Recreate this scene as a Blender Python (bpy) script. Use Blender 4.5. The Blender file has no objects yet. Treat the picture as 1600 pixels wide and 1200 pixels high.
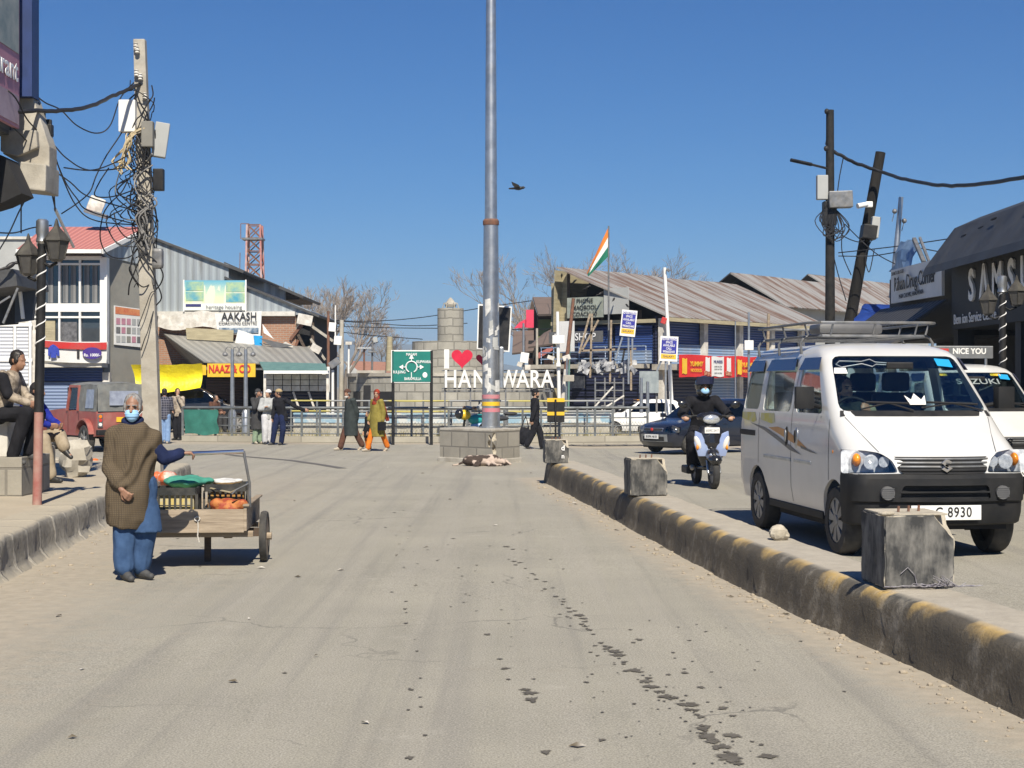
import bpy, bmesh, math, random
from mathutils import Vector as V, Matrix, Euler, noise
R = math.radians
random.seed(7)
sc = bpy.context.scene
COL = sc.collection
F, CX, HY, CH = 2400.0, 800.0, 603.0, 1.70       # lens in photo pixels, image centre, horizon row, eye height
def P(px, py, d):                                  # photo pixel at a distance -> point in the place
    return V(((px-CX)/F*d, d, CH+(HY-py)/F*d))
def X(px, d): return (px-CX)/F*d
def Z(py, d): return CH+(HY-py)/F*d

# ---------------------------------------------------------------- world, sun, camera
w = bpy.data.worlds.new("World"); sc.world = w; w.use_nodes = True
nt = w.node_tree; nt.nodes.clear()
SUN_AZ, SUN_EL = R(8), R(46)                       # sun behind the camera, a little to the right
sd = V((math.sin(SUN_AZ)*math.cos(SUN_EL), -math.cos(SUN_AZ)*math.cos(SUN_EL), math.sin(SUN_EL)))
sky = nt.nodes.new('ShaderNodeTexSky'); sky.sky_type = 'NISHITA'; sky.sun_disc = False
sky.sun_elevation = SUN_EL; sky.sun_rotation = math.atan2(sd.x, sd.y)
sky.altitude = 1600; sky.air_density = 1.0; sky.dust_density = 0.3; sky.ozone_density = 4.5
bg = nt.nodes.new('ShaderNodeBackground'); bg.inputs[1].default_value = 0.056
ow = nt.nodes.new('ShaderNodeOutputWorld')
spl = nt.nodes.new('ShaderNodeSeparateColor'); cmb = nt.nodes.new('ShaderNodeCombineColor'); nt.links.new(sky.outputs[0], spl.inputs[0])   # clear mountain air: deeper blue overhead
for i, (gm, kk) in enumerate(((1.75, .115), (1.14, .565), (.90, 1.32))):
    prev = spl.outputs[i]
    for op, val in (('MINIMUM', 11.0), ('POWER', gm), ('MULTIPLY', kk)):
        mn = nt.nodes.new('ShaderNodeMath'); mn.operation = op; mn.inputs[1].default_value = val; nt.links.new(prev, mn.inputs[0]); prev = mn.outputs[0]
    nt.links.new(prev, cmb.inputs[i])
nt.links.new(cmb.outputs[0], bg.inputs[0]); nt.links.new(bg.outputs[0], ow.inputs[0])
sl = bpy.data.lights.new('sun', 'SUN'); sl.energy = 5.0; sl.angle = R(0.53); sl.color = (1, .92, .78)
so = bpy.data.objects.new('sun', sl); COL.objects.link(so)
so.rotation_euler = sd.to_track_quat('Z', 'Y').to_euler()
cam = bpy.data.cameras.new('camera'); co = bpy.data.objects.new('camera', cam); COL.objects.link(co)
cam.sensor_width = 36; cam.lens = F/1600*36; cam.clip_start = .1; cam.clip_end = 20000
co.location = (0, 0, CH); co.rotation_euler = (R(90)+math.atan(3/F), 0, 0)
sc.camera = co
sc.render.engine = 'CYCLES'
sc.view_settings.view_transform = 'Standard'; sc.view_settings.look = 'None'
sc.view_settings.exposure = 0.47; sc.view_settings.gamma = 1
sc.cycles.max_bounces = 8; sc.cycles.transparent_max_bounces = 16

# ---------------------------------------------------------------- objects, labels
TM = {}
def tag(o, label=None, cat=None, group=None, kind=None):
    if label: o['label'] = label
    if cat: o['category'] = cat
    if group: o['group'] = group
    if kind: o['kind'] = kind
    return o
def thing(name, label, cat, loc=(0, 0, 0), rz=0, group=None):
    o = bpy.data.objects.new(name, None); COL.objects.link(o)
    o.empty_display_size = .2
    o.location = loc; o.rotation_euler = (0, 0, rz)
    TM[o.name] = Matrix.Translation(V(loc)) @ Matrix.Rotation(rz, 4, 'Z')
    return tag(o, label, cat, group)
def link(name, me, m=None, parent=None):
    o = bpy.data.objects.new(name, me); COL.objects.link(o)
    me.name = name
    if m is not None:
        me.materials.clear()
        for k in (m if isinstance(m, (list, tuple)) else [m]): me.materials.append(k)
    if parent is not None: o.parent = parent
    return o
def kids(o): return [c for c in bpy.data.objects if c.parent == o]
def copy_tree(o, loc=None, rz=None, label=None, parent=None):
    c = o.copy(); COL.objects.link(c)
    if parent is not None: c.parent = parent
    if loc is not None: c.location = loc
    if rz is not None: c.rotation_euler = (0, 0, rz)
    if label: c['label'] = label
    for k in kids(o): copy_tree(k, parent=c)
    return c
def remat(root, part, m):                          # give one part of a copied thing another material
    for k in kids(root):
        if k.name.split('.')[0] == part:
            k.data = k.data.copy(); k.data.materials.clear(); k.data.materials.append(m)
        remat(k, part, m)

# ---------------------------------------------------------------- mesh builder
def frame(d):
    d = d.normalized(); a = V((0, 0, 1)) if abs(d.z) < .9 else V((1, 0, 0))
    u = d.cross(a).normalized(); v = d.cross(u).normalized()
    return u, v
class MB:
    def __init__(s): s.v = []; s.f = []; s.uv = {}; s.mi = {}; s.cur = 0
    def add(s, vs, fs, uvs=None):
        n = len(s.v); s.v += [V(p) for p in vs]
        for k, f in enumerate(fs):
            if s.cur: s.mi[len(s.f)] = s.cur
            if uvs: s.uv[len(s.f)] = uvs[k]
            s.f.append([n+i for i in f])
        return s
    def box(s, c, size, rz=0, rot=None):
        c = V(c); x, y, z = (V(size)/2)
        m = rot if rot is not None else Matrix.Rotation(rz, 3, 'Z')
        p = [c + m @ V((a*x, b*y, e*z)) for e in (-1, 1) for (a, b) in ((-1, -1), (1, -1), (1, 1), (-1, 1))]
        return s.add(p, [(3, 2, 1, 0), (4, 5, 6, 7), (0, 1, 5, 4), (1, 2, 6, 5), (2, 3, 7, 6), (3, 0, 4, 7)])
    def bb(s, x0, x1, y0, y1, z0, z1):
        return s.box(((x0+x1)/2, (y0+y1)/2, (z0+z1)/2), (abs(x1-x0), abs(y1-y0), abs(z1-z0)))
    def bar(s, a, b, w, h=None):
        a, b = V(a), V(b); d = b-a; u, v = frame(d); h = h or w
        p = [q + u*(i*w/2) + v*(j*h/2) for q in (a, b) for (i, j) in ((-1, -1), (1, -1), (1, 1), (-1, 1))]
        return s.add(p, [(0, 1, 2, 3), (7, 6, 5, 4), (4, 5, 1, 0), (5, 6, 2, 1), (6, 7, 3, 2), (7, 4, 0, 3)])
    def rings(s, rs, cap=True, close=True):
        n = len(rs[0]); vs = [p for r in rs for p in r]; fs = []
        for i in range(len(rs)-1):
            for j in range(n if close else n-1):
                a = i*n+j; b = i*n+(j+1) % n
                fs.append((a, b, b+n, a+n))
        if cap:
            fs.append(tuple(range(n-1, -1, -1))); fs.append(tuple(range((len(rs)-1)*n, len(rs)*n)))
        return s.add(vs, fs)
    def tube(s, pts, r, n=8):
        pts = [V(p) for p in pts]; rs = []; pu = None
        for i, p in enumerate(pts):
            d = (pts[min(i+1, len(pts)-1)]-pts[max(i-1, 0)])
            if d.length < 1e-9: d = V((0, 0, 1))
            d.normalize()
            if pu is None: u, v = frame(d)
            else:
                u = pu - d*pu.dot(d)
                u = u.normalized() if u.length > 1e-6 else frame(d)[0]
                v = d.cross(u)
            pu = u
            rr = r[i] if isinstance(r, (list, tuple)) else r
            rs.append([p + (u*math.cos(2*math.pi*k/n) + v*math.sin(2*math.pi*k/n))*rr for k in range(n)])
        return s.rings(rs)
    def cyl(s, a, b, r0, r1=None, n=16): return s.tube([a, b], [r0, r1 if r1 is not None else r0], n)
    def cap(s, a, b, r0, r1=None, n=10):
        a, b = V(a), V(b); r1 = r0 if r1 is None else r1
        d = b-a; L = d.length
        if L < 1e-5: return s.ell(a, (r0, r0, r0))
        d.normalize(); pts = []; rr = []
        for k in (80, 50, 20): pts.append(a-d*r0*math.sin(R(k))); rr.append(r0*math.cos(R(k)))
        pts.append(a); rr.append(r0); pts.append(b); rr.append(r1)
        for k in (20, 50, 80): pts.append(b+d*r1*math.sin(R(k))); rr.append(r1*math.cos(R(k)))
        return s.tube(pts, rr, n)
    def ell(s, c, rad, rot=None, nu=14, nv=9):
        c = V(c); m = rot.to_matrix() if rot is not None else Matrix.Identity(3); rs = []
        for i in range(nv):
            t = math.pi*(i+.35)/(nv-.3)-math.pi/2
            rs.append([c + m @ V((rad[0]*math.cos(t)*math.cos(2*math.pi*k/nu), rad[1]*math.cos(t)*math.sin(2*math.pi*k/nu), rad[2]*math.sin(t))) for k in range(nu)])
        return s.rings(rs)
    def lathe(s, c, prof, n=16):                   # prof: (radius, z)
        c = V(c)
        return s.rings([[c+V((r*math.cos(2*math.pi*k/n), r*math.sin(2*math.pi*k/n), z)) for k in range(n)] for r, z in prof])
    def prism(s, poly, org, u, v, depth):          # polygon in the u,v plane at org, pushed along -(u x v)... both sides
        org, u, v = V(org), V(u).normalized(), V(v).normalized(); nrm = u.cross(v)
        a = [org + u*p[0] + v*p[1] for p in poly]; b = [p - nrm*depth for p in a]; n = len(poly)
        fs = [tuple(range(n)), tuple(range(2*n-1, n-1, -1))]
        for i in range(n): j = (i+1) % n; fs.append((i, i+n, j+n, j))
        return s.add(a+b, fs)
    def grid(s, p00, p10, p11, p01, nu=1, nv=1, fn=None, thick=0):
        p00, p10, p11, p01 = V(p00), V(p10), V(p11), V(p01); vs = []; uvl = []
        lu = ((p10-p00).length+(p11-p01).length)/2; lv = ((p01-p00).length+(p11-p10).length)/2
        for j in range(nv+1):
            for i in range(nu+1):
                a, b = i/nu, j/nv
                p = (p00*(1-a)+p10*a)*(1-b) + (p01*(1-a)+p11*a)*b
                if fn: p = fn(p, a, b)
                vs.append(p); uvl.append((a*lu, b*lv))
        fs = []; uu = []
        for j in range(nv):
            for i in range(nu):
                q = (j*(nu+1)+i, j*(nu+1)+i+1, (j+1)*(nu+1)+i+1, (j+1)*(nu+1)+i)
                fs.append(q); uu.append([uvl[k] for k in q])
        if thick:
            n = len(vs); nr = (p10-p00).cross(p01-p00).normalized()
            vs += [p - nr*thick for p in vs]
            fs += [tuple(n+k for k in reversed(q)) for q in fs[:]]; uu += [list(reversed(q)) for q in uu[:]]
            W1 = nu+1
            edge = [i for i in range(nu)] ; 
            loop = [i for i in range(nu+1)] + [j*W1+nu for j in range(1, nv+1)] + [nv*W1+i for i in range(nu-1, -1, -1)] + [j*W1 for j in range(nv-1, 0, -1)]
            for a, b in zip(loop, loop[1:]+loop[:1]):
                fs.append((b, a, a+n, b+n)); uu.append([uvl[b], uvl[a], uvl[a], uvl[b]])
        return s.add(vs, fs, uu)
    def mesh(s, name='m', smooth=None, bev=0, T=None, recalc=True):
        me = bpy.data.meshes.new(name)
        vs = [T @ p for p in s.v] if T is not None else s.v
        me.from_pydata([tuple(p) for p in vs], [], s.f)
        for i, k in s.mi.items(): me.polygons[i].material_index = k
        uvl = me.uv_layers.new(name='UVMap')
        for p in me.polygons:
            ov = s.uv.get(p.index)
            n = p.normal; ax = max(range(3), key=lambda i: abs(n[i]))
            for k, li in enumerate(p.loop_indices):
                if ov: uvl.data[li].uv = ov[k]
                else:
                    c = me.vertices[me.loops[li].vertex_index].co
                    uvl.data[li].uv = (c.x, c.y) if ax == 2 else ((c.y, c.z) if ax == 0 else (c.x, c.z))
        if bev or recalc:
            bm = bmesh.new(); bm.from_mesh(me)
            if recalc: bmesh.ops.recalc_face_normals(bm, faces=bm.faces)
            if bev:
                es = [e for e in bm.edges if len(e.link_faces) == 2 and e.calc_face_angle(0) > R(28)]
                bmesh.ops.bevel(bm, geom=es, offset=bev, segments=2, affect='EDGES', profile=.6, clamp_overlap=True)
            bm.to_mesh(me); bm.free()
        if smooth is not None: smoothe(me, smooth)
        me.update()
        return me
    def build(s, name, m, parent=None, smooth=None, bev=0, W=False, recalc=True):
        T = TM[parent.name].inverted() if (W and parent is not None) else None
        return link(name, s.mesh(name, smooth, bev, T, recalc), m, parent)
def smoothe(me, ang=35):
    for p in me.polygons: p.use_smooth = True
    try: me.set_sharp_from_angle(angle=R(ang))
    except Exception: pass
SHOP = bpy.data.scenes.new('workbench'); BEN = SHOP.collection        # a small bench scene: modifiers are worked out there, it is removed at the end
def bench():
    vl = SHOP.view_layers[0]; vl.update(); return vl.depsgraph
def evalmesh(me, setup):
    o = bpy.data.objects.new('tmp', me); BEN.objects.link(o); setup(o)
    dg = bench()
    r = bpy.data.meshes.new_from_object(o.evaluated_get(dg))
    bpy.data.objects.remove(o); bpy.data.meshes.remove(me)
    return r
def boolean(me, cuts, op='DIFFERENCE'):
    tmp = []
    def setup(o):
        for c in cuts:
            t = bpy.data.objects.new('tc', c); BEN.objects.link(t); tmp.append(t)
            md = o.modifiers.new('b', 'BOOLEAN'); md.object = t; md.operation = op; md.solver = 'EXACT'
    r = evalmesh(me, setup)
    for t in tmp: bpy.data.objects.remove(t)
    return r
def blob(mb, vox=.015, sm=3, fold=None):           # union of overlapping closed shapes as one continuous skin
    me = mb.mesh('b')
    def setup(o):
        md = o.modifiers.new('r', 'REMESH'); md.mode = 'VOXEL'; md.voxel_size = vox
        if sm:
            m2 = o.modifiers.new('s', 'SMOOTH'); m2.factor = .5; m2.iterations = sm
    r = evalmesh(me, setup)
    if fold:
        nr = [v.normal.copy() for v in r.vertices]
        for v, n in zip(r.vertices, nr): v.co += n*fold(v.co)
    for p in r.polygons: p.use_smooth = True
    r.update()
    return r
def text(s, m, parent, loc, size, rot=(R(90), 0, 0), ext=.01, name='lettering', sx=1.0, bold=0.0, align='CENTER', W=False, sp=1.0, shear=0):
    cu = bpy.data.curves.new('t', 'FONT'); cu.body = s; cu.size = size; cu.extrude = ext; cu.align_x = align; cu.align_y = 'CENTER'
    cu.offset = bold*size; cu.resolution_u = 3; cu.space_character = sp; cu.shear = shear
    o = bpy.data.objects.new('t', cu); BEN.objects.link(o)
    dg = bench()
    me = bpy.data.meshes.new_from_object(o.evaluated_get(dg))
    bpy.data.objects.remove(o)
    T = Matrix.Translation(V(loc)) @ Euler(rot).to_matrix().to_4x4() @ Matrix.Diagonal((sx, 1, 1, 1))
    if W and parent is not None: T = TM[parent.name].inverted() @ T
    me.transform(T)
    return link(name, me, m, parent)

# ---------------------------------------------------------------- materials
def nodes(name):
    m = bpy.data.materials.new(name); m.use_nodes = True; t = m.node_tree
    return m, t, t.nodes['Principled BSDF']
def N(t, ty, **kw):
    n = t.nodes.new(ty)
    for k, v in kw.items():
        if k.startswith('i_'): n.inputs[int(k[2:]) if k[2:].isdigit() else k[2:].replace('_', ' ')].default_value = v
        else: setattr(n, k, v)
    return n
def c4(c): return (c[0], c[1], c[2], 1)
def coord(t, kind='Object', scale=(1, 1, 1), rot=(0, 0, 0)):
    if kind == 'World': out = N(t, 'ShaderNodeNewGeometry').outputs['Position']
    else: out = N(t, 'ShaderNodeTexCoord').outputs[kind]
    mp = N(t, 'ShaderNodeMapping'); mp.inputs['Scale'].default_value = scale; mp.inputs['Rotation'].default_value = rot
    t.links.new(out, mp.inputs[0]); return mp.outputs[0]
def noi(t, co, scale, detail=5, rough=.6):
    n = N(t, 'ShaderNodeTexNoise'); n.inputs['Scale'].default_value = scale; n.inputs['Detail'].default_value = detail; n.inputs['Roughness'].default_value = rough
    t.links.new(co, n.inputs['Vector']); return n.outputs['Fac']
def ramp(t, fac, a, b):
    r = N(t, 'ShaderNodeMapRange'); r.clamp = True
    r.inputs[1].default_value = a; r.inputs[2].default_value = b
    t.links.new(fac, r.inputs[0]); return r.outputs[0]
def mix(t, fac, a, b, mode='MIX'):
    n = N(t, 'ShaderNodeMix', data_type='RGBA', blend_type=mode)
    for sk, x in ((n.inputs[0], fac), (n.inputs[6], a), (n.inputs[7], b)):
        if hasattr(x, 'is_output'): t.links.new(x, sk)
        else: sk.default_value = c4(x) if isinstance(x, (tuple, list)) else x
    return n.outputs[2]
def math_(t, op, a, b=0.0):
    n = N(t, 'ShaderNodeMath', operation=op)
    for sk, x in ((n.inputs[0], a), (n.inputs[1], b)):
        if hasattr(x, 'is_output'): t.links.new(x, sk)
        else: sk.default_value = x
    return n.outputs[0]
def bump(t, b, h, strength=.3, dist=.02):
    n = N(t, 'ShaderNodeBump'); n.inputs['Strength'].default_value = strength; n.inputs['Distance'].default_value = dist
    t.links.new(h, n.inputs['Height']); t.links.new(n.outputs[0], b.inputs['Normal'])
def mat(name, c1, c2=None, rough=.7, metal=0, scale=5, lo=.35, hi=.65, stretch=(1, 1, 1), bp=0, bs=40, bd=.01, kind='Object', dust=0, dustc=(.36, .31, .24), coat=0, alpha=1, spec=.5):
    m, t, b = nodes(name); b.inputs['Roughness'].default_value = rough; b.inputs['Metallic'].default_value = metal
    b.inputs['Specular IOR Level'].default_value = spec
    c2 = c2 or tuple(x*.72 for x in c1)
    co_ = coord(t, kind, stretch); f = ramp(t, noi(t, co_, scale), lo, hi)
    col = mix(t, f, c1, c2)
    if dust:
        d = math_(t, 'MULTIPLY', ramp(t, noi(t, coord(t, kind), scale*.45+1.7, 7), .42, .72), dust)
        col = mix(t, d, col, dustc)
        r = math_(t, 'ADD', math_(t, 'MULTIPLY', d, .4), rough); r2 = math_(t, 'MINIMUM', r, 1.0); t.links.new(r2, b.inputs['Roughness'])
    t.links.new(col, b.inputs['Base Color'])
    if coat: b.inputs['Coat Weight'].default_value = coat; b.inputs['Coat Roughness'].default_value = .06
    if bp: bump(t, b, noi(t, coord(t, kind, stretch), bs), bp, bd)
    return m
def blockmat(name, c1, c2, mort, bw, bh, msz=.02, kind='UV', rough=.9, var=.35, rot=0, off=.5):
    m, t, b = nodes(name); b.inputs['Roughness'].default_value = rough
    br = N(t, 'ShaderNodeTexBrick'); br.offset = off
    br.inputs['Scale'].default_value = 1; br.inputs['Brick Width'].default_value = bw; br.inputs['Row Height'].default_value = bh
    br.inputs['Mortar Size'].default_value = msz; br.inputs['Mortar Smooth'].default_value = .3; br.inputs['Bias'].default_value = 0
    br.inputs['Color1'].default_value = c4(c1); br.inputs['Color2'].default_value = c4(c2); br.inputs['Mortar'].default_value = c4(mort)
    cc = coord(t, kind, (1, 1, 1), (0, 0, rot)); t.links.new(cc, br.inputs['Vector'])
    n = ramp(t, noi(t, coord(t, 'Object'), 2.2, 7), .3, .7)
    col = mix(t, math_(t, 'MULTIPLY', n, var), br.outputs[0], tuple(x*.45 for x in c1))
    t.links.new(col, b.inputs['Base Color'])
    h = math_(t, 'SUBTRACT', math_(t, 'MULTIPLY', noi(t, coord(t, 'Object'), 25), .5), br.outputs['Fac'])
    bump(t, b, h, .6, .015)
    return m
def stripes(name, c1, c2, freq, axis=1, rough=.6, metal=0, rust=None, kind='UV', bd=.01, duty=.5, rs=(.35, .6), rstretch=(.6, .08, 1), soft=.12):
    m, t, b = nodes(name); b.inputs['Roughness'].default_value = rough; b.inputs['Metallic'].default_value = metal
    cc = coord(t, kind); sp = N(t, 'ShaderNodeSeparateXYZ'); t.links.new(cc, sp.inputs[0])
    sn = math_(t, 'SINE', math_(t, 'MULTIPLY', sp.outputs[axis], freq*2*math.pi))
    k = ramp(t, sn, -soft+(.5-duty)*2, soft+(.5-duty)*2)
    col = mix(t, k, c1, c2)
    if rust:
        rr = ramp(t, noi(t, coord(t, kind, rstretch), 1.6, 6, .65), rs[0], rs[1])
        col = mix(t, rr, col, mix(t, ramp(t, noi(t, coord(t, kind, rstretch), 6), .3, .7), rust, tuple(x*.6 for x in rust)))
    t.links.new(col, b.inputs['Base Color']); bump(t, b, sn, .5, bd)
    return m
def glassmat(name, tint=(.75, .85, .85), refl=.12, dark=.5):
    m, t, b = nodes(name); t.nodes.remove(b); o = t.nodes['Material Output']
    tr = N(t, 'ShaderNodeBsdfTransparent'); tr.inputs[0].default_value = c4(tuple(x*dark for x in tint))
    gl = N(t, 'ShaderNodeBsdfGlossy'); gl.inputs['Roughness'].default_value = .03
    fr = N(t, 'ShaderNodeLayerWeight'); fr.inputs[0].default_value = .5
    mx = N(t, 'ShaderNodeMixShader'); f2 = math_(t, 'ADD', math_(t, 'MULTIPLY', math_(t, 'POWER', fr.outputs[1], 4.0), .8), refl*.4)
    t.links.new(f2, mx.inputs[0]); t.links.new(tr.outputs[0], mx.inputs[1]); t.links.new(gl.outputs[0], mx.inputs[2])
    t.links.new(mx.outputs[0], o.inputs[0]); return m

K = {}
K['conc'] = mat('concrete', (.46, .43, .37), (.30, .28, .24), .9, scale=3, bp=.5, bs=30, dust=.4)
K['conc_l'] = mat('pale_concrete', (.62, .60, .55), (.48, .46, .41), .9, scale=4, bp=.3, bs=30)
K['white'] = mat('white_paint', (.80, .80, .78), (.70, .69, .66), .6, scale=3)
K['white_d'] = mat('dirty_white', (.72, .70, .65), (.48, .45, .40), .75, scale=4, dust=.35)
K['black'] = mat('black_paint', (.012, .013, .015), (.02, .02, .022), .5, scale=6, dust=.06, spec=.25)
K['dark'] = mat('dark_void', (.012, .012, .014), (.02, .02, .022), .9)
K['steel'] = mat('galvanised_steel', (.50, .52, .54), (.36, .38, .40), .38, .85, scale=5, dust=.15)
K['iron'] = mat('grey_iron', (.20, .21, .23), (.12, .125, .13), .5, .3, scale=8, dust=.3)
K['rust'] = mat('rusty_iron', (.22, .10, .06), (.13, .07, .05), .85, scale=9)
K['wood'] = mat('weathered_wood', (.36, .29, .21), (.20, .155, .11), .9, scale=2.5, stretch=(.5, 6, 9), bp=.4, bs=5)
K['woodx'] = mat('weathered_planks', (.40, .325, .24), (.23, .18, .13), .9, scale=2.2, stretch=(1.2, 9, 14), bp=.5, bs=4, dust=.3)
K['dwood'] = mat('dark_wood', (.10, .07, .05), (.055, .04, .03), .85, scale=3, stretch=(.5, .5, 6))
K['rubber'] = mat('tyre_rubber', (.025, .025, .026), (.045, .043, .04), .85, scale=10, dust=.3, dustc=(.2, .18, .15))
K['chrome'] = mat('chrome', (.75, .75, .76), (.6, .6, .62), .12, 1.0, scale=4)
K['skin'] = mat('skin', (.42, .25, .165), (.34, .19, .12), .55, scale=14)
K['skin_d'] = mat('tanned_skin', (.33, .18, .115), (.24, .125, .08), .55, scale=14)
K['hair'] = mat('black_hair', (.012, .010, .009), (.025, .02, .018), .5, scale=40)
K['greyhair'] = mat('grey_hair', (.30, .29, .28), (.12, .115, .11), .65, scale=45, stretch=(1, 1, .4))
K['cable'] = mat('black_cable', (.012, .012, .014), (.02, .02, .022), .5)
K['maskblue'] = mat('blue_mask', (.34, .58, .82), (.27, .50, .75), .8, scale=4)
K['red'] = mat('red_paint', (.55, .03, .03), (.42, .02, .02), .5, scale=3, dust=.15)
K['yellow'] = mat('yellow_paint', (.80, .50, .02), (.68, .42, .02), .5, scale=4, dust=.12)
# ================================================================ ground, roads, kerbs
def sm(a, b, x):
    t = max(0, min(1, (x-a)/(b-a))); return t*t*(3-2*t)
def lerp_pl(pl, y):
    if y <= pl[0][1]: (x0, y0), (x1, y1) = pl[0], pl[1]
    elif y >= pl[-1][1]: (x0, y0), (x1, y1) = pl[-2], pl[-1]
    else:
        for (x0, y0), (x1, y1) in zip(pl, pl[1:]):
            if y0 <= y <= y1: break
    return x0+(x1-x0)*(y-y0)/(y1-y0)
MED = [(3.35, 2.0), (3.02, 4.8), (2.62, 7.88), (2.40, 9.53), (2.14, 11.2), (1.85, 13.6), (1.53, 17.1), (.93, 23.7), (.56, 27.2)]   # foot of the median, near side
KRB = [(-3.9, 5.0), (-4.15, 9.0), (-4.46, 13.4), (-4.66, 15.1), (-4.82, 17.3), (-5.02, 19.3), (-5.25, 23.0), (-5.5, 26.4), (-6.2, 27.6), (-7.6, 28.4), (-10, 29.2), (-16, 30.5)]
def zr(x, y):
    right = .22*(1-sm(24, 31, y)) - .12*sm(34, 41, y)
    e = lerp_pl(MED, min(y, 30))
    k = sm(e+.1, e+.4, x) if y < 27 else sm(e-.6, e+2.2, x)
    return right*k + .008*noise.noise(V((x*.5, y*.35, 0)))
xs = []; x = -60.0
while x < 60:
    xs.append(x); x += .22 if -7 < x < 8 else (.8 if -16 < x < 16 else 4.0)
ys = []; y = -6.0
while y < 130:
    ys.append(y); y += .22 if y < 30 else (.6 if y < 52 else 4.0)
mb = MB(); mb.v = [V((x, y, zr(x, y))) for y in ys for x in xs]; nx = len(xs)
mb.f = [[j*nx+i, j*nx+i+1, (j+1)*nx+i+1, (j+1)*nx+i] for j in range(len(ys)-1) for i in range(nx-1)]
me = mb.mesh('road', smooth=180, recalc=False)
ca = me.color_attributes.new('dirt', 'FLOAT_COLOR', 'POINT')
for i, p in enumerate(mb.v):
    x, y = p.x, p.y; d = 0.0
    m = lerp_pl(MED, y)
    if y < 28.5: d = max(d, 1-sm(.05, .75, abs(x-m)) if x < m else 0, .8*(1-sm(0, .5, x-m-.6)) if x > m else 0)
    if y < 27: k = lerp_pl(KRB[:8], y); d = max(d, .95*(1-sm(.1, 2.3, x-k)))
    d = max(d, sm(43.6, 45.4, y)*.95)                    # sandy strip at the foot of the railing
    d = max(d, .55*(1-sm(0, 3.2, math.hypot(x+.6, (y-32.5)*.8))))
    d = max(d, .5*(1-sm(-4.4, -.5, x))*(1-sm(26, 36, y)))
    ca.data[i].color = (d, d, d, 1)
m, t, b = nodes('dusty_asphalt'); b.inputs['Roughness'].default_value = .93
wp = coord(t, 'World'); at = N(t, 'ShaderNodeAttribute'); at.attribute_name = 'dirt'
n1 = noi(t, wp, .55, 7, .62); n2 = noi(t, coord(t, 'World', (3.2, .10, 1)), 1.0, 6, .65); n3 = noi(t, wp, 90, 3, .7); n4 = noi(t, wp, 6, 8, .7)
base = mix(t, ramp(t, n1, .3, .7), (.287, .271, .224), (.363, .34, .276))
base = mix(t, math_(t, 'MULTIPLY', ramp(t, n2, .40, .70), .55), base, (.37, .345, .295))
base = mix(t, math_(t, 'MULTIPLY', ramp(t, noi(t, coord(t, 'World', (2.1, .05, 1)), 1.3, 4), .52, .70), .5), base, (.20, .19, .172))
spk = ramp(t, n3, .36, .64)
base = mix(t, 1.0, base, mix(t, spk, (.62, .62, .62), (1.2, 1.2, 1.2)), 'MULTIPLY')
vo = N(t, 'ShaderNodeTexVoronoi'); vo.inputs['Scale'].default_value = 55; t.links.new(wp, vo.inputs['Vector'])
base = mix(t, math_(t, 'MULTIPLY', ramp(t, vo.outputs['Distance'], .22, .10), .30), base, (.10, .095, .09))
base = mix(t, math_(t, 'MULTIPLY', ramp(t, noi(t, wp, 1.7, 8, .7), .60, .74), .35), base, (.21, .18, .14))
wv = N(t, 'ShaderNodeVectorMath', operation='ADD'); t.links.new(wp, wv.inputs[0]); nv = N(t, 'ShaderNodeTexNoise'); nv.inputs['Scale'].default_value = 1.3; nv.inputs['Detail'].default_value = 6; t.links.new(wp, nv.inputs['Vector']); t.links.new(nv.outputs['Color'], wv.inputs[1])
vc = N(t, 'ShaderNodeTexVoronoi', feature='DISTANCE_TO_EDGE'); vc.inputs['Scale'].default_value = .42; t.links.new(wv.outputs[0], vc.inputs['Vector'])
base = mix(t, math_(t, 'MULTIPLY', math_(t, 'MULTIPLY', ramp(t, vc.outputs['Distance'], .007, .002), ramp(t, noi(t, wp, .35, 3), .50, .60)), .6), base, (.10, .095, .085))
base = mix(t, math_(t, 'MULTIPLY', ramp(t, noi(t, wp, .9, 7, .7), .62, .75), .45), base, (.46, .43, .37))
dm = math_(t, 'ADD', at.outputs['Fac'], math_(t, 'MULTIPLY', math_(t, 'SUBTRACT', n4, .5), 1.5))
dirt = mix(t, ramp(t, noi(t, wp, 9, 6), .3, .7), (.40, .35, .275), (.31, .272, .212))
col = mix(t, ramp(t, dm, .28, .85), base, dirt)
t.links.new(col, b.inputs['Base Color'])
hh = math_(t, 'ADD', math_(t, 'MULTIPLY', n3, .6), n4); bump(t, b, hh, .55, .012)
K['asphalt'] = m
tag(link('road', me, m), kind='structure')
K['earth'] = mat('bare_earth', (.34, .29, .22), (.24, .21, .16), .95, scale=.05, kind='World', bp=.3, bs=2)
mb = MB()
for a, bq in (((-9000, -300), (9000, 9000)),):
    mb.add([(a[0], a[1], -.35), (bq[0], a[1], -.35), (bq[0], bq[1], -.35), (a[0], bq[1], -.35)], [(0, 1, 2, 3)])
tag(mb.build('ground', K['earth']), kind='structure')

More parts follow.
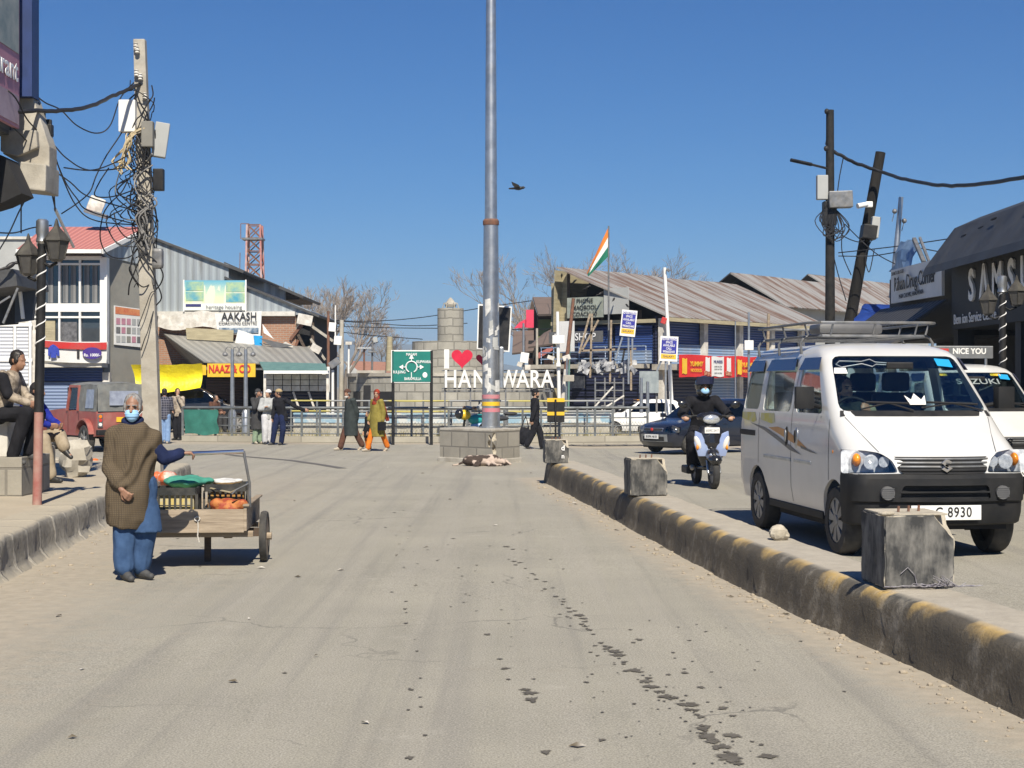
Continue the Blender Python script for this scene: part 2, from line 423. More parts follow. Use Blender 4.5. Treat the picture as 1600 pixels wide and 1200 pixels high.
# sidewalk, left
K['walk'] = mat('sandy_pavement', (.42, .365, .28), (.31, .27, .21), .95, scale=1.1, kind='World', bp=.5, bs=45, bd=.012, dust=.6, dustc=(.45, .385, .29))
def resample(pl, step):
    out = [V((p[0], p[1], 0)) for p in pl[:1]]; acc = []
    for a, b_ in zip(pl, pl[1:]):
        a3, b3 = V((a[0], a[1], 0)), V((b_[0], b_[1], 0)); L = (b3-a3).length; n = max(1, round(L/step))
        for i in range(1, n+1): out.append(a3+(b3-a3)*i/n)
    for _ in range(3):
        out = [out[0]]+[(out[i-1]+out[i]*2+out[i+1])/4 for i in range(1, len(out)-1)]+[out[-1]]
    return out
def strip_loft(pl, prof, jit=0, noise_amp=0, stone=.6, side=1):
    """profile (offset, z) swept along a ground line; offset is to the right of travel * side; uv.x is the run, uv.y the profile length"""
    pts = pl; rows = []; run = 0; s = [0]
    for a, b_ in zip(pts, pts[1:]): s.append(s[-1]+(b_-a).length)
    pr = [0]
    for a, b_ in zip(prof, prof[1:]): pr.append(pr[-1]+math.hypot(b_[0]-a[0], b_[1]-a[1]))
    mb = MB(); n = len(prof); vs = []
    for i, p in enumerate(pts):
        d = (pts[min(i+1, len(pts)-1)]-pts[max(i-1, 0)]).normalized(); nrm = V((d.y, -d.x, 0))*side
        si = int(s[i]/stone); rj = random.Random(si*13+5)
        oj = (rj.random()-.5)*jit; zj = (rj.random()-.5)*jit*.6
        for k, (o, z) in enumerate(prof):
            q = p+nrm*o+V((0, 0, z))
            if 0 < k and noise_amp:
                q += nrm*(noise.noise(q*7)*noise_amp+noise.noise(q*19)*noise_amp*.6)+V((0, 0, noise.noise(q*5+V((9, 0, 0)))*noise_amp*.5))
            if k: q += nrm*oj+V((0, 0, zj))
            vs.append(q)
    fs = []; uu = []
    for i in range(len(pts)-1):
        for k in range(n-1):
            fs.append((i*n+k, (i+1)*n+k, (i+1)*n+k+1, i*n+k+1))
            uu.append([(s[i], pr[k]), (s[i+1], pr[k]), (s[i+1], pr[k+1]), (s[i], pr[k+1])])
    fs.append(tuple(range(n))); uu.append([(s[0], q) for q in pr]); e = (len(pts)-1)*n
    fs.append(tuple(e+k for k in reversed(range(n)))); uu.append([(s[-1], q) for q in reversed(pr)])
    mb.add(vs, fs, uu); return mb
kp = resample(KRB, .1)
K['kerb'] = blockmat('rough_kerbstone', (.36, .335, .285), (.27, .25, .215), (.60, .56, .47), .62, 9, .045, var=.5)
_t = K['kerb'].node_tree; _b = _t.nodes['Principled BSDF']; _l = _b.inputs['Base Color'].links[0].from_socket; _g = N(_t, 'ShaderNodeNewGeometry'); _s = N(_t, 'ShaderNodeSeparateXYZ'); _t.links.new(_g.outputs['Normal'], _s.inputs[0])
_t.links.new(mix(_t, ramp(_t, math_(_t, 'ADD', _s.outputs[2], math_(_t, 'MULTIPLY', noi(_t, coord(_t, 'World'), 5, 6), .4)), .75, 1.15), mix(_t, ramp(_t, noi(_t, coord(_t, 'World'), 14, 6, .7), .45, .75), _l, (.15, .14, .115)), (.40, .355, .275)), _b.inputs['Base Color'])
for _n in _t.nodes:
    if _n.type == 'BUMP': _n.inputs['Strength'].default_value = .7; _n.inputs['Distance'].default_value = .03
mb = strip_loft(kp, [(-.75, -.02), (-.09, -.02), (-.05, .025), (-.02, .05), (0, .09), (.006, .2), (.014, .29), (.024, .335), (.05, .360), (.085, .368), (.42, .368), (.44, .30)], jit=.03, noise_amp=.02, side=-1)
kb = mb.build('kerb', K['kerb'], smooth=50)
tag(kb, kind='structure')
mb = MB(); vs = []; ins = []
for i, p in enumerate(kp):
    d = (kp[min(i+1, len(kp)-1)]-kp[max(i-1, 0)]).normalized(); q = p+V((-d.y, d.x, 0))*.34
    vs.append(V((q.x, q.y, .350))); 
nrow = len(vs); cols = [0, .3, .7, 1.2, 2, 3.5, 6, 12]
allv = []; 
for q in vs:
    for c in cols:
        x = q.x-c if q.y < 27 else q.x-c*.2; yy = q.y if q.y < 27 else q.y-c*.25
        allv.append(V((x, yy, .350+.012*noise.noise(V((x, yy, 3)))*(c > 0))))
nc = len(cols)
mb.add(allv, [(i*nc+k, i*nc+k+1, (i+1)*nc+k+1, (i+1)*nc+k) for i in range(nrow-1) for k in range(nc-1)])
tag(mb.build('sidewalk', K['walk'], smooth=180), kind='structure')
# dusty crack winding along the pavement behind the kerb
# right hand pavement in front of the shops
RK = [(7.1, 2), (6.95, 8), (7.3, 16), (7.5, 24), (7.45, 33), (8.2, 36.5), (10, 38), (16, 39)]
rp = resample(RK, .25)
mb = strip_loft(rp, [(0, -.3), (0, .34), (.03, .38), (.3, .385), (.3, .3)], jit=.02, noise_amp=.01, side=1)
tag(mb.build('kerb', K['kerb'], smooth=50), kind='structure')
mb = MB(); vs = []
for p in rp:
    for c in (.25, 1, 3, 8): vs.append(V((p.x+c, p.y if p.y < 35 else p.y-c*.3, .37)))
mb.add(vs, [(i*4+k, (i+1)*4+k, (i+1)*4+k+1, i*4+k+1) for i in range(len(rp)-1) for k in range(3)])
tag(mb.build('sidewalk', K['walk'], smooth=180), kind='structure')

# ---------------------------------------------------------------- painted median kerb
m, t, b = nodes('worn_yellow_black_kerb'); b.inputs['Roughness'].default_value = .88
uv = coord(t, 'UV'); sp = N(t, 'ShaderNodeSeparateXYZ'); t.links.new(uv, sp.inputs[0]); wp = coord(t, 'World')
u = math_(t, 'ADD', sp.outputs[0], math_(t, 'MULTIPLY', noi(t, wp, 6, 5), .10))
st = ramp(t, math_(t, 'SINE', math_(t, 'MULTIPLY', u, math.pi/.40)), -.12, .12)
nz = noi(t, wp, 7, 8, .7); nb = noi(t, wp, 1.3, 6, .65)
conc = mix(t, ramp(t, nz, .3, .7), (.44, .40, .33), (.34, .305, .25))
paint = mix(t, st, mix(t, ramp(t, nz, .3, .7), (.05, .05, .047), (.13, .12, .10)), mix(t, ramp(t, nz, .3, .7), (.58, .385, .11), (.46, .33, .15)))
grime = mix(t, ramp(t, nb, .3, .7), (.07, .06, .046), (.135, .11, .075))
v = sp.outputs[1]                                   # run of the profile: face .0-.42, edge .42-.60, top beyond
onedge = math_(t, 'MULTIPLY', ramp(t, v, .30, .40), ramp(t, v, .56, .49))
dirty = math_(t, 'ADD', v, math_(t, 'MULTIPLY', math_(t, 'SUBTRACT', nb, .5), .55))
face = mix(t, ramp(t, dirty, .47, .33), paint, grime)
keep = math_(t, 'MULTIPLY', ramp(t, math_(t, 'ADD', math_(t, 'MULTIPLY', nz, .5), math_(t, 'MULTIPLY', nb, .5)), .74, .52), ramp(t, v, .50, .43))
col = mix(t, keep, conc, face)
t.links.new(col, b.inputs['Base Color']); bump(t, b, math_(t, 'ADD', nz, math_(t, 'MULTIPLY', noi(t, wp, 45, 4), .6)), .55, .02)
K['median'] = m
mp = resample(MED, .1)
mb = strip_loft(mp, [(-.03, -.03), (0, .03), (.015, .14), (.03, .25), (.05, .315), (.085, .350), (.14, .368), (.26, .372), (.40, .372), (.53, .372), (.56, .35), (.575, -.05)], jit=.014, noise_amp=.012, side=1, stone=.4)
tag(mb.build('median_kerb', m, smooth=60), 'long low kerb with worn yellow and black paint dividing the road', 'kerb')
# sand and crumbs swept against the kerbs
rg = random.Random(5)
mb = MB()
for k in range(620):
    y = 6.2+21*rg.random()**1.5
    if rg.random() < .62: x = lerp_pl(MED, y)-.02-abs(rg.gauss(0, .16))
    else: x = lerp_pl(KRB[:8], y)+.05+abs(rg.gauss(0, .35))
    r = .006+.014*rg.random()**3
    mb.ell((x, y, zr(x, y)+r*.4), (r*(1+rg.random()), r*(1+rg.random()), r*.7), Euler((0, 0, rg.random()*3)), 6, 4)
tag(mb.build('gravel', mat('kerb_gravel', (.42, .36, .27), (.28, .24, .19), .95, scale=9), smooth=40), 'loose grit and crumbs of stone swept along the kerbs', 'gravel', kind='stuff')
# damp spots
mb = MB(); FADE = []
def spot(px, py, wpx):
    d = 4080/(py-HY); x = X(px, d); r = wpx/2/F*d
    n = 26; ph = rg.random()*9; el = .7+.5*rg.random()
    pts = []
    for k in range(n):
        a = 2*math.pi*k/n; rr = .8*r*(1+.75*noise.noise(V((math.cos(a)*1.8+ph, math.sin(a)*1.8, ph)))+.45*noise.noise(V((math.cos(a)*4+ph, math.sin(a)*4, ph))))
        pts.append(V((x+rr*math.cos(a), d+rr*1.25*el*math.sin(a), 0)))
    c = V((x, d, 0)); rr_ = [c]+[c+(p-c)*.62 for p in pts]+[c+(p-c)*1.25 for p in pts]; FADE.extend([1]*(n+1)+[0]*n)
    mb.add([V((p.x, p.y, zr(p.x, p.y)+.005)) for p in rr_], [(0, 1+k, 1+(k+1) % n) for k in range(n)]+[(1+k, n+1+k, n+1+(k+1) % n, 1+(k+1) % n) for k in range(n)])
main = [(790, 855), (812, 880), (838, 905), (868, 932), (888, 950), (905, 962), (915, 972), (922, 985), (945, 1010), (958, 1018), (965, 1024), (975, 1038), (990, 1048), (1012, 1065), (1020, 1074), (1040, 1090), (1048, 1094), (1075, 1102), (1090, 1118), (1098, 1140), (1108, 1153), (1130, 1168), (1140, 1185), (1158, 1195)]
big = {(905, 962): 22, (958, 1018): 24, (965, 1024): 26, (990, 1048): 28, (1020, 1074): 34, (1012, 1065): 24, (1040, 1090): 30, (1098, 1140): 30, (1075, 1102): 34, (1108, 1153): 46, (1130, 1168): 40, (1140, 1185): 52}
for p in main:
    spot(p[0], p[1], big.get(p, 12))
    for k in range(3): spot(p[0]+rg.gauss(0, 18), p[1]+rg.gauss(0, 9), 4+5*rg.random())
for (xa, ya), (xb, yb) in zip(main, main[1:]):
    for f_ in (.33, .67): spot(xa+(xb-xa)*f_+rg.gauss(0, 5), ya+(yb-ya)*f_+rg.gauss(0, 3), 7+.018*(ya-840)+(8 if ya > 1000 else 4)*rg.random())
for p, s in (((828, 1084), 34), ((820, 1078), 22), ((832, 1094), 28), ((790, 1045), 18), ((782, 1030), 12), ((762, 992), 16), ((795, 1062), 9), ((852, 1176), 22), ((940, 1158), 14), ((640, 1185), 18), ((998, 1000), 14), ((985, 985), 9), ((990, 1005), 9), ((1070, 1052), 14), ((1045, 1055), 10), ((1095, 1075), 16), ((1130, 1108), 20), ((1145, 1120), 16), ((1135, 1098), 10), ((1146, 1151), 34), ((1120, 1170), 22), ((1198, 1183), 36), ((1190, 1165), 12), ((1175, 1160), 10), ((634, 940), 8), ((633, 952), 9), ((635, 958), 7), ((634, 975), 10), ((648, 1000), 6), ((652, 1018), 8), ((657, 1060), 8), ((642, 1078), 10), ((657, 1090), 7), ((658, 1105), 9), ((638, 1110), 7), ((664, 1150), 10), ((640, 1076), 7), ((445, 1052), 12), ((278, 842), 9), ((708, 842), 9), ((700, 852), 6), ((612, 925), 8), ((722, 900), 7), ((728, 928), 6), ((860, 875), 7), ((880, 890), 6)):
    spot(p[0], p[1], s)
for k in range(70):
    spot(1040+rg.gauss(0, 90), 1085+rg.gauss(0, 60), 3+6*rg.random())
for k in range(40):
    a = rg.random(); spot(560+260*a+rg.gauss(0, 20), 770+230*a+rg.gauss(0, 16), 3+4*rg.random())
dam = mat('damp_asphalt', (.085, .075, .06), (.13, .118, .096), .8, scale=7, kind='World', bp=.5, bs=80); dt = dam.node_tree; da = N(dt, 'ShaderNodeAttribute'); da.attribute_name = 'fade'
dt.links.new(ramp(dt, math_(dt, 'ADD', da.outputs['Fac'], math_(dt, 'MULTIPLY', math_(dt, 'SUBTRACT', noi(dt, coord(dt, 'World'), 40, 4), .5), 1.1)), .25, .8), dt.nodes['Principled BSDF'].inputs['Alpha'])
ws = mb.build('wet_stain', dam, recalc=False); fa_ = ws.data.color_attributes.new('fade', 'FLOAT_COLOR', 'POINT')
for i_, f_ in enumerate(FADE): fa_.data[i_].color = (f_, f_, f_, 1)
tag(ws, 'trail of dark damp drops and oil spots along the dusty road', 'stain', kind='stuff')
mb = MB()                                            # pale scuffed patches and tar seam
def patch(px, py, wx, wy, mb):
    d = 4080/(py-HY); x = X(px, d); n = 26; ph = rg.random()*9; pts = []
    for k in range(n):
        a = 2*math.pi*k/n; rr = 1+.5*noise.noise(V((math.cos(a)*1.5+ph, math.sin(a)*1.5, ph)))+.25*noise.noise(V((math.cos(a)*6, math.sin(a)*6, ph)))
        p = V((x+rr*wx/2*math.cos(a), d+rr*wy/2*math.sin(a), 0)); pts.append(V((p.x, p.y, zr(p.x, p.y)+.004)))
    mb.add([V((x, d, zr(x, d)+.004))]+pts, [(0, 1+k, 1+(k+1) % n) for k in range(n)])
seam = [V((X(px, 4080/(py-HY)), 4080/(py-HY), 0)) for px, py in ((335, 707), (375, 713), (420, 717), (455, 720), (500, 726), (535, 732))]
mb = MB()
for a, b_ in zip(seam, seam[1:]):
    n_ = V(((b_-a).y, -(b_-a).x, 0)).normalized()*.10
    mb.add([V((q.x, q.y, zr(q.x, q.y)+.006)) for q in (a-n_, b_-n_, b_+n_, a+n_)], [(0, 1, 2, 3)])
tag(mb.build('road_seam', mat('tar_seam', (.10, .095, .09), (.13, .12, .11), .9, kind='World')), kind='structure')
# far hills in the haze
mb = MB(); vs = []; nxh = 90
for j, (yy, hf) in enumerate(((2600, 0), (3000, .55), (3500, 1), (4600, .9))):
    for i in range(nxh):
        x = -2600+i*58
        h = 35+70*math.exp(-((x+330)/260)**2)+30*noise.noise(V((x*.003, 3, 0)))+14*noise.noise(V((x*.011, 5, j)))
        h *= sm(2300, 600, abs(x+200))
        vs.append(V((x, yy, -1+max(0, h)*hf)))
mb.add(vs, [(j*nxh+i, j*nxh+i+1, (j+1)*nxh+i+1, (j+1)*nxh+i) for j in range(3) for i in range(nxh-1)])
tag(mb.build('hills', mat('wooded_hill', (.09, .10, .07), (.13, .12, .09), .95, scale=.01, kind='World'), smooth=180), kind='structure')
mb = MB(); mb.bb(-3200, 3200, -60, 4700, -6, 150)
hz = bpy.data.materials.new('valley_haze'); hz.use_nodes = True; ht = hz.node_tree; ht.nodes.clear()
pv = ht.nodes.new('ShaderNodeVolumePrincipled'); pv.inputs['Color'].default_value = (.62, .80, 1, 1); pv.inputs['Density'].default_value = .00034
ho = ht.nodes.new('ShaderNodeOutputMaterial'); ht.links.new(pv.outputs[0], ho.inputs['Volume'])
tag(mb.build('haze', hz), kind='stuff')
# ================================================================ vehicles
K['vanpaint'] = mat('white_car_paint', (.62, .62, .61), (.57, .57, .56), .3, scale=2, dust=.14, dustc=(.5, .45, .37), coat=.5)
K['bumper'] = mat('black_bumper_plastic', (.012, .013, .015), (.02, .02, .021), .6, scale=6, dust=.16, dustc=(.07, .065, .058), spec=.22)
K['glass'] = glassmat('window_glass', (.88, .96, .97), .14, .98)
K['glassd'] = glassmat('tinted_window_glass', (.30, .36, .42), .14, .35)
K['lens'] = glassmat('lamp_lens', (.96, .97, .98), .18, .95)
K['visor'] = mat('smoked_visor', (.02, .025, .07), (.03, .035, .08), .15)
K['alloy'] = mat('grey_wheel_cover', (.30, .30, .30), (.22, .22, .21), .45, .4, scale=9, dust=.5)
K['silver'] = mat('silver_reflector', (.78, .80, .83), (.42, .45, .5), .3, .1, scale=26)
K['amber'] = mat('amber_lens', (.85, .30, .02), (.75, .22, .02), .2)
K['interior'] = mat('dark_upholstery', (.028, .03, .036), (.045, .045, .05), .8)
K['plate'] = mat('white_number_plate', (.78, .78, .76), (.70, .70, .68), .45)
K['navy'] = mat('dark_blue_car_paint', (.012, .015, .028), (.016, .019, .033), .25, scale=2, coat=.6)
K['carblack'] = mat('black_car_paint', (.012, .012, .014), (.018, .018, .02), .25, coat=.5)
K['jeepred'] = mat('faded_red_paint', (.33, .085, .07), (.26, .07, .058), .5, scale=4, dust=.25)
K['canvas'] = mat('grey_canvas', (.17, .18, .175), (.11, .115, .115), .9, scale=5, bp=.3, bs=30, dust=.2)
K['pvc'] = mat('clear_plastic_sheet', (.30, .33, .40), (.20, .22, .28), .15, scale=6, bp=.4, bs=6, bd=.02)
K['orange'] = mat('orange_vinyl', (.62, .30, .07), (.5, .22, .05), .4)
K['stick'] = mat('faded_yellow_sticker', (.55, .48, .06), (.52, .50, .30), .5, scale=8)
K['dgrey'] = mat('grey_vinyl', (.10, .10, .105), (.13, .13, .13), .4)
K['blue_st'] = mat('blue_sticker', (.02, .33, .66), (.02, .28, .6), .4)

class Prof:                                          # rows: z, front y, rear y, half width, front corner radius, front bow
    def __init__(s, rows): s.r = rows
    def at(s, z):
        r = s.r
        if z <= r[0][0]: return r[0][1:]
        for a, b in zip(r, r[1:]):
            if z <= b[0]:
                t = (z-a[0])/(b[0]-a[0]); return [a[i]+(b[i]-a[i])*t for i in range(1, 6)]
        return r[-1][1:]
    def ring(s, z, inset=0, zz=None):
        yf, yr, hw, rc, bow = s.at(z); yf += inset; yr -= inset; hw -= inset; rc = max(.01, rc-inset); rr = max(.02, .10-inset)
        pts = []
        def fr(x): return yf + bow*(x/hw)**2
        nf = 9
        for k in range(nf+1):                        # front edge, -x -> +x
            x = -(hw-rc)+2*(hw-rc)*k/nf; pts.append((x, fr(x)))
        y0 = fr(hw-rc)
        for k in range(1, 6): a = R(90*k/6); pts.append((hw-rc+rc*math.sin(a), y0+rc-rc*math.cos(a)))
        ns = 22
        for k in range(ns+1): pts.append((hw, y0+rc+(yr-rr-y0-rc)*k/ns))
        for k in range(1, 4): a = R(90*k/4); pts.append((hw-rr+rr*math.cos(a), yr-rr+rr*math.sin(a)))
        for k in range(7): pts.append((hw-rr-2*(hw-rr)*k/6, yr))
        for k in range(1, 4): a = R(90*k/4); pts.append((-(hw-rr)-rr*math.sin(a), yr-rr+rr*math.cos(a)))
        for k in range(ns+1): pts.append((-hw, yr-rr+(y0+rc-yr+rr)*k/ns))
        for k in range(1, 6): a = R(90*k/6); pts.append((-(hw-rc)-rc*math.cos(a), y0+rc-rc*math.sin(a)))
        return [V((x, y, z if zz is None else zz)) for x, y in pts]
    def solid(s, zs, inset=0):
        return MB().rings([s.ring(z, inset) for z in zs]).mesh('s')
    def front(s, x, z, off=0):                       # y of the front skin
        yf, yr, hw, rc, bow = s.at(z); return yf+bow*(x/hw)**2-off
    def side(s, z, off=0): return s.at(z)[2]+off
def rpoly(poly, r=.04, n=3):                         # rounded polygon
    out = []; L = len(poly)
    for i in range(L):
        p = V((poly[i][0], poly[i][1], 0)); a = V((poly[i-1][0], poly[i-1][1], 0)); b = V((poly[(i+1) % L][0], poly[(i+1) % L][1], 0))
        da = (a-p); db = (b-p); q = min(r, da.length*.45, db.length*.45); p0 = p+da.normalized()*q; p1 = p+db.normalized()*q
        for k in range(n+1):
            t = k/n; v = p0*(1-t)**2+p*2*t*(1-t)+p1*t*t; out.append((v.x, v.y))
    return out
def prism_x(poly, x0, x1): return MB().prism([(p[0], p[1]) for p in poly], (x0, 0, 0), (0, 1, 0), (0, 0, 1), x0-x1 if x0 > x1 else -(x1-x0))
def prism_y(poly, y0, y1): return MB().prism([(p[0], p[1]) for p in poly], (0, y0, 0), (1, 0, 0), (0, 0, 1), (y1-y0))
def wheel_mb(root, x, y, r, w, tyre='tyre', spokes=8, cov='alloy'):
    s = 1 if x > 0 else -1
    wh = MB(); n = 28
    prof = [(r*.66, -w/2), (r*.93, -w/2), (r*.985, -w/2+.025), (r, -w/4), (r, w/4), (r*.985, w/2-.025), (r*.93, w/2), (r*.66, w/2), (r*.62, 0)]
    rs = [[V((x+o, y+q*math.cos(2*math.pi*k/n), r+q*math.sin(2*math.pi*k/n))) for k in range(n)] for q, o in prof]
    wh.rings(rs+[rs[0]], cap=False)
    wt = wh.build('wheel', K['rubber'], root, smooth=40)
    hb = MB(); o = x+s*w*.36
    hb.cyl((x-s*w*.2, y, r), (o, y, r), r*.655, n=24)
    rim = hb.build('wheel_cover', K['bumper'], wt, smooth=40)
    c = MB(); o2 = o+s*.012
    c.cyl((o-s*.01, y, r), (o2+s*.012, y, r), r*.20, r*.15, n=16)
    for k in range(spokes):
        a = 2*math.pi*k/spokes+.2; d = V((0, math.cos(a), math.sin(a))); e = V((0, -math.sin(a), math.cos(a))); p = V((o, y, r))
        q = [p+d*r*.12-e*r*.06, p+d*r*.62-e*r*.15, p+d*r*.62+e*r*.15, p+d*r*.12+e*r*.06]; up = V((s*.016, 0, 0))
        c.add(q+[t_+up for t_ in q], [(0, 1, 2, 3), (7, 6, 5, 4), (0, 1, 5, 4), (1, 2, 6, 5), (2, 3, 7, 6), (3, 0, 4, 7)])
    rs = [[V((o+s*h, y+q*r*math.cos(2*math.pi*k/n), r+q*r*math.sin(2*math.pi*k/n))) for k in range(n)] for q, h in ((.60, 0), (.60, .016), (.67, .012), (.67, 0))]
    c.rings(rs+[rs[0]], cap=False)
    c.build('rim', K[cov], wt, smooth=35)
    return wt
def shell_body(root, pr, zs, zin, wins, front_w, rear_w, arch, lamps=(), paint='vanpaint', inset=.03, glass='glass', wheel_r=.29):
    outer = pr.solid(zs); inner = MB().rings([pr.ring(z, inset) for z in zin]).mesh('i')
    cuts = [inner]; side = []
    for poly in wins:
        p = rpoly(poly, .07)
        for s in (1, -1): side.append((s, p)); cuts.append(prism_x(p, s*.25, s*1.2).mesh('c'))
    cuts.append(prism_y(rpoly(front_w, .07), -1.2, pr.at(front_w[-1][1])[0]+.35).mesh('c'))
    cuts.append(prism_y(rpoly(rear_w, .08), pr.at(1.0)[1]-.5, pr.at(1.0)[1]+.5).mesh('c'))
    for (y, z, r) in arch:
        for s in (1, -1): cuts.append(MB().cyl((s*.42, y, z), (s*1.2, y, z), r, n=32).mesh('c'))
    for poly in lamps: cuts.append(prism_y(rpoly(poly, .03), -1.5, pr.front(poly[0][0], poly[0][1])+.14).mesh('c'))
    body = boolean(outer, cuts); smoothe(body, 32)
    link('body', body, K[paint], root)
    def pane(cut, name, m, ins0=.006, ins1=.012):
        a = MB().rings([pr.ring(z, ins0) for z in zs]).mesh('g'); b_ = MB().rings([pr.ring(z, ins1) for z in [zs[0]-.03]+list(zs)[1:-1]+[zs[-1]-.006]]).mesh('g')
        g = boolean(a, [b_]); g = boolean(g, [cut], 'INTERSECT'); smoothe(g, 30)
        return link(name, g, m, root)
    for s, p in side: pane(prism_x(p, s*.3, s*1.2).mesh('c'), 'side_window', K[glass])
    pane(prism_y(rpoly(front_w, .07), -1.2, pr.at(front_w[-1][1])[0]+.35).mesh('c'), 'windscreen', K[glass])
    pane(prism_y(rpoly(rear_w, .08), pr.at(1.0)[1]-.5, pr.at(1.0)[1]+.5).mesh('c'), 'rear_window', K[glass])
    return pane
VP = Prof([(.30, -.50, 3.00, .700, .16, .06), (.50, -.54, 3.04, .735, .16, .07), (.70, -.555, 3.04, .7385, .16, .08), (.80, -.54, 3.04, .7385, .16, .09), (.86, -.50, 3.04, .7375, .17, .10), (.91, -.42, 3.04, .737, .20, .11), (1.03, -.24, 3.035, .732, .22, .13), (1.16, -.07, 3.02, .722, .20, .14), (1.20, -.02, 3.01, .715, .17, .13), (1.45, .26, 2.98, .672, .14, .12), (1.68, .52, 2.94, .625, .12, .11), (1.735, .62, 2.90, .598, .16, .11), (1.775, .76, 2.84, .545, .22, .10), (1.80, .92, 2.74, .46, .26, .08), (1.815, 1.15, 2.5, .30, .20, .03)])
def make_van():
    root = thing('van', 'white minivan with a driver inside and a black rack on its roof', 'van')
    zs = [r[0] for r in VP.r]
    wins = [[(.36, 1.18), (1.14, 1.18), (1.14, 1.66), (.72, 1.66)], [(1.30, 1.18), (2.22, 1.18), (2.20, 1.66), (1.32, 1.66)], [(2.36, 1.19), (2.92, 1.19), (2.84, 1.66), (2.36, 1.66)]]
    fw = [(-.655, 1.205), (.655, 1.205), (.56, 1.685), (-.56, 1.685)]
    rw = [(-.52, 1.18), (.52, 1.18), (.48, 1.62), (-.48, 1.62)]
    lampL = [(-.80, .895), (-.62, .893), (-.50, .875), (-.42, .82), (-.375, .715), (-.80, .705)]
    lampR = [(-x, z) for x, z in reversed(lampL)]
    pane = shell_body(root, VP, zs, [.42, .5, .7, .86, .91, 1.03, 1.16, 1.2, 1.45, 1.68, 1.735, 1.77], wins, fw, rw, [(0, .29, .345), (2.35, .29, .345)], [lampL, lampR])
    for poly in (lampL, lampR):
        cx = sum(p[0] for p in poly)/6; s = 1 if cx > 0 else -1
        hl = pane(prism_y(rpoly(poly, .03), -1.2, VP.front(poly[0][0], .8)+.3).mesh('c'), 'headlight', K['lens'], .001, .006)
        h = MB(); yb = VP.front(cx, .80)
        h.prism([(x*.985+cx*.015, z) for x, z in rpoly(poly, .03)], (0, yb+.135, 0), (1, 0, 0), (0, 0, 1), -.006)
        h.lathe((0, 0, 0), [(.001, 0)]*2, 3)
        h.build('reflector', K['silver'], hl)
        h = MB()
        for (dx, r_) in ((-.04*s, .062), (-.15*s, .045)):
            c = V((s*.56-(dx+.09*s)*-1 if False else s*.545+dx+.07*s, yb+.07, .80))
            prof = [(r_, -.03), (r_*.86, 0), (r_*.5, .035), (.012, .04), (.012, -.005), (.004, -.008)]
            h.rings([[c+V((q*math.cos(2*math.pi*k/14), o, q*math.sin(2*math.pi*k/14))) for k in range(14)] for q, o in prof])
        h.build('lamp_bowl', K['silver'], hl, smooth=50)
        h = MB(); h.ell((s*.675, VP.front(s*.66, .8)+.085, .815), (.035, .05, .055)); h.build('indicator', K['amber'], hl, smooth=60)
    # bumper
    def path(yf, hw, t, bow=.10, rc=.20, yend=-.20):
        def one(o):
            h = hw-o; y0 = yf+o; pts = [(-h, yend)]
            for k in range(0, 7): a = R(90*k/6); pts.append((-(h-rc)-rc*math.cos(a), y0+bow*.8+rc-rc*math.sin(a)))
            for k in range(1, 12): x = -(h-rc)+2*(h-rc)*k/12; pts.append((x, y0+bow*.8*(x/(h-rc))**2))
            for k in range(0, 7): a = R(90*k/6); pts.append(((h-rc)+rc*math.sin(a), y0+bow*.8+rc-rc*math.cos(a)))
            pts.append((h, yend)); return pts
        return one(0)+list(reversed(one(t)))
    bz = [(.285, -.55, .725), (.30, -.575, .738), (.38, -.60, .745), (.47, -.605, .748), (.485, -.63, .75), (.60, -.635, .752), (.67, -.63, .752), (.705, -.60, .746), (.712, -.55, .735)]
    bm_ = MB().rings([[V((x, y, z)) for x, y in path(yf, hw, .10)] for z, yf, hw in bz]).mesh('b')
    cuts = [prism_y(rpoly([(-.385, .50), (.385, .50), (.36, .615), (-.36, .615)], .03), -1, -.565).mesh('c')]
    for s in (1, -1): cuts.append(MB().cyl((s*.485, -1, .555), (s*.485, -.575, .555), .062, n=24).mesh('c'))
    bm_ = boolean(bm_, cuts); smoothe(bm_, 35); bo = link('bumper', bm_, K['bumper'], root)
    g = MB(); g.bb(-.38, .38, -.60, -.555, .552, .566); g.bb(-.39, .39, -.563, -.55, .49, .62); g.build('lower_grille', K['bumper'], root, bev=.003)
    for s in (1, -1):
        f = MB(); f.cyl((s*.485, -.60, .555), (s*.485, -.57, .555), .056, n=20)
        for k in range(5): f.bb(s*.485-.05, s*.485+.05, -.606, -.60, .52+k*.017, .526+k*.017)
        f.build('fog_lamp_cover', K['dgrey'], root, smooth=40)
    # upper grille with slats and emblem
    g = MB(); yb = VP.front(0, .78)
    gp = [(-.405, .845), (.405, .845), (.36, .735), (.33, .712), (-.33, .712), (-.36, .735)]
    def fgrid(poly, off, name, m, thick=.01):
        mb = MB(); n = 13
        for j in range(n-1):
            pass
        return mb
    def gy(x, z): return -.605+.085*(x/.4)**2*.8+(z-.71)*.42
    rows = []
    for (z, hwid) in ((.708, .335), (.73, .37), (.78, .392), (.845, .412)):
        rows.append([V((-hwid+2*hwid*k/12, gy(-hwid+2*hwid*k/12, z), z)) for k in range(13)])
    vs = [p for r_ in rows for p in r_]; fs = [(j*13+i, j*13+i+1, (j+1)*13+i+1, (j+1)*13+i) for j in range(3) for i in range(12)]
    g.add(vs, fs); g.add([p+V((0, .05, 0)) for p in vs], [tuple(reversed(f)) for f in fs]); g.build('grille', K['dark'], root)
    for z in (.735, .765, .797, .828):
        sl_ = MB(); hwid = .35+.045*(z-.73)/.1; pts = [V((-hwid+2*hwid*k/12, gy(-hwid+2*hwid*k/12, z)-.008, z)) for k in range(13)]
        sl_.tube(pts, .0085, 6); sl_.build('grille_slat', K['iron'] if z > .74 else K['bumper'], root, smooth=60)
    e = MB(); yy = gy(0, .775)-.032; sc_ = .048
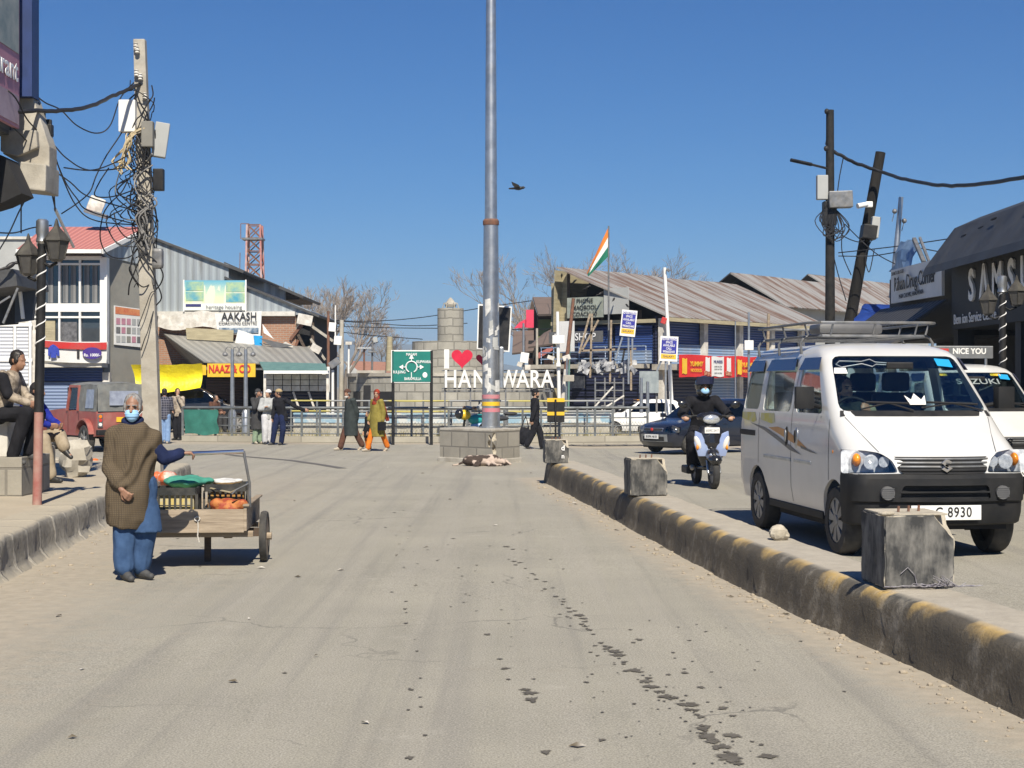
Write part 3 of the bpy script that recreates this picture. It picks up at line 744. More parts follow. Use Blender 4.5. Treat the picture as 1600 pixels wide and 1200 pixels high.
    E1 = [(-.2, 1), (1.0, .35), (.35, -.05), (0, .2), (-.35, .42), (-.9, .1)]
    up = [(0, 1.0), (1.0, .42), (.52, .12), (-.02, .44), (-.25, .30), (.55, -.2), (.05, -.5), (-1.0, .28)]
    e.prism([(x*sc_, .777+z*sc_+.008) for x, z in up], (0, yy, 0), (1, 0, 0), (0, 0, 1), -.012)
    e.prism([(-x*sc_, .777-z*sc_-.008) for x, z in up], (0, yy, 0), (1, 0, 0), (0, 0, 1), -.012)
    e.build('emblem', K['chrome'], root, bev=.002)
    # number plate
    p = MB(); p.bb(-.30, .29, -.618, -.610, .335, .455); pl = p.build('number_plate', K['plate'], root, bev=.004)
    text('C 8930', K['black'], pl, (.055, -.6195, .395), .115, ext=.001, sx=.82, bold=.012, sp=1.12)
    # underbody, sills, arch liners
    u = MB(); u.bb(-.60, .60, -.40, 2.95, .24, .40); u.bb(-.5, .5, -.05, .05, .22, .36); u.bb(-.5, .5, 2.3, 2.4, .22, .36); u.bb(-.62, .62, .42, 1.95, .20, .30)
    u.build('underbody', K['dark'], root)
    for s in (1, -1):
        q = MB(); q.bb(s*.66, s*.715, .36, 2.0, .265, .335); q.build('side_sill', K['bumper'], root, bev=.01)
        for y in (0.34, 2.70):
            q = MB(); q.bb(s*.56, s*.70, y, y+.012, .16, .42); q.build('mud_flap', K['rubber'], root)
        for y in (0, 2.35): wheel_mb(root, s*.645, y, .29, .165)
        # side details
        def dec(poly, name, m, off=.004):
            mb = MB(); mb.add([V((s*(VP.side(z)+off), y, z)) for y, z in poly], [tuple(range(len(poly)))]); return mb.build(name, K[m], root)
        dec([(2.62, 1.055), (2.1, .99), (1.6, .90), (1.25, .83), (.9, .80), (1.25, .875), (1.7, .96), (2.1, 1.02)], 'swoosh_decal', 'dgrey')
        dec([(1.95, 1.02), (1.55, .96), (1.05, .885), (.62, .835), (.98, .93), (1.35, 1.01), (1.65, 1.035)], 'swoosh_decal', 'orange', .003)
        dec([(.92, .885), (.60, .85), (.42, .828), (.62, .835), (.9, .86)], 'swoosh_decal', 'dgrey', .005)
        for a_, c_ in ((2.40, 2.92), (1.75, 2.24)): dec([(a_, 1.075), (a_+.1, 1.06), (c_, 1.09), (c_, 1.155), (a_+.05, 1.16)], 'faded_sticker', 'stick')
        for y0, y1, z0 in ((2.42, 2.98, .925),): 
            q = MB(); q.bb(s*.732, s*.742, y0, y1, z0, z0+.055); q.build('door_rail', K['bumper'], root, bev=.004)
        for y0, y1, mm in ((1.22, 2.1, 'steel'), (.62, 1.12, 'steel')):
            q = MB(); q.bb(s*.737, s*.746, y0, y1, .725, .755); q.build('trim_strip', K[mm], root, bev=.004)
        for y, mm in ((1.36, 'bumper'), (1.06, 'steel')):
            q = MB(); q.ell((s*.732, y, .945), (.018, .055, .10)); hd = q.build('door_handle', K[mm], root, smooth=60)
            q = MB(); q.ell((s*.748, y, .96), (.010, .026, .06)); q.build('handle_grip', K['dark' if mm == 'steel' else 'steel'], hd, smooth=60)
        for y, z0, z1 in ((1.22, .36, 1.70), (.14, .62, 1.14), (2.30, .66, 1.16), (.38, 1.14, 1.16)):
            mb = MB(); n = 10
            for k in range(n):
                za, zb = z0+(z1-z0)*k/n, z0+(z1-z0)*(k+1)/n
                mb.add([V((s*(VP.side(q)+.002), y+dy, q)) for q, dy in ((za, -.004), (za, .004), (zb, .004), (zb, -.004))], [(0, 1, 2, 3)])
            mb.build('door_gap', K['dark'], root)
        q = MB(); q.ell((s*.728, .03, .865), (.014, .03, .022)); q.build('side_repeater', K['amber'], root, smooth=60)
        for (y0, y1) in ((.62, 1.14), (1.33, 2.20), (2.37, 2.86)):
            mb = MB(); mb.grid((s*(VP.side(1.57)+.035), y0-.06, 1.565), (s*(VP.side(1.57)+.035), y1, 1.565), (s*(VP.side(1.68)+.008), y1-.03, 1.675), (s*(VP.side(1.68)+.008), y0+.02, 1.675), 1, 1, thick=.004)
            mb.build('window_visor', K['visor'], root)
        q = MB(); q.cap((s*.735, .40, 1.24), (s*.86, .33, 1.27), .022, .018); q.box((s*.90, .30, 1.32), (.155, .09, .19), rz=s*.12)
        mr = q.build('side_mirror', K['bumper'], root, smooth=40, bev=.02)
        q = MB(); q.box((s*.905, .349, 1.32), (.125, .004, .16), rz=s*.12); q.build('mirror_glass', K['chrome'], mr)
    # windscreen trimmings
    def wsd(pts, name, m, off=.004):
        mb = MB(); mb.add([V((x, VP.front(x, z)-off, z)) for x, z in pts], [tuple(range(len(pts)))]); return mb.build(name, K[m], root)
    mb = MB()
    rows = [[V((-hw+2*hw*k/14, VP.front(-hw+2*hw*k/14, z)+.020, z)) for k in range(15)] for z, hw in ((1.575, .575), (1.68, .55))]
    mb.add(rows[0]+rows[1], [(i, i+1, 16+i, 15+i) for i in range(14)]); mb.build('sun_strip', K['glassd'], root)
    wsd([(.36, 1.60), (.51, 1.585), (.505, 1.655), (.355, 1.665)], 'permit_sticker', 'blue_st')
    wsd([(-.585, 1.53), (-.475, 1.53), (-.475, 1.58), (-.57, 1.58)], 'paper_sticker', 'white')
    wr = [(-.54, 1.61), (-.50, 1.585), (-.32, 1.615), (-.24, 1.59), (-.2, 1.61), (0, 1.60), (.0, 1.615), (-.2, 1.63), (-.24, 1.655), (-.32, 1.635), (-.5, 1.64)]
    mb = MB(); pt = [V((x, VP.front(x, z)+.012, z)) for x, z in wr]; mb.tube(pt+[pt[0]], .005, 5); mb.build('spanner_decal', K['steel'], root)
    crown = [(-.07, 0), (.07, 0), (.092, .08), (.045, .042), (0, .095), (-.045, .042), (-.092, .08)]
    wsd([(x+.02, 1.262+z) for x, z in crown], 'crown_sticker', 'white')
    for x0, x1, z1 in ((-.05, -.48, 1.225), (.60, .03, 1.235)):
        q = MB(); a = V((x0, VP.front(x0, 1.21)-.03, 1.212)); c = V((x1, VP.front(x1, z1)-.02, z1)); mdl = (a+c)/2+V((0, -.012, .06 if x0 < 0 else .05))
        q.tube([a, mdl, c], .008, 6); q.tube([mdl+(c-a)*.42, mdl, mdl-(c-a)*.40], .010, 5); q.build('wiper', K['dark'], root)
    rows = [[V((-hw+2*hw*k/14, VP.front(-hw+2*hw*k/14, z)-.004, z)) for k in range(15)] for z, hw in ((1.165, .665), (1.212, .65))]
    mb = MB(); mb.add(rows[0]+rows[1], [(i, i+1, 16+i, 15+i) for i in range(14)]); mb.build('windscreen_cowl', K['black'], root)
    # bonnet seams
    for s in (1, -1):
        mb = MB(); pts = []
        for k in range(13):
            z = .88+(1.155-.88)*k/12; x = s*(.50+.13*(k/12)); pts.append(V((x, VP.front(x, z)-.003, z)))
        mb.tube(pts, .004, 4); mb.build('bonnet_seam', K['iron'], root)
    # cabin
    c = MB(); c.bb(-.62, .62, .20, .52, .75, 1.16); c.build('dashboard', K['interior'], root, bev=.05)
    for x in (-.34, .34):
        for y in (1.05, 1.95):
            c = MB(); c.box((x, y, .72), (.50, .5, .16)); c.box((x, y+.28, 1.05), (.48, .14, .62), rot=Euler((R(-10), 0, 0)).to_matrix()); c.box((x, y+.37, 1.46), (.26, .10, .18)); c.build('seat', K['interior'], root, bev=.04, smooth=40)
    st = MB(); n = 24; cc = V((-.36, .56, 1.16)); ux = V((1, 0, 0)); uy = V((0, .50, .86))
    st.tube([cc+ux*.18*math.cos(2*math.pi*k/n)+uy*.18*math.sin(2*math.pi*k/n) for k in range(n+1)], .015, 6); st.cap(cc, cc+V((0, -.25, -.2)), .03); st.bar(cc-ux*.17, cc+ux*.17, .03)
    st.build('steering_wheel', K['black'], root, smooth=60)
    mi = MB(); mi.box((0.0, .42, 1.60), (.24, .03, .06)); mi.build('rear_view_mirror', K['black'], root, bev=.012)
    # roof carrier
    rk = MB(); zt, zl = 2.00, 1.88
    for z, hw, y0, y1 in ((zt, .60, 1.02, 2.86), (zl, .56, 1.10, 2.80)):
        rk.tube([(-hw+.08, y0, z), (-hw, y0+.10, z), (-hw, y1-.10, z), (-hw+.08, y1, z), (hw-.08, y1, z), (hw, y1-.1, z), (hw, y0+.1, z), (hw-.08, y0, z), (-hw+.08, y0, z)], .014, 6)
    for k in range(6):
        y = 1.2+k*.30; rk.tube([(-.56, y, zl), (.56, y, zl)], .010, 6)
    for x in (-.3, 0, .3): rk.tube([(x, 1.10, zl), (x, 2.8, zl)], .009, 6)
    for y in (1.25, 1.95, 2.65):
        for s in (1, -1): rk.tube([(s*.56, y, zl), (s*.60, y, 1.87), (s*.635, y, 1.82), (s*.625, y, 1.715)], .013, 6); rk.tube([(s*.60, y, zt), (s*.56, y, zl)], .010, 5)
    for x in (-.4, 0, .4): rk.tube([(x, 1.02, zt), (x, 1.10, zl)], .010, 5)
    rack = rk.build('roof_rack', K['iron'], root, smooth=60)
    q = MB(); q.box((-.12, 1.5, 1.955), (.62, .34, .10)); q.build('folded_cover', K['dgrey'], rack, bev=.04, smooth=50)
    return root
van = make_van()
YAW = math.atan(.118)
van.scale = (1.045, 1.045, 1.045); van.location = (3.60, 13.62, .215); van.rotation_euler = (0, 0, YAW); TM[van.name] = Matrix.Translation(van.location) @ Matrix.Rotation(YAW, 4, 'Z')
vb = copy_tree(van, (6.62, 21.3, .13), YAW, 'white minivan carrying an advertisement board on its roof, half hidden behind the other minivan')
for o_ in [o for o in bpy.data.objects if o.parent == vb and o.name.split('.')[0] in ('roof_rack', 'spanner_decal', 'paper_sticker', 'crown_sticker')]:
    for q in kids(o_): bpy.data.objects.remove(q)
    bpy.data.objects.remove(o_)
van['group'] = vb['group'] = 'white minivans'
q = MB(); q.box((-.08, .90, 1.97), (1.05, .05, .17)); q.bar((-.5, .9, 1.9), (-.5, .9, 1.70), .03); q.bar((.35, .9, 1.9), (.35, .9, 1.75), .03)
rb = q.build('roof_board', K['steel'], vb, bev=.006)
text('NICE YOU', K['white'], rb, (.10, .873, 1.98), .11, ext=.002, sx=.95, bold=.02)
q = MB(); q.bb(-.55, -.20, .870, .874, 1.92, 2.02); q.build('red_panel', K['red'], rb)
text('SUZUKI', mat('faded_letter', (.28, .32, .32), rough=.5), vb, (0.0, .36, 1.56), .15, rot=(R(42), 0, 0), ext=.001, sx=1.2, bold=.01, name='windscreen_lettering')
for x in (-.40, .30):
    q = MB(); q.add([V((x+a, VP.front(x, z)+.012, z)) for a, z in ((-.09, 1.64), (.09, 1.64), (.09, 1.67), (-.09, 1.67))], [(0, 1, 2, 3)]); q.build('sun_sticker', K['yellow'], vb)

# ---------------------------------------------------------------- hatchback
HP = Prof([(.20, -.62, 2.72, .66, .22, .14), (.32, -.72, 2.80, .72, .24, .15), (.50, -.745, 2.83, .74, .25, .16), (.64, -.73, 2.82, .742, .25, .16), (.72, -.67, 2.81, .740, .26, .17), (.78, -.55, 2.80, .735, .27, .18), (.83, -.30, 2.79, .73, .26, .17), (.88, .02, 2.77, .725, .22, .15), (.92, .22, 2.75, .72, .18, .13), (1.10, .50, 2.70, .68, .15, .12), (1.33, .88, 2.56, .60, .12, .10), (1.40, 1.05, 2.48, .56, .16, .09), (1.44, 1.25, 2.36, .48, .2, .06), (1.46, 1.5, 2.15, .30, .18, .03)])
def make_car(name, label, cat='car', paint='navy', group='parked and passing cars'):
    root = thing(name, label, cat, group=group)
    zs = [r[0] for r in HP.r]
    wins = [[(.62, .95), (1.28, .95), (1.28, 1.32), (1.02, 1.32)], [(1.38, .95), (2.10, .97), (2.06, 1.32), (1.38, 1.32)], [(2.20, .98), (2.46, 1.05), (2.36, 1.28), (2.18, 1.30)]]
    fw = [(-.64, .94), (.64, .94), (.52, 1.335), (-.52, 1.335)]; rw = [(-.52, 1.0), (.52, 1.0), (.46, 1.30), (-.46, 1.30)]
    lampL = [(-.80, .70), (-.56, .76), (-.40, .70), (-.38, .60), (-.60, .56), (-.80, .58)]; lampR = [(-x, z) for x, z in reversed(lampL)]
    pane = shell_body(root, HP, zs, [.34, .5, .64, .72, .78, .83, .88, .92, 1.1, 1.33, 1.39], wins, fw, rw, [(0, .28, .33), (2.36, .28, .33)], [lampL, lampR], paint, glass='glassd')
    for poly in (lampL, lampR):
        hl = pane(prism_y(rpoly(poly, .03), -1.2, HP.front(poly[0][0], .66)+.3).mesh('c'), 'headlight', K['lens'], .001, .006)
        h = MB(); cx = sum(p[0] for p in poly)/6; yb = HP.front(cx, .66); h.prism(poly, (0, yb+.10, 0), (1, 0, 0), (0, 0, 1), -.01); h.build('reflector', K['chrome'], hl)
    def strip(z0, z1, hw, name, m, off=.01, zs_=None):
        rows = [[V((-hw+2*hw*k/10, HP.front(-hw+2*hw*k/10, z)-off, z)) for k in range(11)] for z in (z0, z1)]
        mb = MB(); vs = rows[0]+rows[1]; fs = [(i, i+1, 12+i, 11+i) for i in range(10)]
        mb.add(vs, fs); mb.add([p+V((0, .03, 0)) for p in vs], [tuple(reversed(f)) for f in fs]); return mb.build(name, K[m], root)
    strip(.60, .69, .36, 'grille', 'steel'); strip(.615, .675, .33, 'grille_mesh', 'dark', .013); strip(.33, .52, .50, 'lower_grille', 'steel', .008); strip(.345, .46, .40, 'lower_mesh', 'dark', .012)
    e = MB(); e.ell((0, HP.front(0, .645)-.03, .645), (.055, .015, .045)); e.build('emblem', K['red'], root, smooth=60)
    p = MB(); yy = HP.front(0, .46)-.03; p.bb(-.26, .26, yy-.005, yy+.005, .40, .52); pl = p.build('number_plate', K['plate'], root)
    text('JK09A 4618', K['black'], pl, (0, yy-.007, .458), .085, ext=.001, bold=.01)
    u = MB(); u.bb(-.6, .6, -.5, 2.6, .16, .33); u.build('underbody', K['dark'], root)
    for s in (1, -1):
        for y in (0, 2.36): wheel_mb(root, s*.645, y, .275, .165)
        q = MB(); q.cap((s*.70, .52, .97), (s*.80, .49, .99), .018); q.box((s*.86, .48, 1.0), (.16, .08, .11)); q.build('side_mirror', K[paint], root, bev=.02, smooth=40)
        for y in (1.18, 1.95): q = MB(); q.cap((s*.742, y, .78), (s*.742, y+.16, .785), .014); q.build('door_handle', K[paint], root, smooth=60)
        for y, z0, z1 in ((.50, .38, .92), (1.33, .34, 1.36), (2.14, .60, .95)):
            mb = MB()
            for k in range(6):
                za, zb = z0+(z1-z0)*k/6, z0+(z1-z0)*(k+1)/6
                mb.add([V((s*(HP.side(q)+.002), y+dy, q)) for q, dy in ((za, -.005), (za, .005), (zb, .005), (zb, -.005))], [(0, 1, 2, 3)])
            mb.build('door_gap', K['dark'], root)
    for x in (-.32, .32):
        c = MB(); c.box((x, 1.1, .55), (.46, .46, .14)); c.box((x, 1.36, .85), (.44, .13, .52)); c.box((x, 1.42, 1.16), (.24, .09, .14)); c.build('seat', K['interior'], root, bev=.04)
    c = MB(); c.bb(-.6, .6, .45, .75, .6, .92); c.build('dashboard', K['interior'], root, bev=.04)
    return root
hatch = make_car('car', 'dark blue hatchback with a red badge on its grille, turning behind the scooter rider')
hatch.location = (X(1050, 41.3)+.0, 41.2, -.10); hatch.rotation_euler = (0, 0, -R(52))
c2 = copy_tree(hatch, (X(968, 54)-.3, 54.0, -.05), -R(85), 'white car with an orange roof stripe parked behind the railing')
c2.scale = (.9, .9, .88); remat(c2, 'body', K['white']); remat(c2, 'side_mirror', K['white'])
q = MB(); q.bb(-.45, .45, .95, 1.15, 1.425, 1.45); q.build('roof_stripe', K['orange'], c2)
c3 = copy_tree(hatch, (X(372, 57), 57.0, .02), R(97), 'black car parked behind the railing in front of the yellow tarpaulin shop')
remat(c3, 'body', K['carblack']); c3.scale = (1.1, 1.12, 1.12)

# ---------------------------------------------------------------- red jeep with canvas hood; local front is -y
def make_jeep():
    root = thing('jeep', 'faded red jeep with a grey canvas hood parked by the pavement', 'jeep')
    b = MB(); b.prism(rpoly([(-1.55, .42), (2.05, .42), (2.12, .55), (2.12, 1.08), (.05, 1.08), (-.15, 1.14), (-1.5, 1.06), (-1.60, .95)], .05), (-.76, 0, 0), (0, 1, 0), (0, 0, 1), -1.52)
    me = boolean(b.mesh('b'), [MB().cyl((-2, y, .40), (2, y, .40), .45, n=28).mesh('c') for y in (-.95, 1.45)]+[MB().bb(-.70, .70, -.02, 2.05, .60, 1.3).mesh('c')])
    smoothe(me, 30); link('body', me, K['jeepred'], root)
    for s in (1, -1):
        n = 10
        for y in (-.95, 1.45):
            f = MB(); rs = []
            for k in range(n+1):
                a = R(8+164*k/n); c = V((0, y-math.cos(a)*.50, .42+math.sin(a)*.47)); o = V((0, y-math.cos(a)*.46, .42+math.sin(a)*.43))
                rs.append([V((s*.70, c.y, c.z)), V((s*.90, c.y, c.z)), V((s*.90, o.y, o.z)), V((s*.70, o.y, o.z))])
            f.rings(rs); f.build('wheel_arch', K['jeepred'], root, smooth=50)
        for y in (-.95, 1.45): wheel_mb(root, s*.76, y, .36, .20, spokes=5, cov='alloy')
        c = MB(); c.grid((s*.765, .85, 1.08), (s*.765, 2.10, 1.08), (s*.70, 2.0, 1.78), (s*.70, .85, 1.78), 6, 5, lambda p, a, q: p+V((s*.02*noise.noise(p*4), 0, 0)), thick=.012); c.build('canvas_side', K['canvas'], root, smooth=60)
        c = MB(); c.grid((s*.772, 1.35, 1.16), (s*.772, 1.92, 1.16), (s*.718, 1.86, 1.66), (s*.718, 1.35, 1.66)); c.build('side_window', K['pvc'], root)
        c = MB()
        for a, q in (((s*.765, .82, 1.08), (s*.71, .82, 1.76)), ((s*.765, .05, 1.08), (s*.72, .20, 1.76)), ((s*.72, .20, 1.74), (s*.71, .82, 1.74))): c.bar(a, q, .07)
        c.build('door_frame', K['jeepred'], root, bev=.01)
        c = MB(); c.grid((s*.76, .12, 1.12), (s*.76, .78, 1.12), (s*.715, .78, 1.70), (s*.725, .24, 1.70)); c.build('door_window', K['glass'], root)
        for y in (.86, .10): c = MB(); c.bb(s*.76, s*.766, y, y+.012, .5, 1.08); c.build('door_gap', K['dark'], root)
        l = MB(); l.bb(s*.60, s*.74, 2.12, 2.15, .66, 1.02); tl = l.build('tail_lamp', K['dgrey'], root, bev=.01)
        for z, mm in ((.74, 'white'), (.85, 'red'), (.95, 'amber')): l = MB(); l.cyl((s*.67, 2.15, z), (s*.67, 2.165, z), .045, n=14); l.build('lamp_lens', K[mm], tl)
        h = MB(); h.cyl((s*.52, -1.62, .80), (s*.52, -1.57, .80), .10, n=18); h.build('headlight', K['chrome'], root)
    r = MB(); r.grid((-.70, .10, 1.78), (.70, .10, 1.78), (.70, 2.0, 1.78), (-.70, 2.0, 1.78), 8, 8, lambda p, a, q: p+V((0, 0, .07*math.sin(math.pi*a)+.02*math.cos(q*9))), thick=.02); r.build('canvas_roof', K['canvas'], root, smooth=60)
    r = MB(); r.grid((-.74, 2.13, 1.08), (.74, 2.13, 1.08), (.70, 2.02, 1.80), (-.70, 2.02, 1.80), 8, 6, lambda p, a, q: p+V((0, .025*noise.noise(p*3.5), 0)), thick=.012); cb = r.build('canvas_back', K['canvas'], root, smooth=60)
    r = MB(); r.grid((-.42, 2.15, 1.24), (.42, 2.15, 1.24), (.40, 2.085, 1.62), (-.40, 2.085, 1.62), 6, 4, lambda p, a, q: p+V((0, .02*noise.noise(p*5)+.012, 0))); r.build('rear_window', K['pvc'], cb, smooth=60)
    r = MB(); r.bb(-.78, .78, 2.10, 2.26, .46, .60); r.build('bumper', K['bumper'], root, bev=.03)
    r = MB(); r.bb(-.22, .22, 2.125, 2.14, .80, .93); r.build('number_plate', K['yellow'], root)
    r = MB(); r.bb(-.72, .72, -.04, .02, 1.14, 1.72); r.build('windscreen', K['glassd'], root)
    r = MB(); r.bb(-.6, .6, .3, 1.9, .55, .85); r.bb(-.6, .6, .7, .85, .8, 1.3); r.bb(-.5, .5, -1.4, 1.9, .35, .5); r.build('seats', K['interior'], root)
    return root
jeep = make_jeep(); jeep.location = (-11.2, 41.1, 0); jeep.rotation_euler = (0, 0, R(217)); jeep.scale = (.97, .97, .97)
# ================================================================ buildings
K['corr'] = stripes('grey_corrugated_sheet', (.36, .40, .42), (.29, .32, .345), 3.2, 0, .5, .25, rust=(.22, .20, .18), rs=(.55, .8), rstretch=(1.5, .15, 1), bd=.03)
K['rustroof'] = stripes('rusty_corrugated_roof', (.36, .35, .33), (.27, .26, .245), 4.0, 0, .65, .1, rust=(.215, .135, .095), rs=(.45, .57), rstretch=(1.1, .13, 1), bd=.03)
K['redroof'] = stripes('faded_red_tin_roof', (.50, .20, .17), (.40, .145, .125), 4.5, 0, .6, 0, bd=.03)
K['awning'] = stripes('grey_tin_awning', (.32, .31, .28), (.25, .245, .225), 3.0, 0, .65, .1, rust=(.20, .17, .14), rs=(.5, .8), bd=.03)
K['darkroof'] = mat('dark_sheet_roof', (.07, .072, .075), (.04, .04, .042), .6, .2, scale=3, dust=.3, dustc=(.14, .13, .12))
K['brown_roof'] = blockmat('brown_tin_roof', (.165, .12, .098), (.14, .105, .088), (.09, .07, .06), 1.2, 2.5, .03, var=.3)
K['brick'] = blockmat('red_brick', (.40, .21, .13), (.33, .165, .10), (.36, .31, .26), .24, .085, .012, var=.3)
K['plaster'] = mat('grey_cement_render', (.24, .235, .21), (.17, .165, .15), .9, scale=.8, bp=.2, bs=20, dust=.2)
K['pale_wall'] = mat('pale_grey_wall', (.42, .43, .42), (.34, .35, .345), .85, scale=.7, dust=.3, dustc=(.3, .3, .29))
K['shut_blue'] = stripes('blue_roller_shutter', (.035, .075, .24), (.02, .045, .16), 10, 1, .45, .1, bd=.02)
K['shut_lblue'] = stripes('light_blue_roller_shutter', (.26, .36, .52), (.17, .25, .40), 9, 1, .55, .1, rust=(.40, .44, .50), rs=(.5, .7), bd=.02)
K['shut_white'] = stripes('white_roller_shutter', (.62, .64, .68), (.46, .48, .53), 8, 1, .5, .1, bd=.02)
K['shut_brown'] = stripes('brown_roller_shutter', (.11, .06, .045), (.075, .042, .032), 9, 1, .6, bd=.02)
K['shut_navy'] = stripes('dark_blue_shutter', (.025, .03, .065), (.015, .018, .045), 8, 1, .5, bd=.02)
K['winglass'] = mat('dark_window_pane', (.035, .042, .05), (.06, .07, .08), .06, scale=.9, spec=.8)
K['curtain'] = stripes('pale_curtain', (.20, .20, .20), (.11, .115, .12), 5, 0, .9, bd=.01, soft=.9)
K['tarp_y'] = mat('yellow_tarpaulin', (.82, .70, .015), (.70, .58, .01), .45, scale=2.5, bp=.6, bs=5, bd=.06)
K['tarp_b'] = mat('blue_tarpaulin', (.015, .05, .25), (.01, .03, .16), .5, scale=3, bp=.6, bs=4, bd=.08)
K['cream'] = mat('cream_boards', (.42, .37, .24), (.30, .26, .17), .85, scale=2, stretch=(1, 1, 8))
K['green_w'] = mat('green_wall_paint', (.27, .32, .11), (.21, .27, .09), .8, scale=1.2)
K['pinksheet'] = mat('red_tin_sheet', (.72, .05, .11), (.6, .04, .09), .5)
K['teal'] = mat('teal_tin', (.13, .24, .22), (.09, .18, .17), .6)
K['sign_grey'] = mat('charcoal_sign_panel', (.028, .03, .033), (.022, .023, .025), .7, scale=1)
K['mansard'] = mat('grey_metal_roof', (.055, .058, .062), (.035, .037, .04), .6, .2, scale=1.5, dust=.25, dustc=(.10, .10, .10))
K['banner_w'] = mat('white_flex_banner', (.74, .74, .72), (.64, .64, .62), .6, scale=1.2, bp=.3, bs=2.5, bd=.05)
K['banner_r'] = mat('red_flex_banner', (.66, .03, .025), (.56, .02, .02), .5, scale=1.2, bp=.3, bs=2.5, bd=.04)
K['pink'] = mat('pink_banner', (.50, .24, .30), (.42, .19, .25), .6)
K['ltext'] = mat('white_lettering', (.80, .80, .80), (.78, .78, .78), .5)
K['btext'] = mat('black_lettering', (.02, .02, .022), (.025, .025, .025), .6)
K['rtext'] = mat('red_lettering', (.55, .02, .02), (.5, .02, .02), .6)
K['ntext'] = mat('navy_lettering', (.03, .03, .16), (.03, .03, .14), .6)
UP = (0, 0, 1)
def wallq(mb, a, b, z0, z1, th=.12, nu=1, nv=1):     # vertical slab between ground points a and b (x,y), seen from the -normal side
    a, b = V((a[0], a[1], 0)), V((b[0], b[1], 0))
    return mb.grid(a+V((0, 0, z0)), b+V((0, 0, z0)), b+V((0, 0, z1)), a+V((0, 0, z1)), nu, nv, thick=th)
def panel(name, m, parent, px0, px1, py0, py1, d, th=.05, d1=None):
    """a board facing the street, from its photo rows at a distance"""
    d1 = d1 or d
    mb = MB(); mb.grid((X(px0, d), d, Z(py1, d)), (X(px1, d1), d1, Z(py1, d1)), (X(px1, d1), d1, Z(py0, d1)), (X(px0, d), d, Z(py0, d)), 1, 1, thick=th)
    return mb.build(name, m, parent, W=True) if parent is not None else mb.build(name, m)
def build_at(name, label, cat, x, y, z=0, group=None): return thing(name, label, cat, (x, y, z), 0, group)
G1 = 'shop buildings round the junction'
# ---- near building at the upper corner
b = build_at('restaurant_building', 'corner of a restaurant building with a pink signboard and concrete canopy above the lamp post', 'building', -7.5, 16, group=G1)
mb = MB(); mb.bb(-10, -6.62, 13, 20.3, 5.0, 7.3); mb.bb(-10, -7.4, 13, 20, 0.35, 5.0); mb.build('wall', stripes('dark_grey_cladding', (.11, .12, .13), (.07, .075, .08), 9, 1, .6, bd=.02), b, W=True)
mb = MB(); mb.bb(-6.62, -6.30, 20.15, 20.45, 5.5, 7.3); mb.build('corner_post', mat('deep_blue_paint', (.02, .045, .16), (.015, .035, .12), .5), b, W=True)
mb = MB(); mb.bb(-6.46, -6.40, 14, 19.95, 5.04, 7.2); sg = mb.build('signboard', K['pink'], b, W=True)
mb = MB(); mb.bb(-6.396, -6.390, 14, 19.9, 6.0, 7.1); mb.build('sign_picture', mat('faded_food_photo', (.40, .42, .38), (.16, .22, .22), .6, scale=2.2), sg, W=False) if False else mb.build('sign_picture', mat('faded_food_photo', (.40, .42, .38), (.16, .22, .22), .6, scale=2.2), b, W=True)
mb = MB(); mb.bb(-6.394, -6.388, 14, 19.9, 5.08, 5.45); mb.build('sign_border', mat('pale_sign_picture', (.46, .36, .40), (.36, .26, .30), .6, scale=4), b, W=True)
text('Restaurant', K['ltext'], b, (-6.385, 19.85, 5.75), .40, rot=(R(90), 0, R(90)), ext=.004, align='RIGHT', bold=.012, W=True)
d = 20.3
def pxz(l, dd): return [(X(a, dd), Z(q, dd)) for a, q in l]
mb = MB(); mb.prism(pxz([(31, 116), (43, 128), (67, 197), (77, 229), (77, 262), (35, 258), (4, 240), (0, 185), (20, 150)], d), (0, d, 0), (1, 0, 0), UP, .35); mb.build('canopy', K['conc'], b, W=True, bev=.02)
mb = MB(); mb.prism(pxz([(33, 254), (77, 259), (76, 301), (31, 296)], d), (0, d-.14, 0), (1, 0, 0), UP, .6); mb.build('canopy_lip', K['conc'], b, W=True, bev=.02)
mb = MB(); mb.prism(pxz([(4, 205), (60, 205), (62, 232), (30, 246), (4, 238)], d), (0, d-.10, 0), (1, 0, 0), UP, .3); mb.build('canopy_beam', K['conc'], b, W=True, bev=.02)
mb = MB(); mb.prism(pxz([(-40, 225), (8, 245), (34, 302), (0, 318), (-40, 330)], 19.6), (0, 19.6, 0), (1, 0, 0), UP, .5); mb.build('awning', K['dark'], b, W=True)
mb = MB(); mb.cyl((X(56, 20.6), 20.6, Z(195, 20.6)), (X(56, 20.6), 20.6, Z(95, 20.6)), .022); mb.build('iron_rod', K['iron'], b, W=True)
# ---- dark awning shop and white shuttered shop on the left edge
b = build_at('shop_building', 'white shop front with roller shutters at the left edge, beside the glass fronted building', 'building', X(20, 54), 54, group=G1)
d = 54
mb = MB(); mb.bb(X(-120, d), X(57, d), d, d+.6, 0, Z(500, d)); mb.build('wall', K['white_d'], b, W=True)
for p0, p1 in ((-60, -6), (-2, 20), (24, 44)): panel('shutter', K['shut_white'], b, p0, p1, 508, 600, d-.06, .05)
for py in (505, 560): panel('window_bar', K['white'], b, -60, 50, py, py+5, d-.12, .05)
for px in (21, 45): panel('window_bar', K['white'], b, px, px+4, 500, 605, d-.13, .05)
panel('shutter_canopy', K['conc'], b, -60, 57, 606, 614, d-.5, .6)
panel('lower_shutter', K['shut_white'], b, -60, 40, 616, 690, d-.05, .04)
mb = MB(); mb.bb(X(-120, 66), X(52, 66), 66, 70, 0, Z(374, 66)); gb = build_at('building', 'tall plain pale grey building behind the glass fronted building', 'building', X(20, 66), 66, group=G1); mb.build('wall', K['pale_wall'], gb, W=True)
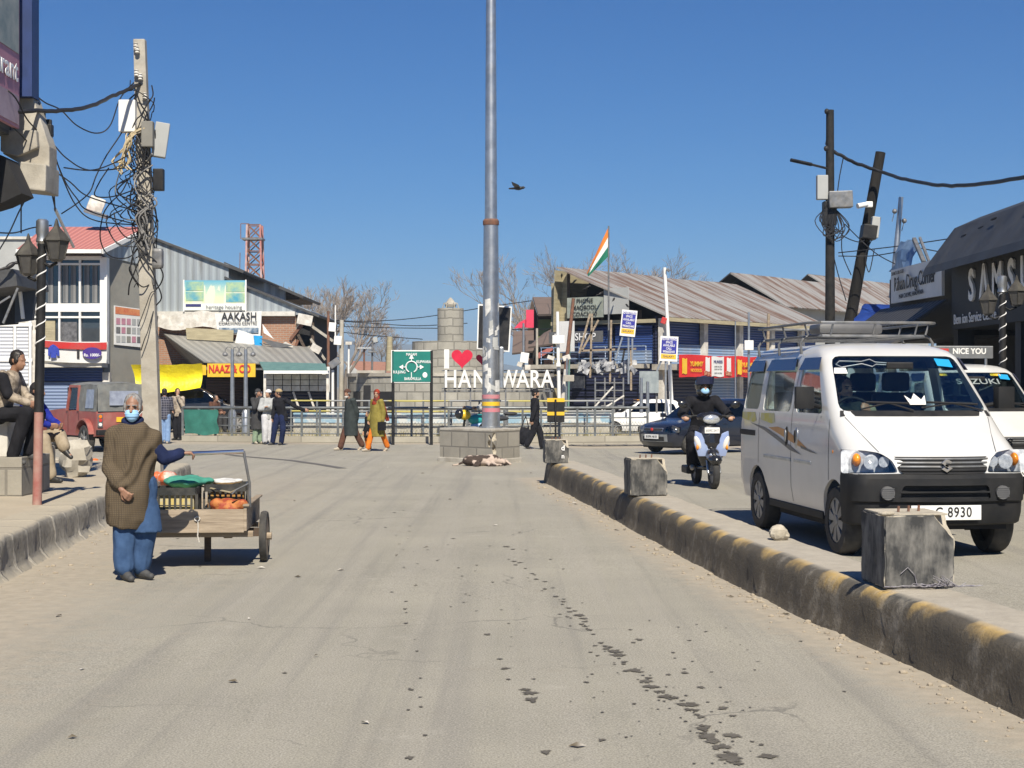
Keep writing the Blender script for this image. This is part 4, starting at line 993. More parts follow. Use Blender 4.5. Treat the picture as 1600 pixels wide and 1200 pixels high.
mb = MB(); mb.bb(X(-120, 66), X(54, 66), 65.9, 70.1, Z(374, 66), Z(372, 66)+.06); mb.build('roof_coping', K['conc_l'], gb, W=True)
b = build_at('awning', 'black tin awning propped on poles with a crow perched on it', 'awning', X(5, 44), 44)
mb = MB(); mb.prism(pxz([(-80, 418), (20, 420), (25, 430), (27, 446), (-80, 462)], 44), (0, 44, 0), (1, 0, 0), UP, 3); mb.build('roof', K['darkroof'], b, W=True)
mb = MB(); mb.bar((X(5, 43.8), 43.8, Z(505, 43.8)), (X(28, 43.8), 43.8, Z(450, 43.8)), .06); mb.build('prop', K['iron'], b, W=True)
mb = MB(); mb.bar((X(-40, 43.9), 43.9, Z(498, 43.9)), (X(16, 43.9), 43.9, Z(463, 43.9)), .05); mb.build('prop', K['iron'], b, W=True)
mb = MB(); mb.prism(pxz([(-60, 455), (26, 448), (24, 506), (-60, 512)], 46.5), (0, 46.5, 0), (1, 0, 0), UP, .3); mb.build('back_panel', K['dark'], b, W=True)
mb = MB(); mb.prism(pxz([(24, 444), (58, 434), (50, 500), (23, 504)], 46), (0, 46, 0), (1, 0, 0), UP, .2); mb.build('side_panel', mat('blue_grey_sheet', (.035, .05, .075), (.03, .04, .06), .6), b, W=True)
mb = MB(); mb.bar((X(31, 45.8), 45.8, Z(452, 45.8)), (X(36, 45.8), 45.8, Z(498, 45.8)), .09); mb.build('lamp_tube', K['white'], b, W=True)

# ---- glass fronted building with the red roof
d = 58; xl, xr = X(50, d), X(158, d); dr = 64.4
b = build_at('glass_front_building', 'narrow building with white framed glass front and faded red tin roof', 'building', (xl+xr)/2, d, group=G1)
def W_(t_, z, o=0): return V((xr+.02+(-14.42-xr)*t_+o*.885, 58.32+1.9*t_-o*.46, z))
mb = MB(); pl4 = [(xl, 58.35), (xr+.02, 58.32), (-14.42, 60.22), (-14.42, 61.4), (xl, 61.4)]; mb.add([V((x_, y_, 0)) for x_, y_ in pl4]+[V((x_, y_, 6.78)) for x_, y_ in pl4], [(4, 3, 2, 1, 0), (5, 6, 7, 8, 9)]+[(i, (i+1) % 5, (i+1) % 5+5, i+5) for i in range(5)]); mb.build('wall', K['plaster'], b, W=True)
for py0, py1, nm in ((405, 476, 'upper'), (486, 534, 'lower')):
    for p0, p1 in ((52, 91), (93, 123), (126, 157)):
        g = panel('window', K['winglass'], b, p0, p1, py0, py1, d+.20, .04)
        for k in range(2):
            w0 = p0+3+(p1-p0-6)*(.1+.5*k); 
            if nm == 'upper': panel('curtain', K['curtain'], b, w0, w0+8, py0+8, py1-3, d+.17, .02)
for px in (50, 91, 123): panel('window_frame', K['white'], b, px, px+3, 400, 540, d+.05, .14)
panel('corner_pier', K['white'], b, 156, 167, 402, 568, d, .36)
panel('corner_pier', K['white'], b, 46, 53, 402, 568, d, .36)
for a, c in ((400, 406), (411, 414), (474, 487), (494, 497), (534, 540)): panel('window_frame', K['white'], b, 52, 158, a, c, d+.04, .15)
mb = MB(); 
for px, py, w_, h_, mm in ((78, 500, 15, 32, 'cream'),): panel('hanging_clothes', K['cream'], b, px-8, px+8, py, py+33, d+.14, .05)
panel('hanging_clothes', mat('grey_clothes', (.16, .16, .17), (.06, .06, .065), .8, scale=7), b, 96, 120, 503, 533, d+.15, .05)
mb = MB(); mb.bb(xl-.2, xr+.15, d-.5, d+.4, Z(574, d), Z(567, d)); mb.build('ledge', K['conc_l'], b, W=True)
panel('shutter', K['shut_blue'], b, 62, 160, 575, 596, d+.1, .08); panel('shutter', stripes('pale_blue_shutter', (.20, .27, .42), (.13, .18, .32), 8, 1, .5, bd=.02), b, 62, 160, 597, 680, d+.14, .08)
panel('shop_pier', K['white_d'], b, 160, 171, 582, 680, d, .3); panel('brown_door', K['rust'], b, 178, 202, 588, 660, 60.5, .06)
zE = 6.80; zR = 8.02
mb = MB(); mb.grid((X(26, 57.2), 57.2, zE), (-15.3, 57.2, zE), (-14.5, 61, zR), (X(70, 61), 61, zR), 8, 3, thick=.06); rf = mb.build('roof', K['redroof'], b, W=True)
mb = MB(); mb.grid((-14.5, 64.8, zE), (X(26, 57.2), 64.8, zE), (X(70, 61), 61, zR), (-14.5, 61, zR), 8, 3, thick=.06); mb.build('rear_roof', K['redroof'], b, W=True)
mb = MB(); mb.bb(X(26, 57.2), -15.27, 57.1, 57.22, zE-.16, zE-.02); mb.bar((-15.27, 57.2, zE-.10), (-14.47, 61, zR-.10), .10, .16); mb.build('fascia', K['white'], b, W=True)
mb = MB(); mb.grid(W_(-.02, 6.62, .04), W_(1.0, 6.42, .04), W_(1.0, 7.72, .04), W_(-.02, 6.78, .04), thick=.05); mb.build('gable', K['corr'], b, W=True)
# poster on the side wall
ps = build_at('poster', 'printed notice board with small product pictures on the grey side wall', 'poster', xr+.05, 60.5, 4)
def sidey(px): return -2400*15.5/(px-800)
ya, yb2 = sidey(174), sidey(219)
mb = MB(); mb.grid(W_(.22, 3.28, .06), W_(.93, 3.2, .06), W_(.93, 4.70, .06), W_(.22, 4.78, .06), thick=.03); mb.build('board', K['banner_w'], ps, W=True)
mb = MB(); mb.grid(W_(.24, 4.46, .07), W_(.91, 4.42, .07), W_(.91, 4.66, .07), W_(.24, 4.74, .07)); mb.build('heading', mat('orange_heading', (.5, .12, .06), (.6, .25, .1), .6, scale=4), ps, W=True)
rp_ = random.Random(3)
for r_ in range(3):
    for c in range(5):
        y0 = .26+.64*c/5; z0 = 3.38+.34*r_; mb = MB(); mb.grid(W_(y0, z0, .072), W_(y0+.10, z0, .072), W_(y0+.10, z0+.24, .072), W_(y0, z0+.24, .072)); mb.build('product_picture', K[rp_.choice(['iron', 'pale_wall', 'plaster', 'pink'])], ps, W=True)
# jacket sale banner
bn = build_at('banner', 'white sale banner with a blue jacket and a purple price oval below the glass front', 'banner', X(110, 57.4), 57.4, 3)
d = 57.35
mb = MB(); mb.grid((X(54, d), d, Z(562, d)), (X(166, d), d, Z(567, d)), (X(168, d), d, Z(534, d)), (X(56, d), d, Z(530, d)), 12, 4, lambda p, a, q: p+V((0, .05*math.sin(a*9), -.05*math.sin(a*3.1))), thick=.01); mb.build('sheet', K['banner_w'], bn, W=True)
mb = MB(); mb.grid((X(57, d), d-.05, Z(541, d)), (X(167, d), d-.05, Z(546, d)), (X(167.5, d), d-.05, Z(535, d)), (X(57, d), d-.05, Z(531, d)), 12, 1, lambda p, a, q: p+V((0, .05*math.sin(a*9)-.02, -.05*math.sin(a*3.1)))); mb.build('red_heading', K['red'], bn, W=True)
jk = [(76, 556), (76, 545), (80, 540), (84, 538), (88, 540), (93, 545), (94, 556), (90, 556), (89, 549), (89, 559), (80, 559), (80, 549), (79, 556)]
mb = MB(); mb.prism(pxz(jk, d), (0, d-.07, 0), (1, 0, 0), UP, -.01); mb.build('jacket_picture', mat('blue_jacket_print', (.03, .06, .42), (.02, .04, .3), .6), bn, W=True)
mb = MB(); mb.prism(pxz([(121, 542), (125, 542), (125, 560), (121, 560)], d), (0, d-.07, 0), (1, 0, 0), UP, -.01); mb.build('bottle_picture', K['btext'], bn, W=True)
mb = MB(); mb.prism([(X(145, d)+.36*math.cos(R(k*15)), Z(552, d)+.22*math.sin(R(k*15))) for k in range(24)], (0, d-.10, 0), (1, 0, 0), UP, -.01); mb.build('price_oval', mat('purple_print', (.05, .025, .22), (.05, .02, .2), .6), bn, W=True)
text('Rs. 1000/-', K['ltext'], bn, (X(145, d), d-.115, Z(555, d)), .15, W=True, ext=.002, bold=.02)

# ---- big gabled tin building
d = 62
b = build_at('gabled_building', 'large grey tin gabled building over a brick wall with tattered banners', 'building', X(350, d), d, group=G1)
mb = MB(); mb.prism(pxz([(215, 490), (215, 366), (248, 372), (358, 412), (362, 438), (487, 492), (487, 490), (470, 490)], d) if False else pxz([(215, 490), (215, 362), (248, 373), (357, 414), (357, 436), (486, 486), (486, 492)], d), (0, d, 0), (1, 0, 0), UP, 9); mb.build('tin_gable', K['corr'], b, W=True)
mb = MB(); mb.bb(X(215, d), X(462, d), d+.05, d+9, 0, Z(489, d)); mb.build('brick_wall', K['brick'], b, W=True)
mb = MB()
for a, c in (((205, 357), (382, 424)), ((352, 432), (500, 493))):
    p, q = V((X(a[0], d), 0, Z(a[1], d))), V((X(c[0], d), 0, Z(c[1], d)))
    mb.grid((p.x, d-.15, p.z), (q.x, d-.15, q.z), (q.x, d+9.3, q.z), (p.x, d+9.3, p.z), 1, 1, thick=.09)
mb.build('roof', K['darkroof'], b, W=True)
mb = MB(); mb.bb(X(215, d), X(462, d), d-.25, d+.06, Z(494, d), Z(487, d)); mb.build('floor_beam', K['conc_l'], b, W=True)
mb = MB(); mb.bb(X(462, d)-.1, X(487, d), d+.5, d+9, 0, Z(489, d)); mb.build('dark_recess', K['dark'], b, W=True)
for px in (462, 487):
    mb = MB(); mb.bar((X(px, d), d+.2, 0), (X(px, d), d+.2, Z(490, d)), .16); mb.build('post', K['dwood'], b, W=True)
rb_ = random.Random(4)
for k in range(9):
    mb = MB(); a = V((X(464+rb_.random()*24, d), d-.1, Z(495+rb_.random()*60, d))); mb.bar(a, a+V((rb_.gauss(0, .4), .1, -.9*rb_.random()-.4)), .07+.06*rb_.random()); mb.build('broken_timber', K[rb_.choice(['rust', 'dwood', 'conc', 'woodx'])], b, W=True)
for px, py, s, a in ((495, 545, .42, .5), (478, 500, .6, .2), (500, 585, .5, -.4)):
    mb = MB(); mb.box((X(px, d), d-.3, Z(py, d)), (s, .08, s*.7), rot=Euler((0, a, 0)).to_matrix()); mb.build('loose_sheet', K['white_d'], b, W=True)
d2 = 57.4
mb = MB(); mb.grid((X(318, d2), d2, Z(565, d2)), (X(508, d2), d2, Z(571, d2)), (X(482, d), d, Z(542, d)), (X(254, d), d, Z(520, d)), 14, 4, lambda p, a, q: p+V((0, 0, .06*noise.noise(p*.8))), thick=.05); mb.build('awning', K['awning'], b, W=True)
mb = MB(); mb.add([V((X(254, d), d, Z(520, d)-.06)), V((X(318, d2), d2, Z(565, d2)-.06)), V((X(300, d), d, Z(575, d)))], [(0, 1, 2)]); mb.build('awning_cheek', K['awning'], b, W=True)
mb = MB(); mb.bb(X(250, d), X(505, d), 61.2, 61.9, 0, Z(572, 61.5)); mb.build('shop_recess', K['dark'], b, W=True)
panel('shutter', K['shut_brown'], b, 322, 388, 592, 640, 60.8, .05); panel('low_wall', K['brick'], b, 330, 395, 640, 665, 60.2, .3); panel('shutter', K['shut_navy'], b, 205, 318, 600, 660, 60.9, .05)
panel('awning_beam', K['iron'], b, 320, 510, 573, 578, d2+.15, .1)
# parts above: second roof
b2 = build_at('tin_roof_building', 'tin roofed building with a white sheet gable rising behind the grey gabled one', 'building', X(430, 78), 78, group=G1)
d = 78; mb = MB(); mb.prism(pxz([(370, 520), (370, 424), (446, 452), (446, 520)], d), (0, d, 0), (1, 0, 0), UP, 6); mb.build('gable', stripes('pale_tin', (.42, .44, .44), (.30, .32, .33), 2.2, 0, .5, .2, bd=.03), b2, W=True)
p, q = V((X(355, d), 0, Z(411, d))), V((X(478, d), 0, Z(464, d)))
mb = MB(); mb.grid((p.x, d-.8, p.z), (q.x, d-.8, q.z), (q.x, d+6, q.z), (p.x, d+6, p.z), thick=.14); mb.build('roof', K['darkroof'], b2, W=True)
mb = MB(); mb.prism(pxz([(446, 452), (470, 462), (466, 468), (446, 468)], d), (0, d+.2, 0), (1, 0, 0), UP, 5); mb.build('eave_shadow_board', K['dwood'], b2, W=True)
# signs on the gabled building
bl = build_at('billboard', 'wide teal and yellow city skyline billboard on the grey tin gable', 'billboard', X(335, 61.7), 61.7, 6)
d = 61.7
m, t, bb_ = nodes('city_print'); cc = coord(t, 'UV', (1, 1, 1)); sp = N(t, 'ShaderNodeSeparateXYZ'); t.links.new(cc, sp.inputs[0])
sky_ = mix(t, ramp(t, sp.outputs[1], .5, 1.3), (.62, .72, .45), (.05, .33, .52)); vv = N(t, 'ShaderNodeTexVoronoi'); vv.inputs['Scale'].default_value = 2.6; t.links.new(coord(t, 'UV', (2.2, .35, 1)), vv.inputs['Vector'])
twr = math_(t, 'MULTIPLY', ramp(t, vv.outputs['Color'], .45, .5), ramp(t, sp.outputs[1], 1.05, .95)); c_ = mix(t, twr, sky_, (.66, .68, .55)); c_ = mix(t, ramp(t, sp.outputs[1], .30, .26), c_, (.72, .74, .70)); t.links.new(c_, bb_.inputs['Base Color'])
panel('board', m, bl, 288, 383, 438, 485, d, .06); panel('caption', K['ntext'], bl, 290, 314, 475, 479, d-.02, .01); text('heritage housing', K['dgrey'], bl, (X(350, d), d-.03, Z(480, d)), .22, W=True, ext=.002)
for a, c in ((286, 288), (383, 385)): panel('frame', K['white'], bl, a, c, 437, 487, d-.02, .08)
for p0, p1, py0, py1 in ((290, 318, 440, 454), (290, 318, 456, 470), (353, 382, 441, 456), (353, 382, 458, 472)):
    g = panel('inset_picture', mat('resort_print', (.06, .30, .42), (.45, .55, .25), .6, scale=1.5), bl, p0, p1, py0, py1, d-.015, .01)
bn = build_at('banner', 'white coaching centre banner with black heading across the brick wall', 'banner', X(330, 61.6), 61.6, 4)
d = 61.6
mb = MB(); mb.grid((X(340, d), d, Z(520, d)), (X(407, d), d, Z(526, d)), (X(409, d), d, Z(486, d)), (X(335, d), d, Z(490, d)), 8, 4, lambda p, a, q: p+V((0, .02*noise.noise(p*1.5), 0)), thick=.01); mb.build('sheet', K['banner_w'], bn, W=True)
mb = MB(); mb.grid((X(246, d), d, Z(510, d)), (X(341, d), d, Z(516, d)), (X(336, d), d, Z(490, d)), (X(248, d), d, Z(489, d)), 8, 4, lambda p, a, q: p+V((0, .07*noise.noise(p*1.2), -.12*math.sin(a*6))), thick=.01); mb.build('faded_sheet', K['white_d'], bn, W=True)
text('AAKASH', K['btext'], bn, (X(374, d), d-.045, Z(495, d)), .45, W=True, ext=.004, bold=.014, sx=.82); text('COACHING CENTRE', K['btext'], bn, (X(372, d), d-.045, Z(505, d)), .165, W=True, ext=.004, sx=1.0, bold=.01)
panel('crowd_print', mat('blue_crowd_print', (.45, .5, .55), (.06, .12, .2), .6, scale=6), bn, 342, 404, 512, 520, d-.05, .01)
tn = build_at('torn_banner', 'torn strips of old advertising flex hanging above the tin awning', 'banner', X(420, 61), 61, 3.5); d = 61.3
for k, (tri, mm) in enumerate(((((366, 540), (372, 515), (400, 524), (398, 538)), 'banner_w'), (((398, 540), (396, 524), (410, 525), (409, 540)), 'blue_st'), (((412, 520), (410, 506), (428, 530)), 'banner_w'), (((432, 542), (446, 534), (458, 540), (452, 554)), 'white_d'), (((290, 512), (365, 516), (364, 534), (292, 530)), 'cream'), (((405, 528), (458, 540), (430, 545)), 'dgrey'))):
    mb = MB(); mb.prism(pxz(tri, d-.05*k), (0, d-.05*k, 0), (1, 0, 0), UP, .02); mb.build('strip', K[mm], tn, W=True)
sgn = build_at('shop_sign', 'bright yellow shop sign with red letters under the tin awning', 'shop sign', X(360, 57.2), 57.2, 2.5); d = 57.2
panel('board', K['yellow'], sgn, 324, 399, 568, 589, d, .08); panel('side_board', K['yellow'], sgn, 315, 322, 570, 586, d+.3, .06)
text('NAAZ & CO', K['rtext'], sgn, (X(359, d), d-.02, Z(577, d)), .40, W=True, ext=.01, sx=.72, bold=.025)
mb = MB(); d = 55.5
def sag(p, a, q): return p+V((0, .12*noise.noise(p*1.3)+.25*math.sin(math.pi*q), -.10*math.sin(math.pi*a)*(1-q)+.06*noise.noise(p*2)))
mb.grid((X(212, d), d, Z(614, d)), (X(313, d), d, Z(604, d)), (X(315, d), d, Z(569, d)), (X(204, d), d, Z(570, d)), 20, 8, sag, thick=.02)
tag(mb.build('tarpaulin', K['tarp_y'], smooth=60), 'bright yellow tarpaulin hung across a shop front behind the concrete pole', 'tarpaulin')
cs = build_at('market_stall', 'closed stall with a green tin canopy and stacked white crates beside the yellow sign', 'stall', X(462, 56), 56); d = 56
mb = MB(); mb.grid((X(412, 55.2), 55.2, Z(579, 55.2)), (X(513, 55.2), 55.2, Z(582, 55.2)), (X(508, 57), 57, Z(568, 57)), (X(405, 57), 57, Z(565, 57)), thick=.05); mb.build('canopy', K['teal'], cs, W=True)
panel('canopy_edge', K['white'], cs, 412, 514, 579, 584, 55.1, .05)
for r_ in range(3):
    for c in range(7):
        p0 = 414+c*14; panel('crate', K['white_d'], cs, p0, p0+12.6, 585+r_*9, 593+r_*9, d, .25)
for px in (414, 512): mb = MB(); mb.bar((X(px, 55.3), 55.3, 0), (X(px, 55.3), 55.3, Z(580, 55.3)), .09); mb.build('post', K['white_d'], cs, W=True)
mb = MB(); mb.bar((X(458, d), d, Z(612, d)), (X(468, d), d, Z(640, d)), .07); mb.build('brace', K['white_d'], cs, W=True)
mb = MB(); mb.bar((X(482, d), d, Z(612, d)), (X(492, d), d, Z(640, d)), .07); mb.build('brace', K['white_d'], cs, W=True)
panel('back', K['shut_navy'], cs, 400, 515, 612, 668, d+.9, .05)

# ---- far low roofs in the gap
b = build_at('house', 'low house with a reddish tin roof and white gable far down the street', 'house', X(580, 120), 120); d = 120
mb = MB(); mb.grid((X(552, d), d, Z(594, d)), (X(640, d), d, Z(594, d)), (X(625, d+5), d+5, Z(566, d+5)), (X(545, d+5), d+5, Z(564, d+5)), thick=.1); mb.build('roof', mat('terracotta_roof', (.34, .17, .115), (.27, .14, .10), .8), b, W=True)
mb = MB(); mb.bb(X(555, d), X(636, d), d+.4, d+8, 0, Z(594, d)); mb.build('wall', K['pale_wall'], b, W=True)
mb = MB(); mb.prism(pxz([(541, 600), (541, 564), (572, 590), (572, 600)], d-3), (0, d-3, 0), (1, 0, 0), UP, .3); mb.build('gable', K['pale_wall'], b, W=True)

# ---- brown roofed house with a green wall
d = 76
b = build_at('house', 'house with a brown tin roof and a green plank wall left of the blue shops', 'house', X(860, d), d)
mb = MB(); mb.grid((X(841, d-1), d-1, Z(491, d-1)), (X(905, d-1), d-1, Z(489, d-1)), (X(905, d+3), d+3, Z(464, d+3)), (X(832, d+3), d+3, Z(464, d+3)), thick=.1); mb.build('roof', K['brown_roof'], b, W=True)
mb = MB(); mb.bb(X(840, d), X(905, d), d, d+6, 0, Z(492, d)); mb.build('wall', K['dwood'], b, W=True)
panel('green_wall', K['green_w'], b, 841, 872, 499, 530, d-.05, .05); mb = MB(); mb.prism(pxz([(824, 500), (832, 464), (841, 492), (841, 530), (828, 530)], d), (0, d+1.5, 0), (1, 0, 0), UP, .2); mb.build('gable', K['dwood'], b, W=True)
panel('red_panel', K['pinksheet'], b, 822, 834, 484, 512, d-.8, .06)
mb = MB(); mb.prism(pxz([(803, 514), (812, 504), (822, 499), (822, 512)], d), (0, d-.6, 0), (1, 0, 0), UP, .2); mb.build('red_eave', K['pinksheet'], b, W=True)
mb = MB(); mb.grid((X(800, 72), 72, Z(552, 72)), (X(834, 72), 72, Z(548, 72)), (X(834, 75), 75, Z(516, 75)), (X(802, 75), 75, Z(518, 75)), thick=.08); mb.build('lower_roof', K['brown_roof'], b, W=True)
mb = MB(); mb.grid((X(825, 70), 70, Z(542, 70)), (X(868, 70), 70, Z(536, 70)), (X(878, 74), 74, Z(506, 74)), (X(850, 74), 74, Z(520, 74)), thick=.08); mb.build('lower_roof', K['brown_roof'], b, W=True)
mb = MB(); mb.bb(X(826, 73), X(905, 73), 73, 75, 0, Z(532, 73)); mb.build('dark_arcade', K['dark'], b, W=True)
panel('brick_pier', K['brick'], b, 850, 864, 556, 640, 71, .5); panel('brick_pier', K['brick'], b, 826, 833, 560, 640, 71.5, .4)
mb = MB(); mb.prism(pxz([(838, 553), (864, 540), (872, 532), (874, 538), (862, 548), (842, 560)], 70), (0, 70, 0), (1, 0, 0), UP, .1); mb.build('torn_red_cloth', mat('dusty_red_cloth', (.42, .14, .12), (.3, .1, .09), .85), b, W=True)

# ---- long blue shop building
e = V((.63, .777, 0)); pdir = V((-.777, .63, 0))
A0 = V((5.70, 58, 0)); RZ, EZ = 6.36, 4.46
def q_(t_, s_, z=0): return A0 + e*t_ + pdir*s_ + V((0, 0, z))
b = build_at('blue_shop_building', 'long two storey shop row with blue shutters under a rusty tin roof', 'building', A0.x, A0.y, group=G1)
L = 12.6
mb = MB(); mb.grid(q_(-.3, -.5, EZ-.17), q_(L, -.5, EZ-.17), q_(L, 4.3, RZ), q_(-1.0, 4.3, RZ), 30, 4, lambda p, a, q: p+V((0, 0, .035*noise.noise(p*.7))), thick=.05); mb.build('roof', K['rustroof'], b, W=True)
mb = MB(); mb.grid(q_(L, 5.1, 0), q_(-.3, 5.1, 0), q_(-.6, 4.7, RZ-.1), q_(L, 4.7, RZ-.1), 8, 2, thick=.05); mb.build('rear_wall', K['cream'], b, W=True)
mb = MB(); mb.grid(q_(.05, .3, 0), q_(L, .3, 0), q_(L, .3, EZ-.1), q_(.05, .3, EZ-.1), thick=.1); mb.build('back_wall', K['shut_navy'], b, W=True)
mb = MB(); mb.grid(q_(-.4, -.52, EZ-.34), q_(L, -.52, EZ-.34), q_(L, -.52, EZ-.20), q_(-.4, -.52, EZ-.20), thick=.12); mb.build('fascia', K['cream'], b, W=True)
mb = MB(); mb.grid(q_(-.3, -.9, 2.30), q_(L, -.9, 2.30), q_(L, -.9, 2.52), q_(-.3, -.9, 2.52), thick=1.2); mb.build('floor_slab', K['conc'], b, W=True)
bays = [(.3, 2.9), (3.2, 5.6), (5.9, 8.2), (8.5, 10.8), (11.1, 12.5)]
for k, (a, c) in enumerate(bays):
    mb = MB(); mb.grid(q_(a, .22, 3.30), q_(c, .22, 3.30), q_(c, .22, EZ-.2), q_(a, .22, EZ-.2), thick=.04); mb.build('eave_shade_band', K['shut_blue'], b, W=True)  # darker blue puts the eave's shadow into the colour of the shutter tops
    mb = MB(); mb.grid(q_(a, .16, 2.52), q_(c, .16, 2.52), q_(c, .16, 3.30), q_(a, .16, 3.30), thick=.05); mb.build('upper_shutter', K['shut_lblue'], b, W=True)
    mb = MB(); mb.grid(q_(a, .12, 0), q_(c, .12, 0), q_(c, .12, 2.2), q_(a, .12, 2.2), thick=.05); mb.build('lower_shutter', K['shut_navy'] if k != 1 else K['shut_lblue'], b, W=True)
for t_ in (-.05, 2.9, 5.6, 8.2, 10.8):
    mb = MB(); mb.grid(q_(t_, -.02, 0), q_(t_+.28, -.02, 0), q_(t_+.28, -.02, EZ-.2), q_(t_, -.02, EZ-.2), thick=.2); mb.build('pillar', K['white_d'], b, W=True)
# end wall with the open gable
mb = MB(); mb.grid(q_(.12, 5.0, 0), q_(.12, .32, 0), q_(.12, .32, EZ-.35), q_(.12, 5.0, EZ-.35), thick=.12); mb.build('end_wall', K['shut_navy'], b, W=True)
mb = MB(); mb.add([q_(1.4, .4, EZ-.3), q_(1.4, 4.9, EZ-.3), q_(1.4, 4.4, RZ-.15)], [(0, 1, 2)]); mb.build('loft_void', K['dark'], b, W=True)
mb = MB(); mb.bar(q_(-.25, .2, EZ-.30), q_(-.25, 5.1, EZ-.30), .14); mb.build('tie_beam', K['cream'], b, W=True)
mb = MB(); mb.bar(q_(-.2, 4.3, RZ-.2), q_(-.2, 4.3, EZ-.2), .12); mb.build('king_post', K['dwood'], b, W=True)
for k in range(3): mb = MB(); s_ = 1.1+k*.9; mb.bar(q_(.1, s_, EZ-.25), q_(.1, s_, EZ-.3+s_*.40), .10); mb.build('stud', K['dwood'], b, W=True)
for k in range(5): mb = MB(); s_ = 4.45+.16*k; mb.grid(q_(-.1, s_+.15, EZ-.9), q_(-.1, s_, EZ-.9), q_(-.1, s_, RZ-.25-k*.08), q_(-.1, s_+.15, RZ-.25-k*.08), thick=.03); mb.build('weatherboard', K['cream'], b, W=True)
for k, (a, c) in enumerate(((.5, 2.2), (2.35, 4.0))):
    mb = MB(); mb.grid(q_(.0, c, 2.55), q_(.0, a, 2.55), q_(.0, a, EZ-.45), q_(.0, c, EZ-.45), thick=.05); mb.build('end_shutter', K['shut_blue'], b, W=True)
    mb = MB(); mb.grid(q_(-.04, c, 2.55), q_(-.04, a, 2.55), q_(-.04, a, 3.05), q_(-.04, c, 3.05), thick=.04); mb.build('end_shutter', K['shut_lblue'] if k == 0 else K['shut_navy'], b, W=True)
mb = MB(); mb.grid(q_(-.9, 5.2, 2.36), q_(-.9, .0, 2.36), q_(-.9, .0, 2.52), q_(-.9, 5.2, 2.52), thick=-1.0); mb.build('end_slab', K['conc'], b, W=True)
rl = MB()
for z in (2.75, 3.0, 3.2): rl.tube([q_(-.85, .2, z), q_(-.85, 5.2, z)], .025, 5)
for k in range(9): rl.tube([q_(-.85, .2+k*.62, 2.5), q_(-.85, .2+k*.62, 3.2)], .02, 5)
rl.build('balcony_railing', K['shut_lblue'], b, W=True)
# boards and signs hung on the end of the row
def endsign(name, label, s0, s1, z0, z1, m, off=-1.0, txt=None, tm=None, size=.2, parts=()):
    c = q_(off, (s0+s1)/2, z0); r = build_at(name, label, 'sign', c.x, c.y, c.z)
    mb = MB(); mb.grid(q_(off, s1, z0), q_(off, s0, z0), q_(off, s0, z1), q_(off, s1, z1), thick=.04); mb.build('board', m, r, W=True)
    ang = math.atan2(-pdir.y, -pdir.x)
    if txt:
        for i, ln in enumerate(txt):
            zz = z1-(i+.6)*(z1-z0)/(len(txt)+.15); p = q_(off-.03, (s0+s1)/2, zz); text(ln, tm, r, p, size, rot=(R(90), 0, ang), ext=.003, W=True, bold=.01)
    return r
K['oldsign'] = mat('weathered_painted_board', (.36, .39, .34), (.20, .24, .21), .8, scale=2.5, dust=.3)
endsign('old_sign', 'weathered hand painted board propped in the open gable', 2.4, 4.15, 4.35, 5.15, K['oldsign'], -.5, ['PHONE', 'MAQBOOL', 'COACH 10'], K['btext'], .24)
endsign('old_sign', 'grey blue tin board beside the hand painted gable sign', 1.2, 2.35, 4.45, 5.45, K['pale_wall'], -.55)
endsign('shop_sign', 'dark shop sign with white letters half hidden by a blank white board', 2.3, 4.9, 3.38, 3.82, K['dgrey'], -.7, ['TOP  SHOP'], K['ltext'], .40)
endsign('shop_sign', 'small black sign with white capitals on the balcony edge', 3.4, 4.55, 2.15, 2.48, K['btext'], -1.15, ['MADINA'], K['ltext'], .27)
endsign('old_sign', 'tattered pale board hanging below the balcony signs', 2.8, 4.7, 1.62, 2.08, mat('torn_print', (.62, .62, .60), (.22, .23, .25), .8, scale=5), -1.2)
endsign('old_sign', 'crumpled strip of old print along the balcony edge', 1.4, 3.35, 2.20, 2.62, mat('crumpled_print', (.5, .5, .5), (.16, .18, .2), .8, scale=8), -1.1)
endsign('blank_board', 'blank white board on slanting legs in front of the dark shop sign', 2.55, 3.35, 3.0, 4.15, K['banner_w'], -2.2)
# red banners along the slab
bn = build_at('banner', 'red snack advertising banner along the first floor slab of the blue shops', 'banner', q_(2, -1, 2.1).x, q_(2, -1, 2.1).y, 2.1)
ang = math.atan2(e.y, e.x)
def bgrid(t0, t1, z0, z1, off, name, m): mb = MB(); mb.grid(q_(t0, off, z0), q_(t1, off, z0), q_(t1, off, z1), q_(t0, off, z1), 6, 2, lambda p, a, q: p+V((0, 0, .02*math.sin(a*7))), thick=.012); return mb.build(name, m, bn, W=True)
bgrid(-.5, 3.45, 2.02, 2.86, -1.05, 'sheet', K['banner_r']); bgrid(3.5, 5.3, 2.05, 2.86, -1.0, 'sheet', K['banner_r'])
bgrid(1.73, 2.62, 2.06, 2.82, -1.08, 'white_panel', K['banner_w'])
for t_, m in ((-.33, K['yellow']), (3.65, K['yellow']), (4.85, K['orange'])): bgrid(t_, t_+.32, 2.15, 2.72, -1.08, 'packet_print', m)
for t_ in (1.3, 2.85): bgrid(t_, t_+.30, 2.25, 2.78, -1.08, 'packet_print', K['banner_w']); bgrid(t_-.1, t_+.35, 2.10, 2.26, -1.085, 'berry_print', mat('berry_print', (.25, .02, .02), (.6, .35, .2), .6, scale=9))
for t_ in (.62, 4.4): text('YUMMY', K['yellow'], bn, q_(t_, -1.09, 2.52), .26, rot=(R(90), 0, ang), ext=.003, W=True, bold=.02, shear=.2); text('NOODLES', K['yellow'], bn, q_(t_, -1.09, 2.28), .17, rot=(R(90), 0, ang), ext=.003, W=True, bold=.01)
